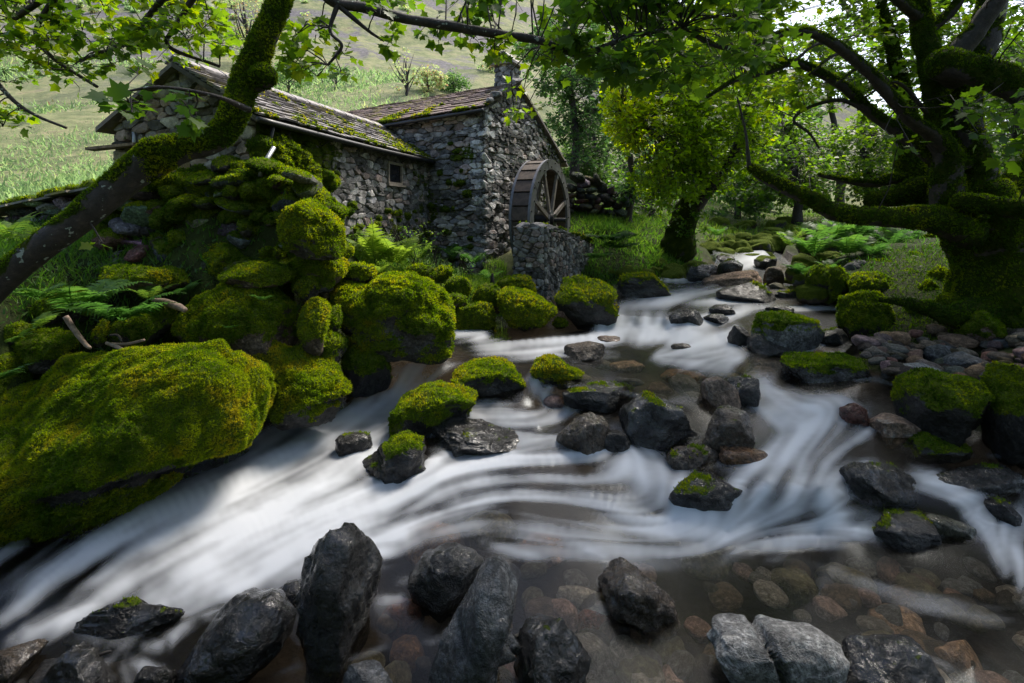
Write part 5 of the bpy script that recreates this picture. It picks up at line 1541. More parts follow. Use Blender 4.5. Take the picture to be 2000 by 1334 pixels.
cushions(mill, np.array(pts), rn.uniform(.04, .11, len(pts)), 78, name='moss_cushions', furL=.036, tone=.4, flat=.8)

# ------------------------------------------------------------------ waterwheel
wc = np.array([.77, 12.9, -.13])
w1, w3 = A3(unit(np.array([.4, .917]))), np.array([0, 0, 1.0])
wa = np.array([w1[1], -w1[0], 0])                           # out of the wheel, towards the stream
RO, RI, HWD = 1.52, 1.27, .23
wheel = thing('water_wheel', 'big overshot waterwheel with grey rims and brown boards beside the mill gable', 'waterwheel', wc - [0, 0, RO])
pol = lambda r, t, a: wc + r * (np.cos(t) * w1 + np.sin(t) * w3) + a * wa
for side in (HWD, -HWD):
    n = 72
    th_ = np.linspace(0, 2 * np.pi, n, endpoint=False)
    V = np.array([pol(r, t, side + dz) for t in th_ for r, dz in ((RO, -.03), (RO, .03), (RI, .03), (RI, -.03))])
    Q = []
    for i in range(n):
        for k in range(4):
            Q.append([i * 4 + k, i * 4 + (k + 1) % 4, ((i + 1) % n) * 4 + (k + 1) % 4, ((i + 1) % n) * 4 + k])
    rim = obj('rim', V, np.array(Q), M['wheel_steel'], wc + wa * side, wheel, None, False)
    if side > 0:
        for k in range(32):
            t = k / 32 * 2 * np.pi + .05
            c = pol(RO - .06 if k % 2 else RI + .06, t, side + .034)
            V, T = tube(np.array([c - wa * .01, c + wa * .014]), .022, 8)
            obj('bolt', V, T, M['iron'], c, rim, None, False)
        for k in range(8):      # joint plates between the rim segments
            t = k / 8 * 2 * np.pi + .2
            c = pol((RO + RI) / 2, t, side + .031)
            rr_, tt_ = np.cos(t) * w1 + np.sin(t) * w3, -np.sin(t) * w1 + np.cos(t) * w3
            V = box_verts(c, rr_, tt_, wa, .124, .006, .002)
            obj('joint', V, BOXF, M['iron'], c, rim, None, False)
for k in range(28):
    t0 = k / 28 * 2 * np.pi
    dt = 2 * np.pi / 28
    # sole board
    V = np.array([pol(r, t, a) for r in (1.27, 1.30) for t in (t0 + .004, t0 + dt - .004) for a in (-.199, .199)])
    obj('sole_board', V, BOXF, M['wheel_wood'], V.mean(0), wheel, None, False)
    # bucket board, leaning back
    V = np.array([pol(r, t0 + dt * .5 + off, a) for r, off in ((1.302, .0), (1.50, .16)) for off2 in (0,) for t_ in (0,) for a in (-.199, .199)])
    V2 = np.array([pol(r, t0 + dt * .5 + off + .018, a) for r, off in ((1.302, .0), (1.50, .16)) for a in (-.199, .199)])
    VV = np.vstack([V, V2])
    obj('bucket_board', VV, [(0, 1, 3, 2), (4, 6, 7, 5), (0, 4, 5, 1), (2, 3, 7, 6), (0, 2, 6, 4), (1, 5, 7, 3)], M['wheel_wood'], VV.mean(0), wheel, None, False)
    # outer facing board between this bucket and the next
    V = np.array([pol(r, t, a) for r, t in ((1.475, t0 + .012), (1.500, t0 + dt * .97), (1.505, t0 + .012), (1.525, t0 + dt * .97)) for a in (-.198, .198)])
    obj('facing_board', V, [(0, 1, 3, 2), (4, 6, 7, 5), (0, 4, 5, 1), (2, 3, 7, 6), (0, 2, 6, 4), (1, 5, 7, 3)], M['wheel_wood'], V.mean(0), wheel, None, False)
for side in (HWD - .02, -HWD + .02):
    for k in range(8):
        t = k / 8 * 2 * np.pi + .39
        rr_, tt_ = np.cos(t) * w1 + np.sin(t) * w3, -np.sin(t) * w1 + np.cos(t) * w3
        V = box_verts(wc + rr_ * .69 + wa * side, rr_, tt_, wa, .62, .05, .032)
        sp = obj('spoke', V, BOXF, M['spoke_wood'], V.mean(0), wheel, None, False)
        if side > 0:
            for r_ in (.16, 1.24):
                V = box_verts(wc + rr_ * r_ + wa * (side + .036), rr_, tt_, wa, .09, .06, .006)
                obj('spoke_plate', V, BOXF, M['wheel_steel'], V.mean(0), sp, None, False)
V, T = tube(np.array([wc - wa * .33, wc + wa * .33]), .16, 20)
obj('hub', V, T, M['iron'], wc, wheel, None, False)
V, T = tube(np.array([wc - wa * 1.0, wc + wa * .62]), .06, 12)
obj('axle', V, T, M['iron'], wc, wheel, None, False)

# wheel pit wall
K = np.array([.658, 10.45])
pit = thing('wheel_pit_wall', 'low wall of small rounded stones in front of the waterwheel', 'wall', A3(K, -1.75))
PL, PT = 3.08, .70
tp_ = np.array([A3(K, -.22), A3(K + gd * PL, -.72), A3(K + gd * PL + ax * PT, -.72), A3(K + ax * PT, -.22)])
bt_ = tp_.copy()
bt_[:, 2] = -1.95
obj('core', np.vstack([tp_ - [0, 0, .02], bt_]), [(0, 1, 2, 3), (4, 7, 6, 5), (0, 4, 5, 1), (1, 5, 6, 2), (2, 6, 7, 3), (3, 7, 4, 0)], M['mortar'], None, pit, None, False)
stone_face(pit, A3(K), gd, go, [(0, -1.95), (PL, -1.95), (PL, -.74), (0, -.24)], .125, .105, 51, lambda s, z: .12 + .4 * sstep(.75, 0, abs(z + .2 + s * .15) * 4), None, None, 250, .05, .12, .6, .9)
stone_face(pit, A3(K), ax, mo_, [(0, -1.95), (PT, -1.95), (PT, -.24), (0, -.24)], .2, .125, 52, lambda s, z: .2, None, None, 60, .05, .1, .5, .9)
pts, rad = [], []
for k in range(11):      # coping stones
    t = (k + .5) / 11
    for j, off in enumerate((.17, .52)):
        V, f = rock_shape(460 + k * 2 + j, 3, 5, .1, .7)
        c = A3(K + gd * PL * t + ax * off, -.20 - .5 * t)
        V = V[:, :1] * A3(gd * .165) + V[:, 1:2] * A3(ax * .19) + V[:, 2:] * np.array([0, 0, .075]) + c
        obj('coping_stone', V, f, M['wallstone'], c, pit, {'moss': np.full(len(V), .15 + .5 * t)}, False, tint=[.16, .155, .15], lime=0.)
for k in range(90):
    t = rn.random() ** .7
    pts.append(A3(K + gd * PL * t + ax * rn.uniform(-.03, .7), -.14 - .5 * t))
    rad.append(rn.uniform(.03, .09) * (.6 + .6 * t))
cushions(pit, np.array(pts), np.array(rad), 79, furL=.04, tone=.6, flat=.6)


# ------------------------------------------------------------------ dry stone walls of rounded, mossy stones
def stacked_wall(th_, xs, tops, bottom, ds, sw, sh, seed, moss, flatz=.8, dark=1.0, thick=.22, furL=None, tone=.45, tints=('brown', 'grey', 'dark')):
    r = np.random.default_rng(seed)
    fur = Geo()
    shp = [rock_shape(500 + seed + k, 3, 4, .12, .75) for k in range(7)]
    n = 0
    py = bottom
    row = 0
    while py > min(tops) - sh and row < 60:
        px = xs[0] + sw * r.random() * .5
        while px < xs[-1]:
            w = sw * r.uniform(.45, 1.7)
            cx = px + w / 2
            top = np.interp(cx, xs, tops)
            d = np.interp(cx, xs, ds) + r.normal() * .09 + (bottom - py) / 1000 * 1.2
            if py > top - sh * .2:
                v, f = shp[r.integers(7)]
                a = r.uniform(0, 6.28)
                ca, sa = math.cos(a), math.sin(a)
                flip = np.array([r.choice([-1, 1]), 1, r.choice([-1, 1])])
                v = v * flip
                if flip.prod() < 0:
                    f = f[:, ::-1]
                s = d / F
                hh = sh * r.uniform(.75, 1.75)
                V = np.stack([v[:, 0] * w * .56 * s, v[:, 1] * thick, v[:, 2] * hh * .60 * s * flatz / .8], 1)
                tl = r.normal() * .25
                V = np.stack([V[:, 0] - tl * V[:, 2], V[:, 1], V[:, 2] + tl * V[:, 0]], 1)
                c = P(cx, py - sh / 2 + r.normal() * sh * .2, d)
                V = V + c
                nn = vnormals(V, f)
                ml = moss(cx, py)
                mv = sstep(-.15, .45, nn[:, 2] * .45 + .5 * fbm(V * 5, 3, seed) + (ml - .5) * 2)
                t = TINT[tints[r.integers(len(tints))]]
                obj('stone', V, f, M['rock'], c, th_, {'moss': mv}, True, tint=[x * dark * r.uniform(.7, 1.3) for x in t], wet=.0, speck=.35)
                fur.add(V, f, moss=mv)
                n += 1
            px += w
        py -= sh * .92
        row += 1
    if furL:
        g = sprigs(np.concatenate(fur.v), np.concatenate(fur.f), np.concatenate(fur.a['moss']), 1.1 / furL ** 2, furL, seed, tone=tone)
        if g:
            obj('moss', g[0], g[1], M['tuft'], None, th_, {'lc': g[2]}, True, kind='stuff')
    return n


dw = thing('dry_stone_wall', 'dry stone retaining wall smothered in green moss below the wing', 'wall', P(400, 520, 6.4))
stacked_wall(dw, [190, 300, 420, 500, 545, 600, 650], [392, 360, 346, 336, 332, 368, 420], 532, [6.75, 6.7, 6.65, 6.6, 6.6, 6.7, 6.9], 40, 26, 3, lambda x, y: (.76 if y < 455 or x > 500 else .40) + .3 * math.sin(x * .04), furL=.028, tone=.45, thick=.26)
pts = np.array([P(rn.uniform(250, 560), 0, 6.85 + rn.uniform(0, .7)) for k in range(60)])
pts[:, 2] = [(HY - np.interp(p[0] / p[1] * 1000 + 1000, [250, 300, 420, 545], [372, 362, 345, 330])) / F * 6.75 - .05 + rn.uniform(-.03, .05) for p in pts]
cushions(dw, pts, rn.uniform(.10, .2, len(pts)), 80, furL=.028, tone=.58, flat=.5, fur=1.2)
fw = thing('field_wall', 'low grey stone wall with slate coping beyond the leaning trunk', 'wall', P(90, 485, 8.6))
stacked_wall(fw, [-120, 0, 110, 200, 245], [440, 424, 398, 380, 372], 492, [8.8, 8.7, 8.6, 8.5, 8.5], 28, 15, 6, lambda x, y: .12, flatz=.7, tints=('grey', 'grey', 'pale', 'dark'), thick=.2)
for k in range(9):
    a, b = -110 + k * 38, -110 + k * 38 + 41
    ya, yb = np.interp([a, b], [-120, 0, 110, 200, 245], [432, 412, 387, 368, 360])
    V = []
    for x, y in ((a, ya), (b, yb)):
        for dd_ in (8.3, 9.1):
            for dz in (0, .035):
                V.append(P(x, y, 8.6) * [1, 0, 1] + [0, dd_ + .05 * (k % 3), dz - .012 * (k % 2)])
    V = np.array(V)
    obj('coping_slate', V, BOXF, M['slate'], V.mean(0), fw, None, False, warm=.0)
pts = np.array([P(x, np.interp(x, [-120, 0, 110, 200, 245], [424, 404, 380, 362, 354]), 8.75) + [0, rn.uniform(-.1, .3), 0] for x in np.linspace(-115, 240, 26)])
cushions(fw, pts, rn.uniform(.10, .2, len(pts)), 81, furL=.034, tone=.62, flat=.6)
plank = box_verts(P(222, 287, 7.7), unit(P(268, 281, 7.7) - P(178, 290, 7.7)), (0, 1, 0), (0, 0, 1), .36, .09, .02)
obj('wooden_plank', plank, BOXF, M['dead_wood'], None, None, None, False, label='weathered plank sticking out from the gable corner of the wing', category='plank')
V, T = tube(np.array([P(262, 258, 7.7), P(264, 300, 7.7)]), .03, 8)
obj('downpipe', V, T, M['zinc'], None, mill)
rw = thing('ruined_wall', 'dark ruined stack of flat stones behind the wheel pit, right of the wheel', 'wall', P(1150, 450, 15.6))
stacked_wall(rw, [1098, 1120, 1140, 1165, 1185, 1210], [398, 360, 348, 352, 372, 400], 462, [15.6] * 6, 17, 11.5, 8, lambda x, y: .30, flatz=.7, dark=.8, thick=.35, tints=('dark', 'brown', 'grey'))

# ------------------------------------------------------------------ trees
def half(o):
    o = np.array(o, float)
    return np.vstack([o, (o * [-1, 1])[::-1][1:-1]])


LEAF_HI = half([(0, 0), (.20, -.07), (.47, .03), (.36, .20), (.50, .30), (.62, .46), (.40, .46), (.32, .66), (.17, .60), (0, 1.0)])
LEAF_MID = half([(0, 0), (.42, .02), (.36, .24), (.60, .46), (.27, .58), (0, 1.0)])
LEAF_LO = half([(0, 0), (.44, .42), (0, 1.0)])


def leaf_mesh_arrays(outline, pos, fwd, nrm, size, fold=.16):
    """all leaves of a kind at once -> verts, tris"""
    n = len(pos)
    side = np.cross(fwd, nrm)
    k = len(outline)
    pts = np.vstack([outline, [[0, .38]]]) if k > 4 else outline
    x, y = pts[:, 0], pts[:, 1] - .0
    h = fold * np.abs(x) - .10 * y ** 2
    V = pos[:, None] + size[:, None, None] * (x[None, :, None] * side[:, None] + y[None, :, None] * fwd[:, None] + h[None, :, None] * nrm[:, None])
    i = np.arange(k)
    T = np.stack([i, (i + 1) % k, np.full(k, k)], 1) if k > 4 else np.array([[0, 1, 2], [0, 2, 3]])
    T = (T[None] + (np.arange(n) * len(pts))[:, None, None]).reshape(-1, 3)
    return V.reshape(-1, 3), T, len(pts)


T6 = np.linspace(0, 1, 6)[:, None]
S6 = np.sin(np.pi * T6)


class Tree:
    def __init__(s, name, label, base, seed, leaf='leaf', group=None, lichen=0.0):
        s.o = thing(name, label, 'tree', base, group)
        s.r = np.random.default_rng(seed)
        s.wood, s.nodes, s.tw, s.lv, s.mat, s.lichen, s.seed = Geo(), [], [], [], leaf, lichen, seed
        s.fur = None

    def limb(s, pts, moss=.5, rough=.22, n=7, freq=5.0, seg=12):
        """pts rows: column, row, distance, radius in frame units"""
        q = spline(pts, n)
        w = np.array([P(*a[:3]) for a in q])
        rad = q[:, 3] * q[:, 2] / F
        rad = rad * (1 + .07 * fbm(w * 3.5, 3, s.seed))
        w = w + (rad * .25)[:, None] * np.stack([fbm(w * 1.5, 2, s.seed + k) for k in range(3)], 1)
        V, T = tube(w, rad, seg, rough, freq, s.seed)
        nn = vnormals(V, T)
        mv = sstep(-.2, .5, nn[:, 2] * .5 + .5 * fbm(V * 3.5, 3, s.seed + 2.) + (moss - .5) * 2)
        V = V + nn * (mv * np.append(np.repeat(rad, seg), [rad[0], rad[-1]]) * .07 * (1 + 1.5 * fbm(V * 9, 3, 3.)))[:, None]
        s.wood.add(V, T, moss=mv)
        s.nodes.append(np.c_[w, rad])

    def twig(s, a, b, ra, rb, sag=.15):
        L = math.sqrt(((b - a) ** 2).sum())
        w = a + (b - a) * T6 + S6 * L * (np.array([0, 0, sag]) + s.r.normal(size=3) * .10) + s.r.normal(size=(6, 3)) * .015 * L
        w[0] = a
        s.tw.append((w, ra + (rb - ra) * T6[:, 0]))
        return w

    def spray(s, px, py, d, rx, ry, rd, twigs, leaves, size, tone=.5, join=True, droop=.25, tw_r=.006):
        c = P(px, py, d)
        R = np.array([rx * d / F, rd, ry * d / F])
        r = s.r
        if join and s.nodes:
            nd_ = np.concatenate(s.nodes)
            k = ((nd_[:, :3] - c) ** 2).sum(1).argmin()
            s.twig(nd_[k, :3], c, min(nd_[k, 3] * .5, tw_r * 1.8), tw_r)
        for k in range(twigs):
            dirn = unit(r.normal(size=3))
            e = c + R * dirn * r.uniform(.5, 1.0) * .9
            a = c + R * dirn * r.uniform(0, .25)
            w = s.twig(a, e, tw_r, tw_r * .4, .12)
            n = max(1, int(leaves * r.uniform(.6, 1.4)))
            t = r.uniform(.1, 1.0, n)
            base = np.stack([np.interp(t, T6[:, 0], w[:, j]) for j in range(3)], 1)
            ax_ = unit(e - a)
            f = unit(ax_ * .5 + r.normal(size=(n, 3)) * [.8, .8, .45] + [0, 0, -droop])
            up = unit(np.array([0, 0, 1.0]) + r.normal(size=(n, 3)) * .42)
            nn = unit(up - f * (up * f).sum(1)[:, None])
            sz = size * r.uniform(.55, 1.25, n)
            pos = base + f * sz[:, None] * r.uniform(.2, .8, n)[:, None]
            lc = tone + r.normal(size=n) * .15
            s.lv.append((pos, f, nn, sz, lc))

    def fill(s, region, count, dr, rpx, twigs, leaves, size, tone=.5, thr=-.15, freq=2.2, **k):
        """sprays spread over a part of the crown, with gaps"""
        r = s.r
        P_ = np.array(region, float)
        n = tries = 0
        while n < count and tries < count * 30:
            tries += 1
            x, y = r.uniform(P_[:, 0].min(), P_[:, 0].max()), r.uniform(P_[:, 1].min(), P_[:, 1].max())
            if not in_poly(np.array([x]), np.array([y]), region)[0]:
                continue
            d = r.uniform(*dr)
            if fbm(P(x, y, d)[None] * freq / 2, 2, s.seed)[0] < thr:
                continue
            tn = tone(x, y) if callable(tone) else tone
            q = rpx * r.uniform(.7, 1.3)
            s.spray(x, y, d, q, q * .75, q * d / F * 1.1, twigs, leaves, size, tn, **k)
            n += 1

    def build(s, outline, single=0, name='crown', fold=.16):
        tr = s.wood.build('trunk', M['bark'], s.o, WL[s.o.name], lichen=float(s.lichen))
        if s.fur:
            V, T, mv = np.concatenate(s.wood.v), np.concatenate(s.wood.f), np.concatenate(s.wood.a['moss'])
            g = sprigs(V, T, mv, s.fur[1] / s.fur[0] ** 2, s.fur[0], s.seed, tone=s.fur[2])
            if g:
                obj('moss', g[0], g[1], M['tuft'], None, tr, {'lc': g[2]}, True, kind='stuff')
        if s.tw:
            pick = [0, 2, 5] if len(outline) <= 4 else [0, 1, 3, 5]
            W = np.array([w[pick] for w, _ in s.tw])
            Rr = np.array([q[pick] for _, q in s.tw])
            t = unit(np.gradient(W, axis=1))
            x = unit(np.cross(t, np.array([.31, .27, .91])))
            y = np.cross(t, x)
            a = np.arange(3) * 2.0944
            V = W[:, :, None] + Rr[:, :, None, None] * (np.cos(a)[None, None, :, None] * x[:, :, None] + np.sin(a)[None, None, :, None] * y[:, :, None])
            n, m_ = W.shape[:2]
            i, j = np.meshgrid(np.arange(m_ - 1), np.arange(3), indexing='ij')
            p0, p1 = (i * 3 + j).ravel(), (i * 3 + (j + 1) % 3).ravel()
            Q = np.stack([p0, p1, p1 + 3, p0 + 3], 1)
            Q = (Q[None] + (np.arange(n) * m_ * 3)[:, None, None]).reshape(-1, 4)
            obj('twigs', V.reshape(-1, 3), Q, M['twig'], WL[s.o.name], s.o, None, True, kind='stuff')
        if not s.lv:
            return
        pos, f, nn, sz, lc = (np.concatenate([l[k] for l in s.lv]) for k in range(5))
        lc = np.clip(lc + .3 * fbm(pos * 1.6, 2, 5.), 0, 1)
        order = np.arange(len(pos))
        if single:
            d = pos[:, 1]
            px, py = pos[:, 0] / d * 1000 + 1000, HY - pos[:, 2] / d * 1000
            score = sz / d * ((px > 0) & (px < 2000) & (py > 0) & (py < 1334))
            order = np.argsort(-score)
        one, rest = order[:single], order[single:]
        V, T, k = leaf_mesh_arrays(outline, pos[rest], f[rest], nn[rest], sz[rest], fold)
        cr = obj(name, V, T, M[s.mat], WL[s.o.name], s.o, {'lc': np.repeat(lc[rest], k)}, True, kind='stuff')
        if single:
            v0, t0, k0 = leaf_mesh_arrays(LEAF_HI, np.zeros((1, 3)), np.array([[0, 1.0, 0]]), np.array([[0, 0, 1.0]]), np.ones(1))
            mes = [make_mesh('leaf', v0, t0, M[s.mat], {'lc': np.full(len(v0), q)}) for q in np.linspace(.05, .95, 10)]
            for i in one:
                sd = np.cross(f[i], nn[i])
                R3 = mathutils.Matrix((sd, f[i], nn[i])).transposed()
                add_obj('leaf', mes[int(np.clip(lc[i] * 10, 0, 9))], pos[i], cr, R3, (sz[i],) * 3)


# the leaning sycamore by the camera
A = Tree('leaning_sycamore', 'leaning mossy sycamore whose bent trunk crosses the upper left', P(-140, 690, 4.0), 5, 'leaf', lichen=1.0)
A.limb([(-190, 735, 3.9, 38), (-60, 606, 4.0, 30), (30, 524, 4.05, 26), (150, 434, 4.1, 27), (250, 350, 4.2, 30), (300, 310, 4.25, 34)], .50, .08, 10, 4, 22)
A.limb([(280, 332, 4.25, 30), (312, 300, 4.25, 34), (360, 286, 4.3, 27), (410, 278, 4.35, 24), (446, 246, 4.4, 25), (466, 200, 4.45, 24)], .74, .14, 10, 5, 20)
A.limb([(446, 250, 4.4, 23), (466, 200, 4.45, 24), (484, 150, 4.5, 26), (508, 97, 4.5, 23), (530, 42, 4.55, 21.5), (547, 0, 4.6, 20), (562, -60, 4.7, 19), (590, -160, 4.9, 17), (640, -260, 5.2, 15)], .74, .14, 9, 6, 18)
A.limb([(500, 160, 4.5, 20), (516, 150, 4.45, 24), (524, 160, 4.42, 14)], .75, .2, 6, 4, 12)
A.limb([(560, -80, 4.7, 16), (600, -50, 4.8, 13), (650, 2, 4.9, 11), (710, 14, 5.0, 10), (790, 36, 5.1, 10), (850, 46, 5.15, 9.5), (905, 56, 5.2, 9.5), (980, 68, 5.3, 9), (1040, 78, 5.35, 8.5), (1090, 94, 5.4, 8), (1135, 106, 5.45, 7), (1180, 92, 5.5, 6), (1230, 70, 5.6, 5), (1330, 55, 5.8, 4)], .22, .2, 8, 6, 9)
A.limb([(520, -120, 4.75, 14), (400, -100, 5.2, 12), (250, -60, 5.7, 9), (120, -20, 6.0, 7), (20, 40, 6.2, 5)], .2, .2, 7, 6, 8)
A.limb([(400, -100, 5.2, 9), (300, 20, 5.6, 6), (230, 90, 5.9, 5), (150, 120, 6.1, 3.5)], .2, .2, 7, 6, 7)
A.limb([(440, -100, 5.2, 9), (350, 40, 5.6, 5), (330, 90, 5.7, 4), (430, 130, 5.9, 3)], .2, .2, 7, 6, 7)
A.limb([(120, -20, 6.0, 6), (70, 60, 6.1, 4.5), (100, 110, 6.1, 4), (190, 170, 6.1, 3)], .2, .2, 7, 6, 7)
A.limb([(-40, 120, 6.0, 5), (20, 190, 6.0, 4), (70, 225, 6.0, 3), (130, 250, 6.0, 2.5)], .2, .2, 7, 6, 7)
A.limb([(486, 215, 4.35, 7), (430, 190, 4.0, 4), (360, 175, 3.85, 3.5), (300, 170, 3.75, 3), (240, 180, 3.7, 2.5)], .2, .2, 7, 6, 7)
A.limb([(660, 6, 4.9, 6), (645, 60, 4.9, 3.5), (668, 90, 4.9, 3), (640, 128, 4.95, 2.5)], .1, .2, 7, 6, 7)
A.limb([(655, 5, 4.9, 6), (720, 60, 5.0, 3.5), (750, 80, 5.1, 2.5)], .1, .2, 7, 6, 7)
A.fur = (.020, 1.5, .45)
A.fill([(-60, -60), (480, -60), (470, 50), (430, 95), (330, 105), (250, 110), (160, 110), (60, 130), (-60, 140)], 62, (5.4, 6.6), 62, 5, 6, .105, .72, -.2)
A.fill([(60, 60), (240, 90), (320, 110), (310, 150), (250, 180), (190, 190), (100, 140)], 9, (5.6, 6.4), 46, 4, 5, .10, .75, -.3)
A.fill([(-60, 130), (40, 170), (130, 220), (140, 265), (60, 275), (-60, 270)], 11, (5.7, 6.3), 45, 4, 5, .105, .62, -.4)
A.fill([(215, 150), (300, 135), (360, 165), (400, 215), (360, 215), (300, 215), (260, 250), (215, 220)], 8, (3.6, 4.1), 34, 2, 4, .135, .25, -.6, droop=.45)
A.fill([(555, 40), (600, 30), (690, 20), (790, 20), (800, 60), (760, 90), (700, 130), (640, 160), (570, 150)], 17, (4.7, 5.4), 40, 3, 5, .105, .66, -.4)
A.fill([(640, -60), (1560, -60), (1560, 60), (1450, 130), (1300, 170), (1180, 150), (1100, 70), (900, 30), (700, -5)], 66, (4.9, 6.4), 70, 6, 6, .125, .42, -.2)
A.fill([(840, 40), (960, 50), (1100, 90), (1200, 95), (1230, 150), (1160, 150), (1060, 110), (960, 105), (860, 80)], 16, (5.2, 6.0), 45, 4, 5, .105, .7, -.5)
A.fill([(980, 170), (1040, 165), (1070, 200), (1040, 225), (990, 215)], 4, (6.4, 6.9), 26, 3, 4, .10, .9, -.9)
A.fill([(185, 452), (240, 448), (245, 480), (200, 475)], 1, (4.0, 4.05), 24, 2, 2, .14, .75, -.9, join=True)
A.fill([(-500, -700), (1500, -700), (1500, -60), (-500, -60)], 60, (4.6, 7.5), 120, 5, 5, .15, .5, -.25, freq=1.0)
A.build(LEAF_MID, 300)

# the great mossy tree on the right bank
Bt = Tree('mossy_giant_tree', 'huge dark mossy tree with many twisted limbs on the right bank', P(1930, 620, 7.6), 8, 'leaf')
Bt.limb([(1945, 650, 7.5, 89.6), (1945, 590, 7.55, 73.6), (1945, 520, 7.6, 67.2), (1930, 450, 7.6, 64.0), (1915, 400, 7.6, 56.0), (1910, 360, 7.6, 40.0)], 0.69, .16, 8, 3.3, 30)
Bt.limb([(1900, 440, 7.55, 46.4), (1905, 380, 7.55, 33.6), (1905, 320, 7.6, 28.8), (1890, 260, 7.6, 27.2), (1880, 210, 7.6, 26.4), (1900, 140, 7.6, 24.0), (1925, 60, 7.6, 24.0), (1945, -30, 7.6, 22.4), (1960, -160, 7.7, 17.6)], 0.59, .16, 8, 4.5, 16)
Bt.limb([(1860, 440, 7.5, 36.0), (1850, 370, 7.5, 27.2), (1852, 310, 7.5, 22.4), (1830, 270, 7.5, 19.2)], 0.61, .16, 8, 4.5, 14)
Bt.limb([(1880, 330, 7.6, 24.0), (1838, 260, 7.7, 20.8), (1828, 180, 7.7, 20.0), (1815, 110, 7.7, 19.2), (1800, 40, 7.8, 17.6), (1790, -40, 7.8, 14.4), (1770, -160, 7.9, 9.6)], 0.69, .16, 8, 4.5, 14)
Bt.limb([(1860, 310, 7.5, 17.6), (1818, 262, 7.4, 13.6), (1776, 231, 7.3, 12.0), (1724, 173, 7.2, 11.2), (1677, 121, 7.1, 10.8), (1619, 79, 7.0, 10.0), (1567, 60, 6.9, 8.8), (1504, 73, 6.8, 8.0), (1451, 94, 6.7, 6.8), (1393, 87, 6.6, 4.8), (1340, 60, 6.5, 3.2)], 0.61, .16, 7, 7.5, 11)
Bt.limb([(1850, 330, 7.7, 17.6), (1800, 290, 7.8, 14.4), (1761, 262, 7.9, 12.8), (1703, 220, 8.0, 11.2), (1661, 178, 8.0, 10.4), (1603, 142, 8.0, 9.2), (1546, 123, 8.0, 8.0), (1493, 142, 8.0, 6.4), (1435, 157, 8.0, 4.8), (1380, 190, 8.0, 3.2)], 0.64, .16, 7, 7.5, 11)
Bt.limb([(1890, 450, 7.3, 33.6), (1818, 428, 7.0, 24.0), (1745, 427, 6.9, 19.2), (1682, 422, 6.8, 17.6), (1619, 411, 6.75, 16.8), (1590, 392, 6.75, 14.4), (1561, 378, 6.75, 13.6), (1504, 351, 6.75, 12.0), (1464, 326, 6.75, 8.0)], 0.77, .16, 7, 6.0, 14)
Bt.limb([(1464, 328, 6.75, 4.8), (1460, 290, 6.75, 3.2), (1455, 250, 6.8, 2.4), (1440, 190, 6.8, 1.6)], 0.39, .16, 6, 9.0, 7)
Bt.limb([(1900, 420, 7.2, 27.2), (1880, 398, 7.0, 17.6), (1930, 400, 6.7, 17.6), (1990, 408, 6.5, 19.2), (2080, 410, 6.4, 19.2)], 0.81, .16, 7, 6.0, 14)
Bt.limb([(1880, 380, 8.2, 24.0), (1818, 352, 8.4, 13.6), (1745, 350, 8.5, 11.2), (1700, 358, 8.5, 8.8), (1650, 352, 8.5, 6.4), (1598, 341, 8.5, 4.0)], 0.64, .16, 7, 6.0, 10)
Bt.limb([(1870, 400, 8.2, 32.0), (1800, 372, 8.3, 25.6), (1750, 385, 8.3, 17.6), (1705, 392, 8.3, 14.4), (1690, 392, 8.3, 6.4)], 0.79, .16, 7, 6.0, 12)
Bt.limb([(1800, 390, 8.5, 36.0), (1780, 330, 8.6, 25.6), (1775, 270, 8.7, 19.2), (1770, 200, 8.8, 14.4), (1745, 100, 8.9, 11.2), (1720, 0, 9, 8.0), (1700, -90, 9, 4.8)], 0.74, .16, 7, 4.5, 12)
Bt.limb([(1870, 150, 7.4, 24.0), (1846, 125, 7.2, 28.8), (1892, 136, 7.0, 27.2), (1944, 152, 6.8, 28.8), (2010, 182, 6.6, 28.8), (2090, 210, 6.4, 27.2)], 0.69, .16, 8, 4.5, 16)
Bt.limb([(1850, 120, 7.3, 22.4), (1880, 90, 7.2, 19.2), (1915, 50, 7.1, 17.6), (1950, 0, 7.0, 16.0), (1990, -60, 6.9, 12.8)], 0.44, .16, 8, 4.5, 13)
Bt.limb([(1800, 40, 7.8, 11.2), (1760, 5, 7.6, 9.6), (1700, -40, 7.4, 7.2), (1600, -80, 7.2, 4.8)], 0.59, .16, 7, 6.0, 10)
Bt.limb([(1815, 60, 7.8, 11.2), (1860, 20, 7.7, 9.6), (1890, -30, 7.6, 8.0)], 0.59, .16, 7, 6.0, 10)
Bt.limb([(1960, 420, 7.8, 32.0), (1990, 350, 7.9, 20.8), (2040, 280, 8.0, 17.6), (2100, 200, 8.0, 14.4)], 0.69, .16, 7, 4.5, 12)
Bt.limb([(1930, 620, 7.3, 48.0), (1860, 620, 7.1, 20.8), (1800, 600, 7.3, 12.8), (1760, 590, 7.6, 8.0), (1720, 585, 7.9, 4.8)], 0.79, .16, 7, 6.0, 11)
Bt.limb([(1950, 620, 7.2, 40.0), (1990, 640, 6.9, 19.2), (2060, 650, 6.6, 11.2)], 0.79, .16, 7, 6.0, 11)
for px in (1750, 1690, 1640, 1600):
    Bt.limb([(px + 60, 220 - (1750 - px) * .8, 7.6, 4.8), (px, 160 - (1750 - px) * .5, 7.4, 3.2), (px - 60, 190 - (1750 - px) * .4, 7.3, 2.0)], 0.49, .16, 6, 7.5, 7)
Bt.limb([(1700, 220, 8.0, 4.8), (1640, 195, 8.0, 4.0), (1580, 210, 8.0, 3.2), (1550, 235, 8.0, 2.8), (1580, 260, 8, 2.4), (1600, 290, 8, 1.6)], 0.49, .16, 6, 7.5, 7)
Bt.fur = (.030, 1.0, .30)
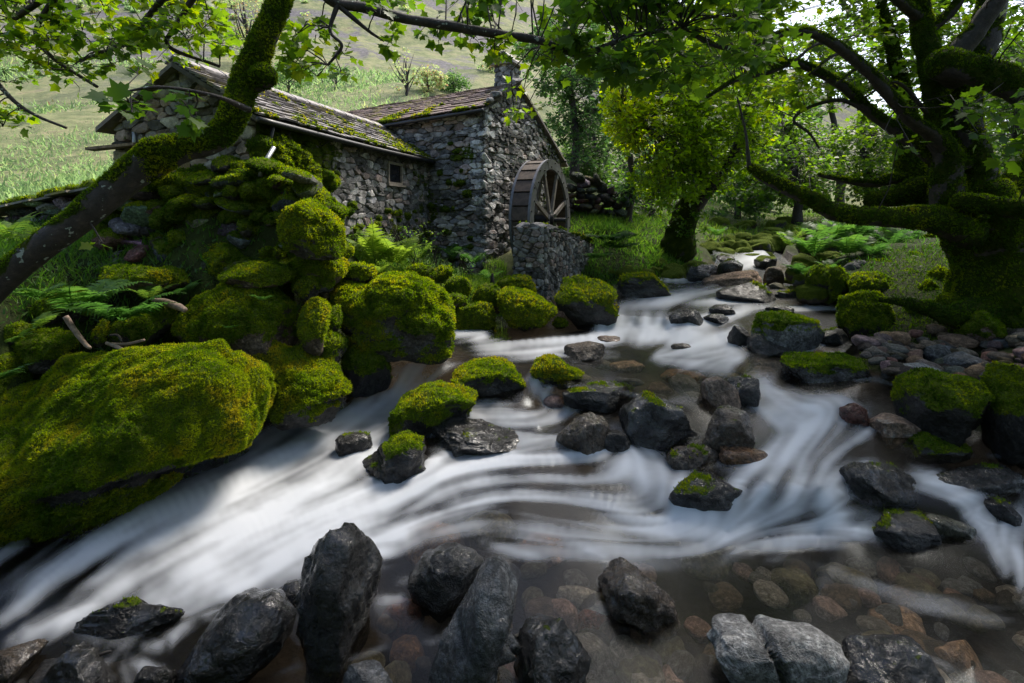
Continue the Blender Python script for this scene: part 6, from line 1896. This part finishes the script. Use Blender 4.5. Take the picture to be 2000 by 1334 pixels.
Bt.fill([(1330, -60), (1900, -60), (1830, 120), (1790, 200), (1700, 230), (1560, 200), (1470, 230), (1380, 160), (1330, 60)], 150, (7.9, 10.8), 62, 6, 6, .12, lambda x, y: .55 + .2 * (x < 1600), -.08, 2.0)
Bt.fill([(1700, -60), (2060, -60), (2060, 300), (1960, 300), (1840, 240), (1790, 120)], 70, (8.6, 11.5), 62, 6, 6, .12, .45, -.2, 2.0)
Bt.fill([(1860, 190), (2010, 180), (2010, 270), (1900, 270)], 6, (6.0, 6.6), 45, 3, 4, .13, .45, -.5)
Bt.fill([(1700, 260), (1800, 260), (1790, 300), (1720, 295)], 3, (6.4, 6.8), 32, 3, 3, .12, .5, -.9)
Bt.fill([(1940, 0), (2010, 0), (2010, 60), (1960, 60)], 3, (6.0, 6.4), 30, 3, 4, .12, .65, -.9)
Bt.fill([(1200, -900), (2700, -900), (2700, -60), (1200, -60)], 100, (6.2, 10.0), 140, 7, 6, .17, .4, -.25, 1.0)
Bt.fill([(1650, -350), (2400, -350), (2400, 60), (1900, 100), (1700, 40)], 60, (11, 16), 90, 6, 6, .17, .4, -.25, 1.0)  # rear of the crown, added to shade the right bank
Bt.fill([(2040, -60), (2800, -60), (2800, 350), (2040, 350)], 40, (5.5, 9.0), 130, 6, 5, .17, .4, -.25, 1.0)
Bt.build(LEAF_MID, 300)

# the yellowing tree behind the stream
Ct = Tree('yellowing_tree', 'tree with sunlit yellow-green leaves and an ivied dark trunk over the stream', P(1335, 475, 14.5), 12, 'leaf_yellow')
Ct.limb([(1325, 494, 14.6, 34), (1328, 460, 14.5, 27), (1338, 420, 14.4, 23), (1354, 385, 14.3, 19), (1366, 350, 14.2, 15), (1362, 300, 14, 16), (1350, 220, 13.6, 12), (1320, 150, 13.4, 9), (1290, 60, 13.2, 6)], .72, .35, 7, 5, 14)
Ct.limb([(1355, 400, 14.3, 18), (1385, 365, 14.1, 14), (1412, 335, 14, 10), (1440, 280, 13.8, 8), (1460, 200, 13.6, 6), (1470, 100, 13.4, 4)], .4, .3, 7, 3, 10)
Ct.limb([(1358, 340, 14.1, 10), (1310, 290, 13.6, 7), (1260, 250, 13.2, 5), (1210, 220, 12.8, 3)], .3, .3, 6, 3, 8)
Ct.fill([(1200, 110), (1260, 70), (1340, 120), (1400, 190), (1400, 330), (1370, 380), (1290, 395), (1250, 370), (1240, 310), (1190, 260), (1185, 180)], 300, (11.6, 14.4), 32, 6, 8, .115, lambda x, y: .82 - .35 * sstep(1240, 1400, x) - .2 * sstep(250, 380, y), -.22, 1.6, tw_r=.008)
Ct.fill([(1340, 60), (1500, 80), (1520, 230), (1480, 330), (1400, 380), (1380, 200)], 170, (12.5, 15.5), 36, 6, 8, .115, .4, -.2, 1.6, tw_r=.008)
Ct.fill([(1180, -80), (1500, -80), (1500, 90), (1340, 110), (1260, 70), (1190, 120)], 80, (12, 15), 40, 6, 8, .12, .6, -.25, 1.6, tw_r=.008)
Ct.fill([(1300, 380), (1390, 370), (1375, 470), (1305, 470)], 26, (13.7, 14.3), 15, 4, 7, .075, .02, -.6, 1.6, tw_r=.005)
Ct.build(LEAF_LO)

# slender tree and the wood beyond
for nm, lb, seed, base, trunk, regs, mat_, size in [
    ('slender_tree', 'slender dark-stemmed tree between the ruined wall and the yellowing tree', 21, (1228, 455, 15.5), [(1226, 470, 15.5, 9), (1228, 420, 15.5, 8), (1236, 360, 15.6, 7), (1230, 300, 15.6, 6), (1225, 220, 15.7, 4), (1215, 130, 15.8, 3)], [([(1180, 250), (1260, 240), (1270, 380), (1215, 400), (1190, 340)], 26, (15, 16.5), .35, 26)], 'leaf_cool', .12),
    ('alder_tree', 'cool green alder rising behind the mill chimney', 22, (1120, 330, 23), [(1120, 345, 23, 10), (1125, 280, 23, 8), (1118, 200, 23, 6), (1105, 120, 23, 4), (1090, 40, 23, 2.5)], [([(1010, 90), (1060, 40), (1140, 20), (1200, 80), (1210, 220), (1190, 320), (1100, 320), (1070, 250), (1060, 180), (1020, 140)], 130, (21, 25), .45, 30)], 'leaf_cool', .20),
    ('alder_tree', 'pale green alder lit by the sun right behind the mill gable', 23, (1150, 370, 26), [(1160, 380, 26, 8), (1165, 320, 26, 7), (1160, 260, 26, 4)], [([(1095, 280), (1200, 260), (1220, 330), (1210, 380), (1110, 360)], 50, (24, 27), .8, 26)], 'leaf_cool', .20),
    ('wood_edge_tree', 'green tree filling the gap under the long mossy arm', 24, (1560, 430, 22), [(1555, 440, 22, 10), (1560, 380, 22, 8), (1545, 300, 22, 6), (1530, 220, 22, 4)], [([(1440, 260), (1560, 220), (1640, 270), (1640, 380), (1580, 400), (1440, 390)], 110, (19, 25), .5, 34)], 'leaf', .20),
    ('wood_edge_tree', 'dim tree standing between the big mossy stems and the pale sky gap', 25, (1700, 430, 24), [(1690, 440, 24, 12), (1700, 380, 24, 10), (1690, 300, 24, 8), (1680, 220, 24, 5), (1660, 150, 24, 3)], [([(1640, 250), (1780, 200), (1830, 300), (1820, 400), (1660, 390)], 100, (21, 27), .55, 36)], 'leaf', .22),
    ('wood_edge_tree', 'shaded tree behind the great trunk at the right edge', 26, (1990, 430, 22), [(1985, 440, 22, 14), (1990, 350, 22, 11), (1985, 220, 22, 7), (1980, 100, 22, 4)], [([(1850, 60), (2080, 40), (2100, 400), (1860, 400)], 120, (19, 25), .3, 42)], 'leaf', .22),
    ('wood_edge_tree', 'tall tree whose crown closes the sky above the stream head', 27, (1470, 410, 30), [(1470, 420, 30, 10), (1475, 330, 30, 8), (1460, 220, 30, 6), (1450, 100, 30, 4)], [([(1380, 60), (1560, 90), (1580, 220), (1540, 330), (1400, 340)], 110, (27, 33), .45, 36)], 'leaf', .26),
    ('wood_edge_tree', 'thin-crowned tree showing patches of white sky behind the upper mossy arms', 28, (1620, 400, 30), [(1640, 410, 30, 9), (1640, 320, 30, 8), (1625, 220, 30, 5), (1610, 120, 30, 3)], [([(1540, 40), (1720, 20), (1760, 160), (1700, 200), (1640, 190), (1560, 180)], 60, (27, 33), .6, 34)], 'leaf', .24)]:
    t = Tree(nm, lb, P(*base), seed, mat_, 'trees of the wood beyond the stream' if nm == 'wood_edge_tree' else None)
    t.limb(trunk, .35, .3, 6, 3, 9)
    for reg, cnt, dr, tone, rp in regs:
        t.fill(reg, int(cnt * 1.7), dr, rp, 5, 9, size * .85, tone, -.15, 1.2, tw_r=.012)
    t.build(LEAF_LO)

for k, (px, d, reg, tone, cnt) in enumerate([(1180, 34, [(1080, 120), (1290, 60), (1310, 330), (1240, 380), (1120, 360)], .35, 150), (1330, 38, [(1230, 80), (1450, 60), (1460, 340), (1400, 390), (1260, 380)], .25, 170), (1500, 40, [(1400, 150), (1620, 200), (1640, 380), (1420, 395)], .4, 150),
                                             (1850, 36, [(1740, 120), (1960, 100), (1970, 400), (1750, 400)], .3, 150), (1960, 44, [(1880, 60), (2140, 60), (2140, 400), (1880, 400)], .3, 140), (1270, 19, [(1195, 330), (1330, 320), (1335, 430), (1290, 445), (1205, 430)], .3, 80), (1440, 26, [(1395, 345), (1500, 350), (1500, 412), (1400, 415)], .5, 60)]):
    lb = ['dim green tree filling the gap right of the mill gable', 'dark tree behind the yellowing crown', 'tree low behind the tip of the mossy arm', 'dark tree between the stems of the great tree', 'shaded tree at the far right beyond the great trunk', 'dark bushy tree between ruined wall and ivied trunk', 'small bushy tree at the head of the stream'][k]
    c_ = [px, HY - 1000 * float(ground_e(np.array([float(px)]), np.array([float(d)]))[0])]
    t = Tree('wood_edge_tree', lb, P(c_[0], c_[1], d), 830 + k, 'leaf' if k % 2 else 'leaf_cool', 'trees of the wood beyond the stream')
    t.limb([(px, c_[1] + 8, d, 7), (px + 4, c_[1] - 60, d, 5.5), (px - 6, c_[1] - 160, d, 3.5)], .4, .2, 6, 2, 8)
    t.fill(reg, cnt, (d - 3, d + 3), 34, 4, 9, .0085 * d, tone, -.25, .8, tw_r=.012)
    t.build(LEAF_LO)

# unseen trees, added behind and beside the camera to shade the near bank
for k, (bx, by, hh) in enumerate([(-7.5, -3.5, 8.0), (-2.0, -6.5, 9.0), (4.5, -5.0, 9.0), (8.5, -0.5, 8.5)]):
    r_ = np.random.default_rng(800 + k)
    t = Tree('wood_edge_tree', ['broadleaf tree of the near bank behind the leaning sycamore', 'broadleaf tree downstream behind the viewpoint', 'broadleaf tree on the right bank behind the viewpoint', 'broadleaf tree beside the right edge of the view'][k], (bx, by, -2.0), 800 + k, 'leaf')
    w_ = spline(np.array([(bx, by, -2.4, .32), (bx + .3, by, .5, .25), (bx - .2, by + .2, 3.5, .18), (bx, by, hh - 1, .06)]), 6)
    V, T = tube(w_[:, :3], w_[:, 3], 10, .15, 2, k)
    t.wood.add(V, T, moss=np.full(len(V), .6))
    n = 2600
    dirs = unit(r_.normal(size=(n, 3))) * (r_.random((n, 1)) ** .4) * [3.6, 3.2, hh * .42]
    pos = dirs + [bx, by, hh * .55 - .3]
    f = unit(r_.normal(size=(n, 3)) * [1, 1, .5])
    up = unit(np.array([0, 0, 1.0]) + r_.normal(size=(n, 3)) * .5)
    t.lv.append((pos, f, unit(up - f * (up * f).sum(1)[:, None]), r_.uniform(.25, .45, n), np.full(n, .4)))
    t.build(LEAF_LO)

# ------------------------------------------------------------------ hillside growth
hd = np.random.default_rng(33)


def hill_point(px, py):
    """where the sight line through (px, py) meets the hillside"""
    ds = np.geomspace(12, 380, 240)
    e = ground_e(np.full(240, float(px)), ds)
    rows = HY - e * 1000
    k = np.argmax(rows <= py)
    return P(px, py, ds[k]), ds[k]


def hill_tree(name, label, px, py, hpx, wpx, leaves, tone, bare=False, mat_='leaf_cool', group=None, cat='tree'):
    c, d = hill_point(px, py)
    t = Tree(name, label, c - [0, 0, .3], 60 + int(px) % 97, mat_, group)
    t.o['category'] = cat
    s = d / F
    t.limb([(px, py + 6, d, max(.8, hpx * .035)), (px + wpx * .04, py - hpx * .35, d, max(.6, hpx * .025)), (px - wpx * .02, py - hpx * .8, d, max(.3, hpx * .008))], .2, .2, 5, 1.0 / s / 20, 7)
    for k in range(12 if bare else 6):
        a = hd.uniform(-1, 1)
        t0 = hd.uniform(.1, .5)
        t.limb([(px + wpx * .03, py - hpx * t0, d, hpx * .012 + .3), (px + a * wpx * .25, py - hpx * (t0 + .25), d + hd.normal() * wpx * s * .2, hpx * .007 + .2), (px + a * wpx * .45, py - hpx * min(1, t0 + .5), d + hd.normal() * wpx * s * .3, .15)], .1, .2, 4, 2, 5)
    if leaves:
        reg = [(px + wpx * .5 * math.cos(q) * (1 + .2 * hd.normal()), py - hpx * .58 + hpx * .42 * math.sin(q)) for q in np.linspace(0, 6.28, 14)[:-1]]
        w_ = wpx * s
        t.fill(reg, leaves, (d - w_ * .4, d + w_ * .4), max(5, wpx * .16), 4, 6, max(.16, .0045 * d), tone, -.4, 1.0, join=False, tw_r=.01)
    t.build(LEAF_LO)


hill_tree('bare_tree', 'bare twiggy tree on the hillside above the roof valley', 792, 194, 100, 96, 10, .8, True, 'bracken')
hill_tree('round_tree', 'pale olive round-headed tree right of the bare tree', 834, 190, 60, 62, 60, .85, False, 'bracken')
hill_tree('hill_bush', 'fresh green bush below the hillside trees, left of the chimney', 884, 188, 46, 70, 60, .55, False, 'leaf_cool', None, 'bush')
hill_tree('small_hawthorn', 'small twiggy hawthorn on the slope above the wing roof', 654, 174, 55, 70, 12, .3, True)
hill_tree('spreading_tree', 'wide grey-green tree behind the leaning trunk', 560, 190, 66, 120, 60, .5, False, 'leaf_cool')
hill_tree('tall_pale_tree', 'tall misty grey-green tree at the top between the leaves', 478, 140, 170, 150, 120, .8, False, 'bracken')
hill_tree('small_hawthorn', 'pale little tree high on the slope at the top right of the chimney', 960, 150, 40, 44, 24, .7, False, 'bracken')
for k in range(46):
    px, py = hd.uniform(0, 1000), hd.uniform(5, 230)
    hill_tree('hill_shrub', 'small dull green shrub dotted over the hillside', px, py, hd.uniform(7, 15), hd.uniform(12, 26), 7, hd.uniform(.3, .8), False, 'bracken', 'shrubs dotted over the hillside', 'shrub')
for k in range(26):
    px, py = (hd.uniform(20, 1040), hd.uniform(0, 240)) if k < 26 else (hd.uniform(560, 620) if k < 30 else hd.uniform(700, 800), hd.uniform(0, 30) if k < 30 else hd.uniform(40, 110))
    c, d = hill_point(px, py)
    w = hd.uniform(5, 16) if k < 26 else hd.uniform(14, 34)
    v, f = rock_shape(700 + k, 3, 6, .2, .75)
    V = v * np.array([w, w * .8, w * hd.uniform(.35, .6)]) * d / F / 1.6 + c - [0, 0, w * .2 * d / F]
    obj('hill_rock', V, f, M['rock'], c, None, {'moss': np.zeros(len(V))}, False, tint=[.16, .15, .16], wet=0., speck=.2, label='grey rock lying on the open hillside', category='rock', group='rocks on the hillside')

# bracken and grass on the slope, one mass
def blades(n, sampler, length, width, seed, lean=.5, tone=.5, kinds=1):
    r = np.random.default_rng(seed)
    px, d = sampler(r, n)
    z = ground_e(px, d) * d
    p = np.stack([(px - 1000) / F * d, d, z], 1)
    L = length * r.uniform(.5, 1.4, n)
    L = L[:, None]
    up = unit(np.array([0, 0, 1.0]) + r.normal(size=(n, 3)) * lean)
    sd = unit(np.cross(up, r.normal(size=(n, 3))))
    w = width * L
    bend = r.normal(size=(n, 3)) * .25 * L
    V = np.stack([p - sd * w, p + sd * w, p + up * L * .6 + sd * w * .7 + bend * .4, p + up * L * .6 - sd * w * .7 + bend * .4, p + up * L + bend], 1)
    T = np.array([[0, 1, 2], [0, 2, 3], [3, 2, 4]])
    T = (T[None] + (np.arange(n) * 5)[:, None, None]).reshape(-1, 3)
    lc = np.clip(tone + .35 * fbm(p * .8, 3, 2.) + r.normal(size=n) * .15, 0, 1)
    return V.reshape(-1, 3), T, np.repeat(lc, 5)


g = blades(48000, lambda r, n: (r.uniform(-250, 900, n), np.exp(r.uniform(math.log(10.5), math.log(70), n))), .20, .12, 91, .9, .5)
V = g[0].reshape(-1, 5, 3)
dist = V[:, 0, 1]
ctr = V[:, :1].copy()
V = ctr + (V - ctr) * (np.maximum(1, dist / 20))[:, None, None]
obj('bracken', V.reshape(-1, 3), g[1], M['bracken'], (0, 0, 0), None, {'lc': g[2]}, True, kind='stuff', label='pale green bracken and rough grass over the hillside', category='bracken')
for nm, lb, n, smp, L, w_, sd, tn in [
    ('grass', 'bright green grass in front of the mill', 15000, lambda r, n: (r.uniform(690, 990, n), r.uniform(8.8, 12.2, n)), .12, .05, 92, .6),
    ('meadow_grass', 'sunlit grass at the head of the stream', 13000, lambda r, n: (r.uniform(1200, 1680, n), np.exp(r.uniform(math.log(17), math.log(48), n))), .16, .07, 93, .6),
    ('bank_grass', 'green grass on the right bank behind the mossy boulders', 1500, lambda r, n: (r.uniform(1590, 1860, n), r.uniform(9.8, 16, n)), .10, .07, 94, .12),
    ('pit_grass', 'rough grass behind the wheel pit wall', 6000, lambda r, n: (r.uniform(1110, 1330, n), r.uniform(13.4, 17, n)), .15, .06, 95, .5),
    ('fringe_weeds', 'low dark weeds along the far left bank of the stream', 9000, lambda r, n: (r.uniform(1110, 1370, n), r.uniform(11.3, 15.5, n)), .10, .10, 97, .2),
    ('moss_litter', 'mossy litter on the ground around the great tree', 9000, lambda r, n: (r.uniform(1680, 2050, n), r.uniform(7.0, 11.0, n)), .04, .2, 98, .05),
    ('heap_weeds', 'small weeds between the mossy boulders of the near bank', 6000, lambda r, n: (r.uniform(-150, 700, n), r.uniform(5.2, 8.0, n)), .06, .18, 99, .2),
    ('shade_grass', 'shaded grass and weeds behind the leaning trunk', 8000, lambda r, n: (r.uniform(-150, 330, n), r.uniform(5.6, 8.6, n)), .10, .07, 96, .35)]:
    g = blades(n, smp, L, w_, sd, .55, tn)
    obj(nm, g[0], g[1], M['tuft' if nm == 'moss_litter' else 'grass'], (0, 0, 0), None, {'lc': g[2]}, True, kind='stuff', label=lb, category='grass')


# ------------------------------------------------------------------ ferns
def frond_mesh(seed, pairs=19, lc=.5):
    """a frond one unit long, rising along +X and arching over"""
    r = np.random.default_rng(seed)
    t = np.linspace(0, 1, pairs + 2)
    arch = r.uniform(.5, .9)
    x = t * .92
    z = arch * (t - .75 * t * t) * 1.1
    rach = np.stack([x, .03 * np.sin(t * 3 + seed), z], 1)
    tg = unit(np.gradient(rach, axis=0))
    V, T, L = [], [], []
    for i in range(len(t) - 1):      # rachis
        a, b = rach[i], rach[i + 1]
        wa_, wb_ = .009 * (1 - t[i]) + .002, .009 * (1 - t[i + 1]) + .002
        k = len(V)
        V += [a + [0, wa_, 0], a - [0, wa_, 0], b - [0, wb_, 0], b + [0, wb_, 0]]
        T += [[k, k + 1, k + 2], [k, k + 2, k + 3]]
        L += [.2] * 4
    for i in range(2, len(t) - 1):
        ln = .25 * math.sin(min(1, .16 + t[i] * 1.05) * math.pi) ** .75 + .012
        for sg in (1, -1):
            dv = unit(np.array([0, sg, 0]) + tg[i] * .38 + np.array([0, 0, -.22 + .1 * r.normal()]))
            n = unit(np.cross(tg[i], dv))
            wd = tg[i] * .0235
            a = rach[i]
            k = len(V)
            m1, tp1 = a + dv * ln * .5 + n * .012 * sg, a + dv * ln - np.array([0, 0, .04 * ln])
            V += [a - wd, a + wd, m1 + wd * .85, m1 - wd * .85, tp1]
            T += [[k, k + 1, k + 2], [k, k + 2, k + 3], [k + 3, k + 2, k + 4]]
            L += [lc + .1 * r.normal()] * 5
    return make_mesh('frond', np.array(V), np.array(T), M['fern'], {'lc': np.clip(L, 0, 1)})


FR = {q: [frond_mesh(k + int(q * 100), lc=q) for k in range(4)] for q in (.2, .45, .7, .95)}


def fern(px, py, d, size, n, label, tone=.45, spread=(0, 6.283), lift=.5, group=None):
    r = np.random.default_rng(int(px * 7 + py))
    c = P(px, py, d)
    o = thing('fern', label, 'fern', c, group)
    R_ = size * d / F
    for k in range(n):
        a = spread[0] + (spread[1] - spread[0]) * (k + r.uniform(.1, .9)) / n
        add_obj('frond', FR[tone][r.integers(4)], c + [.02 * math.cos(a), .02 * math.sin(a), 0], o, (r.normal() * .2, -lift * r.uniform(.3, 1.2), a), (R_ * r.uniform(.75, 1.15),) * 3)


for a in [(150, 610, 5.35, 130, 10, 'big fern spreading under the leaning trunk', .45, (-1.4, 1.6), .25), (75, 585, 5.0, 90, 7, 'drooping fern close to the lower trunk', .45, (-2.6, .6), .1), (235, 625, 5.3, 120, 8, 'dark fern arching over the driftwood', .2, (-2.2, .9), .15), (290, 585, 5.75, 52, 6, 'upright little fern in front of the flat mossy slab', .7, (0, 6.28), .6),
          (345, 575, 5.9, 66, 4, 'dark fern at the flank of the round boulder', .2, (-.8, 1.3), .25), (20, 668, 4.7, 55, 5, 'bright fern tip at the left edge', .7, (-.8, .8), .2), (60, 640, 5.3, 60, 4, 'small fern on the root-like mossy stone', .7, (-.6, 1.8), .2), (-10, 745, 4.6, 70, 5, 'fern at the left edge above the huge boulder', .45, (-.8, .9), .2),
          (730, 515, 9.0, 92, 10, 'tall bright fern in front of the window wall', .95, (0, 6.28), .85), (772, 520, 9.1, 85, 9, 'lush green fern right of the tall bright one', .95, (0, 6.28), .6), (700, 505, 9.3, 75, 9, 'fern hugging the mossy end of the wing wall', .7, (0, 6.28), .7), (740, 535, 8.7, 40, 7, 'small yellow-green fern at the grass edge', .95, (0, 6.28), .3),
          (815, 510, 9.8, 60, 8, 'green fern among the weeds below the window', .7, (0, 6.28), .6), (925, 515, 11.2, 50, 8, 'dark fern at the foot of the mill corner', .2, (0, 6.28), .4), (885, 505, 11.6, 50, 7, 'shaded fern in the mill corner', .2, (0, 6.28), .5), (955, 545, 10.5, 40, 6, 'little fern beside the standing slate', .45, (0, 6.28), .4),
          (1185, 470, 13.0, 66, 12, 'dark drooping fern hanging over the end of the pit wall', .2, (-3.2, .4), -.15), (1210, 485, 12.9, 56, 9, 'second drooping fern by the far end of the pit wall', .2, (-3.0, .5), -.1), (1160, 505, 12.3, 45, 7, 'low fern under the pit wall end', .2, (-3, .5), .0),
          (1590, 500, 11.0, 80, 11, 'feathery fern on the right bank above the green boulder', .45, (0, 6.28), .5), (1625, 480, 11.6, 85, 11, 'tall feathery fern on the right bank', .45, (0, 6.28), .6), (1655, 500, 11.0, 70, 10, 'green fern beside the bare grey stone', .45, (0, 6.28), .5), (1570, 535, 10.4, 50, 8, 'fern leaning over the stream edge', .2, (1.2, 5), .2),
          (1680, 465, 12.4, 75, 10, 'fern in the shade under the long mossy arm', .2, (0, 6.28), .6), (1620, 525, 9.7, 36, 5, 'small fern sprig on the green mossy boulder', .45, (0, 6.28), .3), (1545, 480, 14.5, 50, 8, 'pale fern at the head of the stream', .7, (0, 6.28), .6), (1700, 500, 10.8, 60, 9, 'low fern left of the great trunk', .2, (0, 6.28), .4), (1740, 480, 12.0, 60, 9, 'fern between the mossy stones under the great tree', .2, (0, 6.28), .5), (1640, 460, 13.6, 60, 9, 'fern on the slope under the tip of the second arm', .45, (0, 6.28), .6), (1780, 470, 12.6, 60, 9, 'dark fern beside the great trunk', .2, (0, 6.28), .5), (1600, 470, 13.2, 55, 9, 'fern above the dark mossy stone of the bank', .45, (0, 6.28), .5), (1720, 455, 14.2, 50, 8, 'fern near the low mossy hump', .45, (0, 6.28), .6),
          (515, 585, 5.55, 30, 5, 'tiny fern sprig on the round mossy boulder', .45, (-2.8, .3), .1), (450, 640, 5.5, 22, 4, 'tiny dark sprig low on the round mossy boulder', .2, (-2.8, .3), .1), (1400, 462, 18, 34, 8, 'fern clump beyond the ivied trunk', .45, (0, 6.28), .5), (20, 470, 7.2, 80, 9, 'bright weedy fern at the left edge under the field wall', .7, (0, 6.28), .7), (70, 480, 7.0, 60, 8, 'green weedy fern behind the lower trunk', .7, (0, 6.28), .6)]:
    fern(*a)

# leafy weeds by the window wall
for k, (px, py, d, h, n, tn, lb) in enumerate([(700, 515, 9.2, 75, 60, .75, 'leafy weed clump at the mossy end of the wing wall'), (812, 525, 9.6, 90, 70, .85, 'tall leafy weed with pale tips below the window'), (850, 520, 10.4, 70, 50, .5, 'green weed beside the shady corner'), (775, 480, 9.6, 60, 30, .8, 'thin leafy shoot on the wing wall foot'), (905, 540, 10.6, 45, 40, .6, 'low weed in the grass by the mill corner')]):
    t = Tree('weed', lb, P(px, py + 4, d), 300 + k, 'fern')
    t.o['category'] = 'weed'
    for j in range(7):
        a = t.r.normal() * .25
        t.limb([(px + t.r.normal() * 6, py + 4, d, .5), (px + a * h * .5, py - h * .5, d + t.r.normal() * .05, .4), (px + a * h, py - h * t.r.uniform(.7, 1.1), d + t.r.normal() * .1, .2)], .1, .1, 4, 5, 5)
    t.fill([(px - h * .35, py - h), (px + h * .35, py - h), (px + h * .45, py), (px - h * .45, py)], n // 4, (d - .15, d + .15), 10, 2, 4, .05, tn, -.9, 2, tw_r=.002)
    t.build(LEAF_LO)

# ------------------------------------------------------------------ driftwood, twigs, cables
def stick(name, label, cat, pts, mat_, rough=.15, seg=8):
    q = spline([(x, y, d, r) for x, y, d, r in pts], 6)
    w = np.array([P(*a[:3]) for a in q])
    V, T = tube(w, q[:, 3] * q[:, 2] / F, seg, rough, 14, len(pts))
    obj(name, V, T, M[mat_], None, None, None, True, label=label, category=cat)


stick('driftwood_log', 'broken reddish log end resting against the round mossy boulder', 'log', [(300, 586, 5.75, 4), (322, 590, 5.7, 7), (345, 598, 5.65, 7.5), (362, 606, 5.6, 5)], 'dead_wood')
stick('driftwood_stick', 'pale crooked stick on top of the huge low boulder', 'stick', [(208, 670, 5.15, 3), (225, 676, 5.1, 4), (240, 683, 5.05, 3)], 'dead_wood')
stick('driftwood_stick', 'bleached thin branch lying behind the huge low boulder', 'stick', [(212, 672, 5.3, 3), (248, 672, 5.3, 3), (282, 664, 5.3, 2.5)], 'dead_wood')
stick('driftwood_stick', 'short broken stake leaning beside the mossy knob', 'stick', [(128, 618, 5.3, 5), (142, 640, 5.3, 5), (165, 670, 5.25, 4), (176, 680, 5.2, 3)], 'dead_wood')
stick('driftwood_stick', 'dark curled twig behind the pale crooked stick', 'stick', [(215, 655, 5.4, 2), (230, 655, 5.4, 2.5), (238, 668, 5.35, 2)], 'twig')
stick('wet_twig', 'thin dark twig lying on the grey wet stone at the bottom edge', 'twig', [(172, 1325, 3.12, 1.5), (190, 1285, 3.15, 2), (203, 1276, 3.16, 3), (217, 1272, 3.17, 2)], 'twig')
for lb, pts in [('thin black cable running from the mill wall up into the leaves', [(928, 262, 11.9, .6), (985, 215, 11.0, .6), (1045, 150, 10, .6), (1105, 68, 9, .6)]), ('second thin cable crossing the mill wall to its corner', [(815, 296, 12.9, .6), (880, 262, 12.2, .6), (945, 245, 11.85, .6)])]:
    stick('power_cable', lb, 'cable', pts, 'iron', 0, 5)
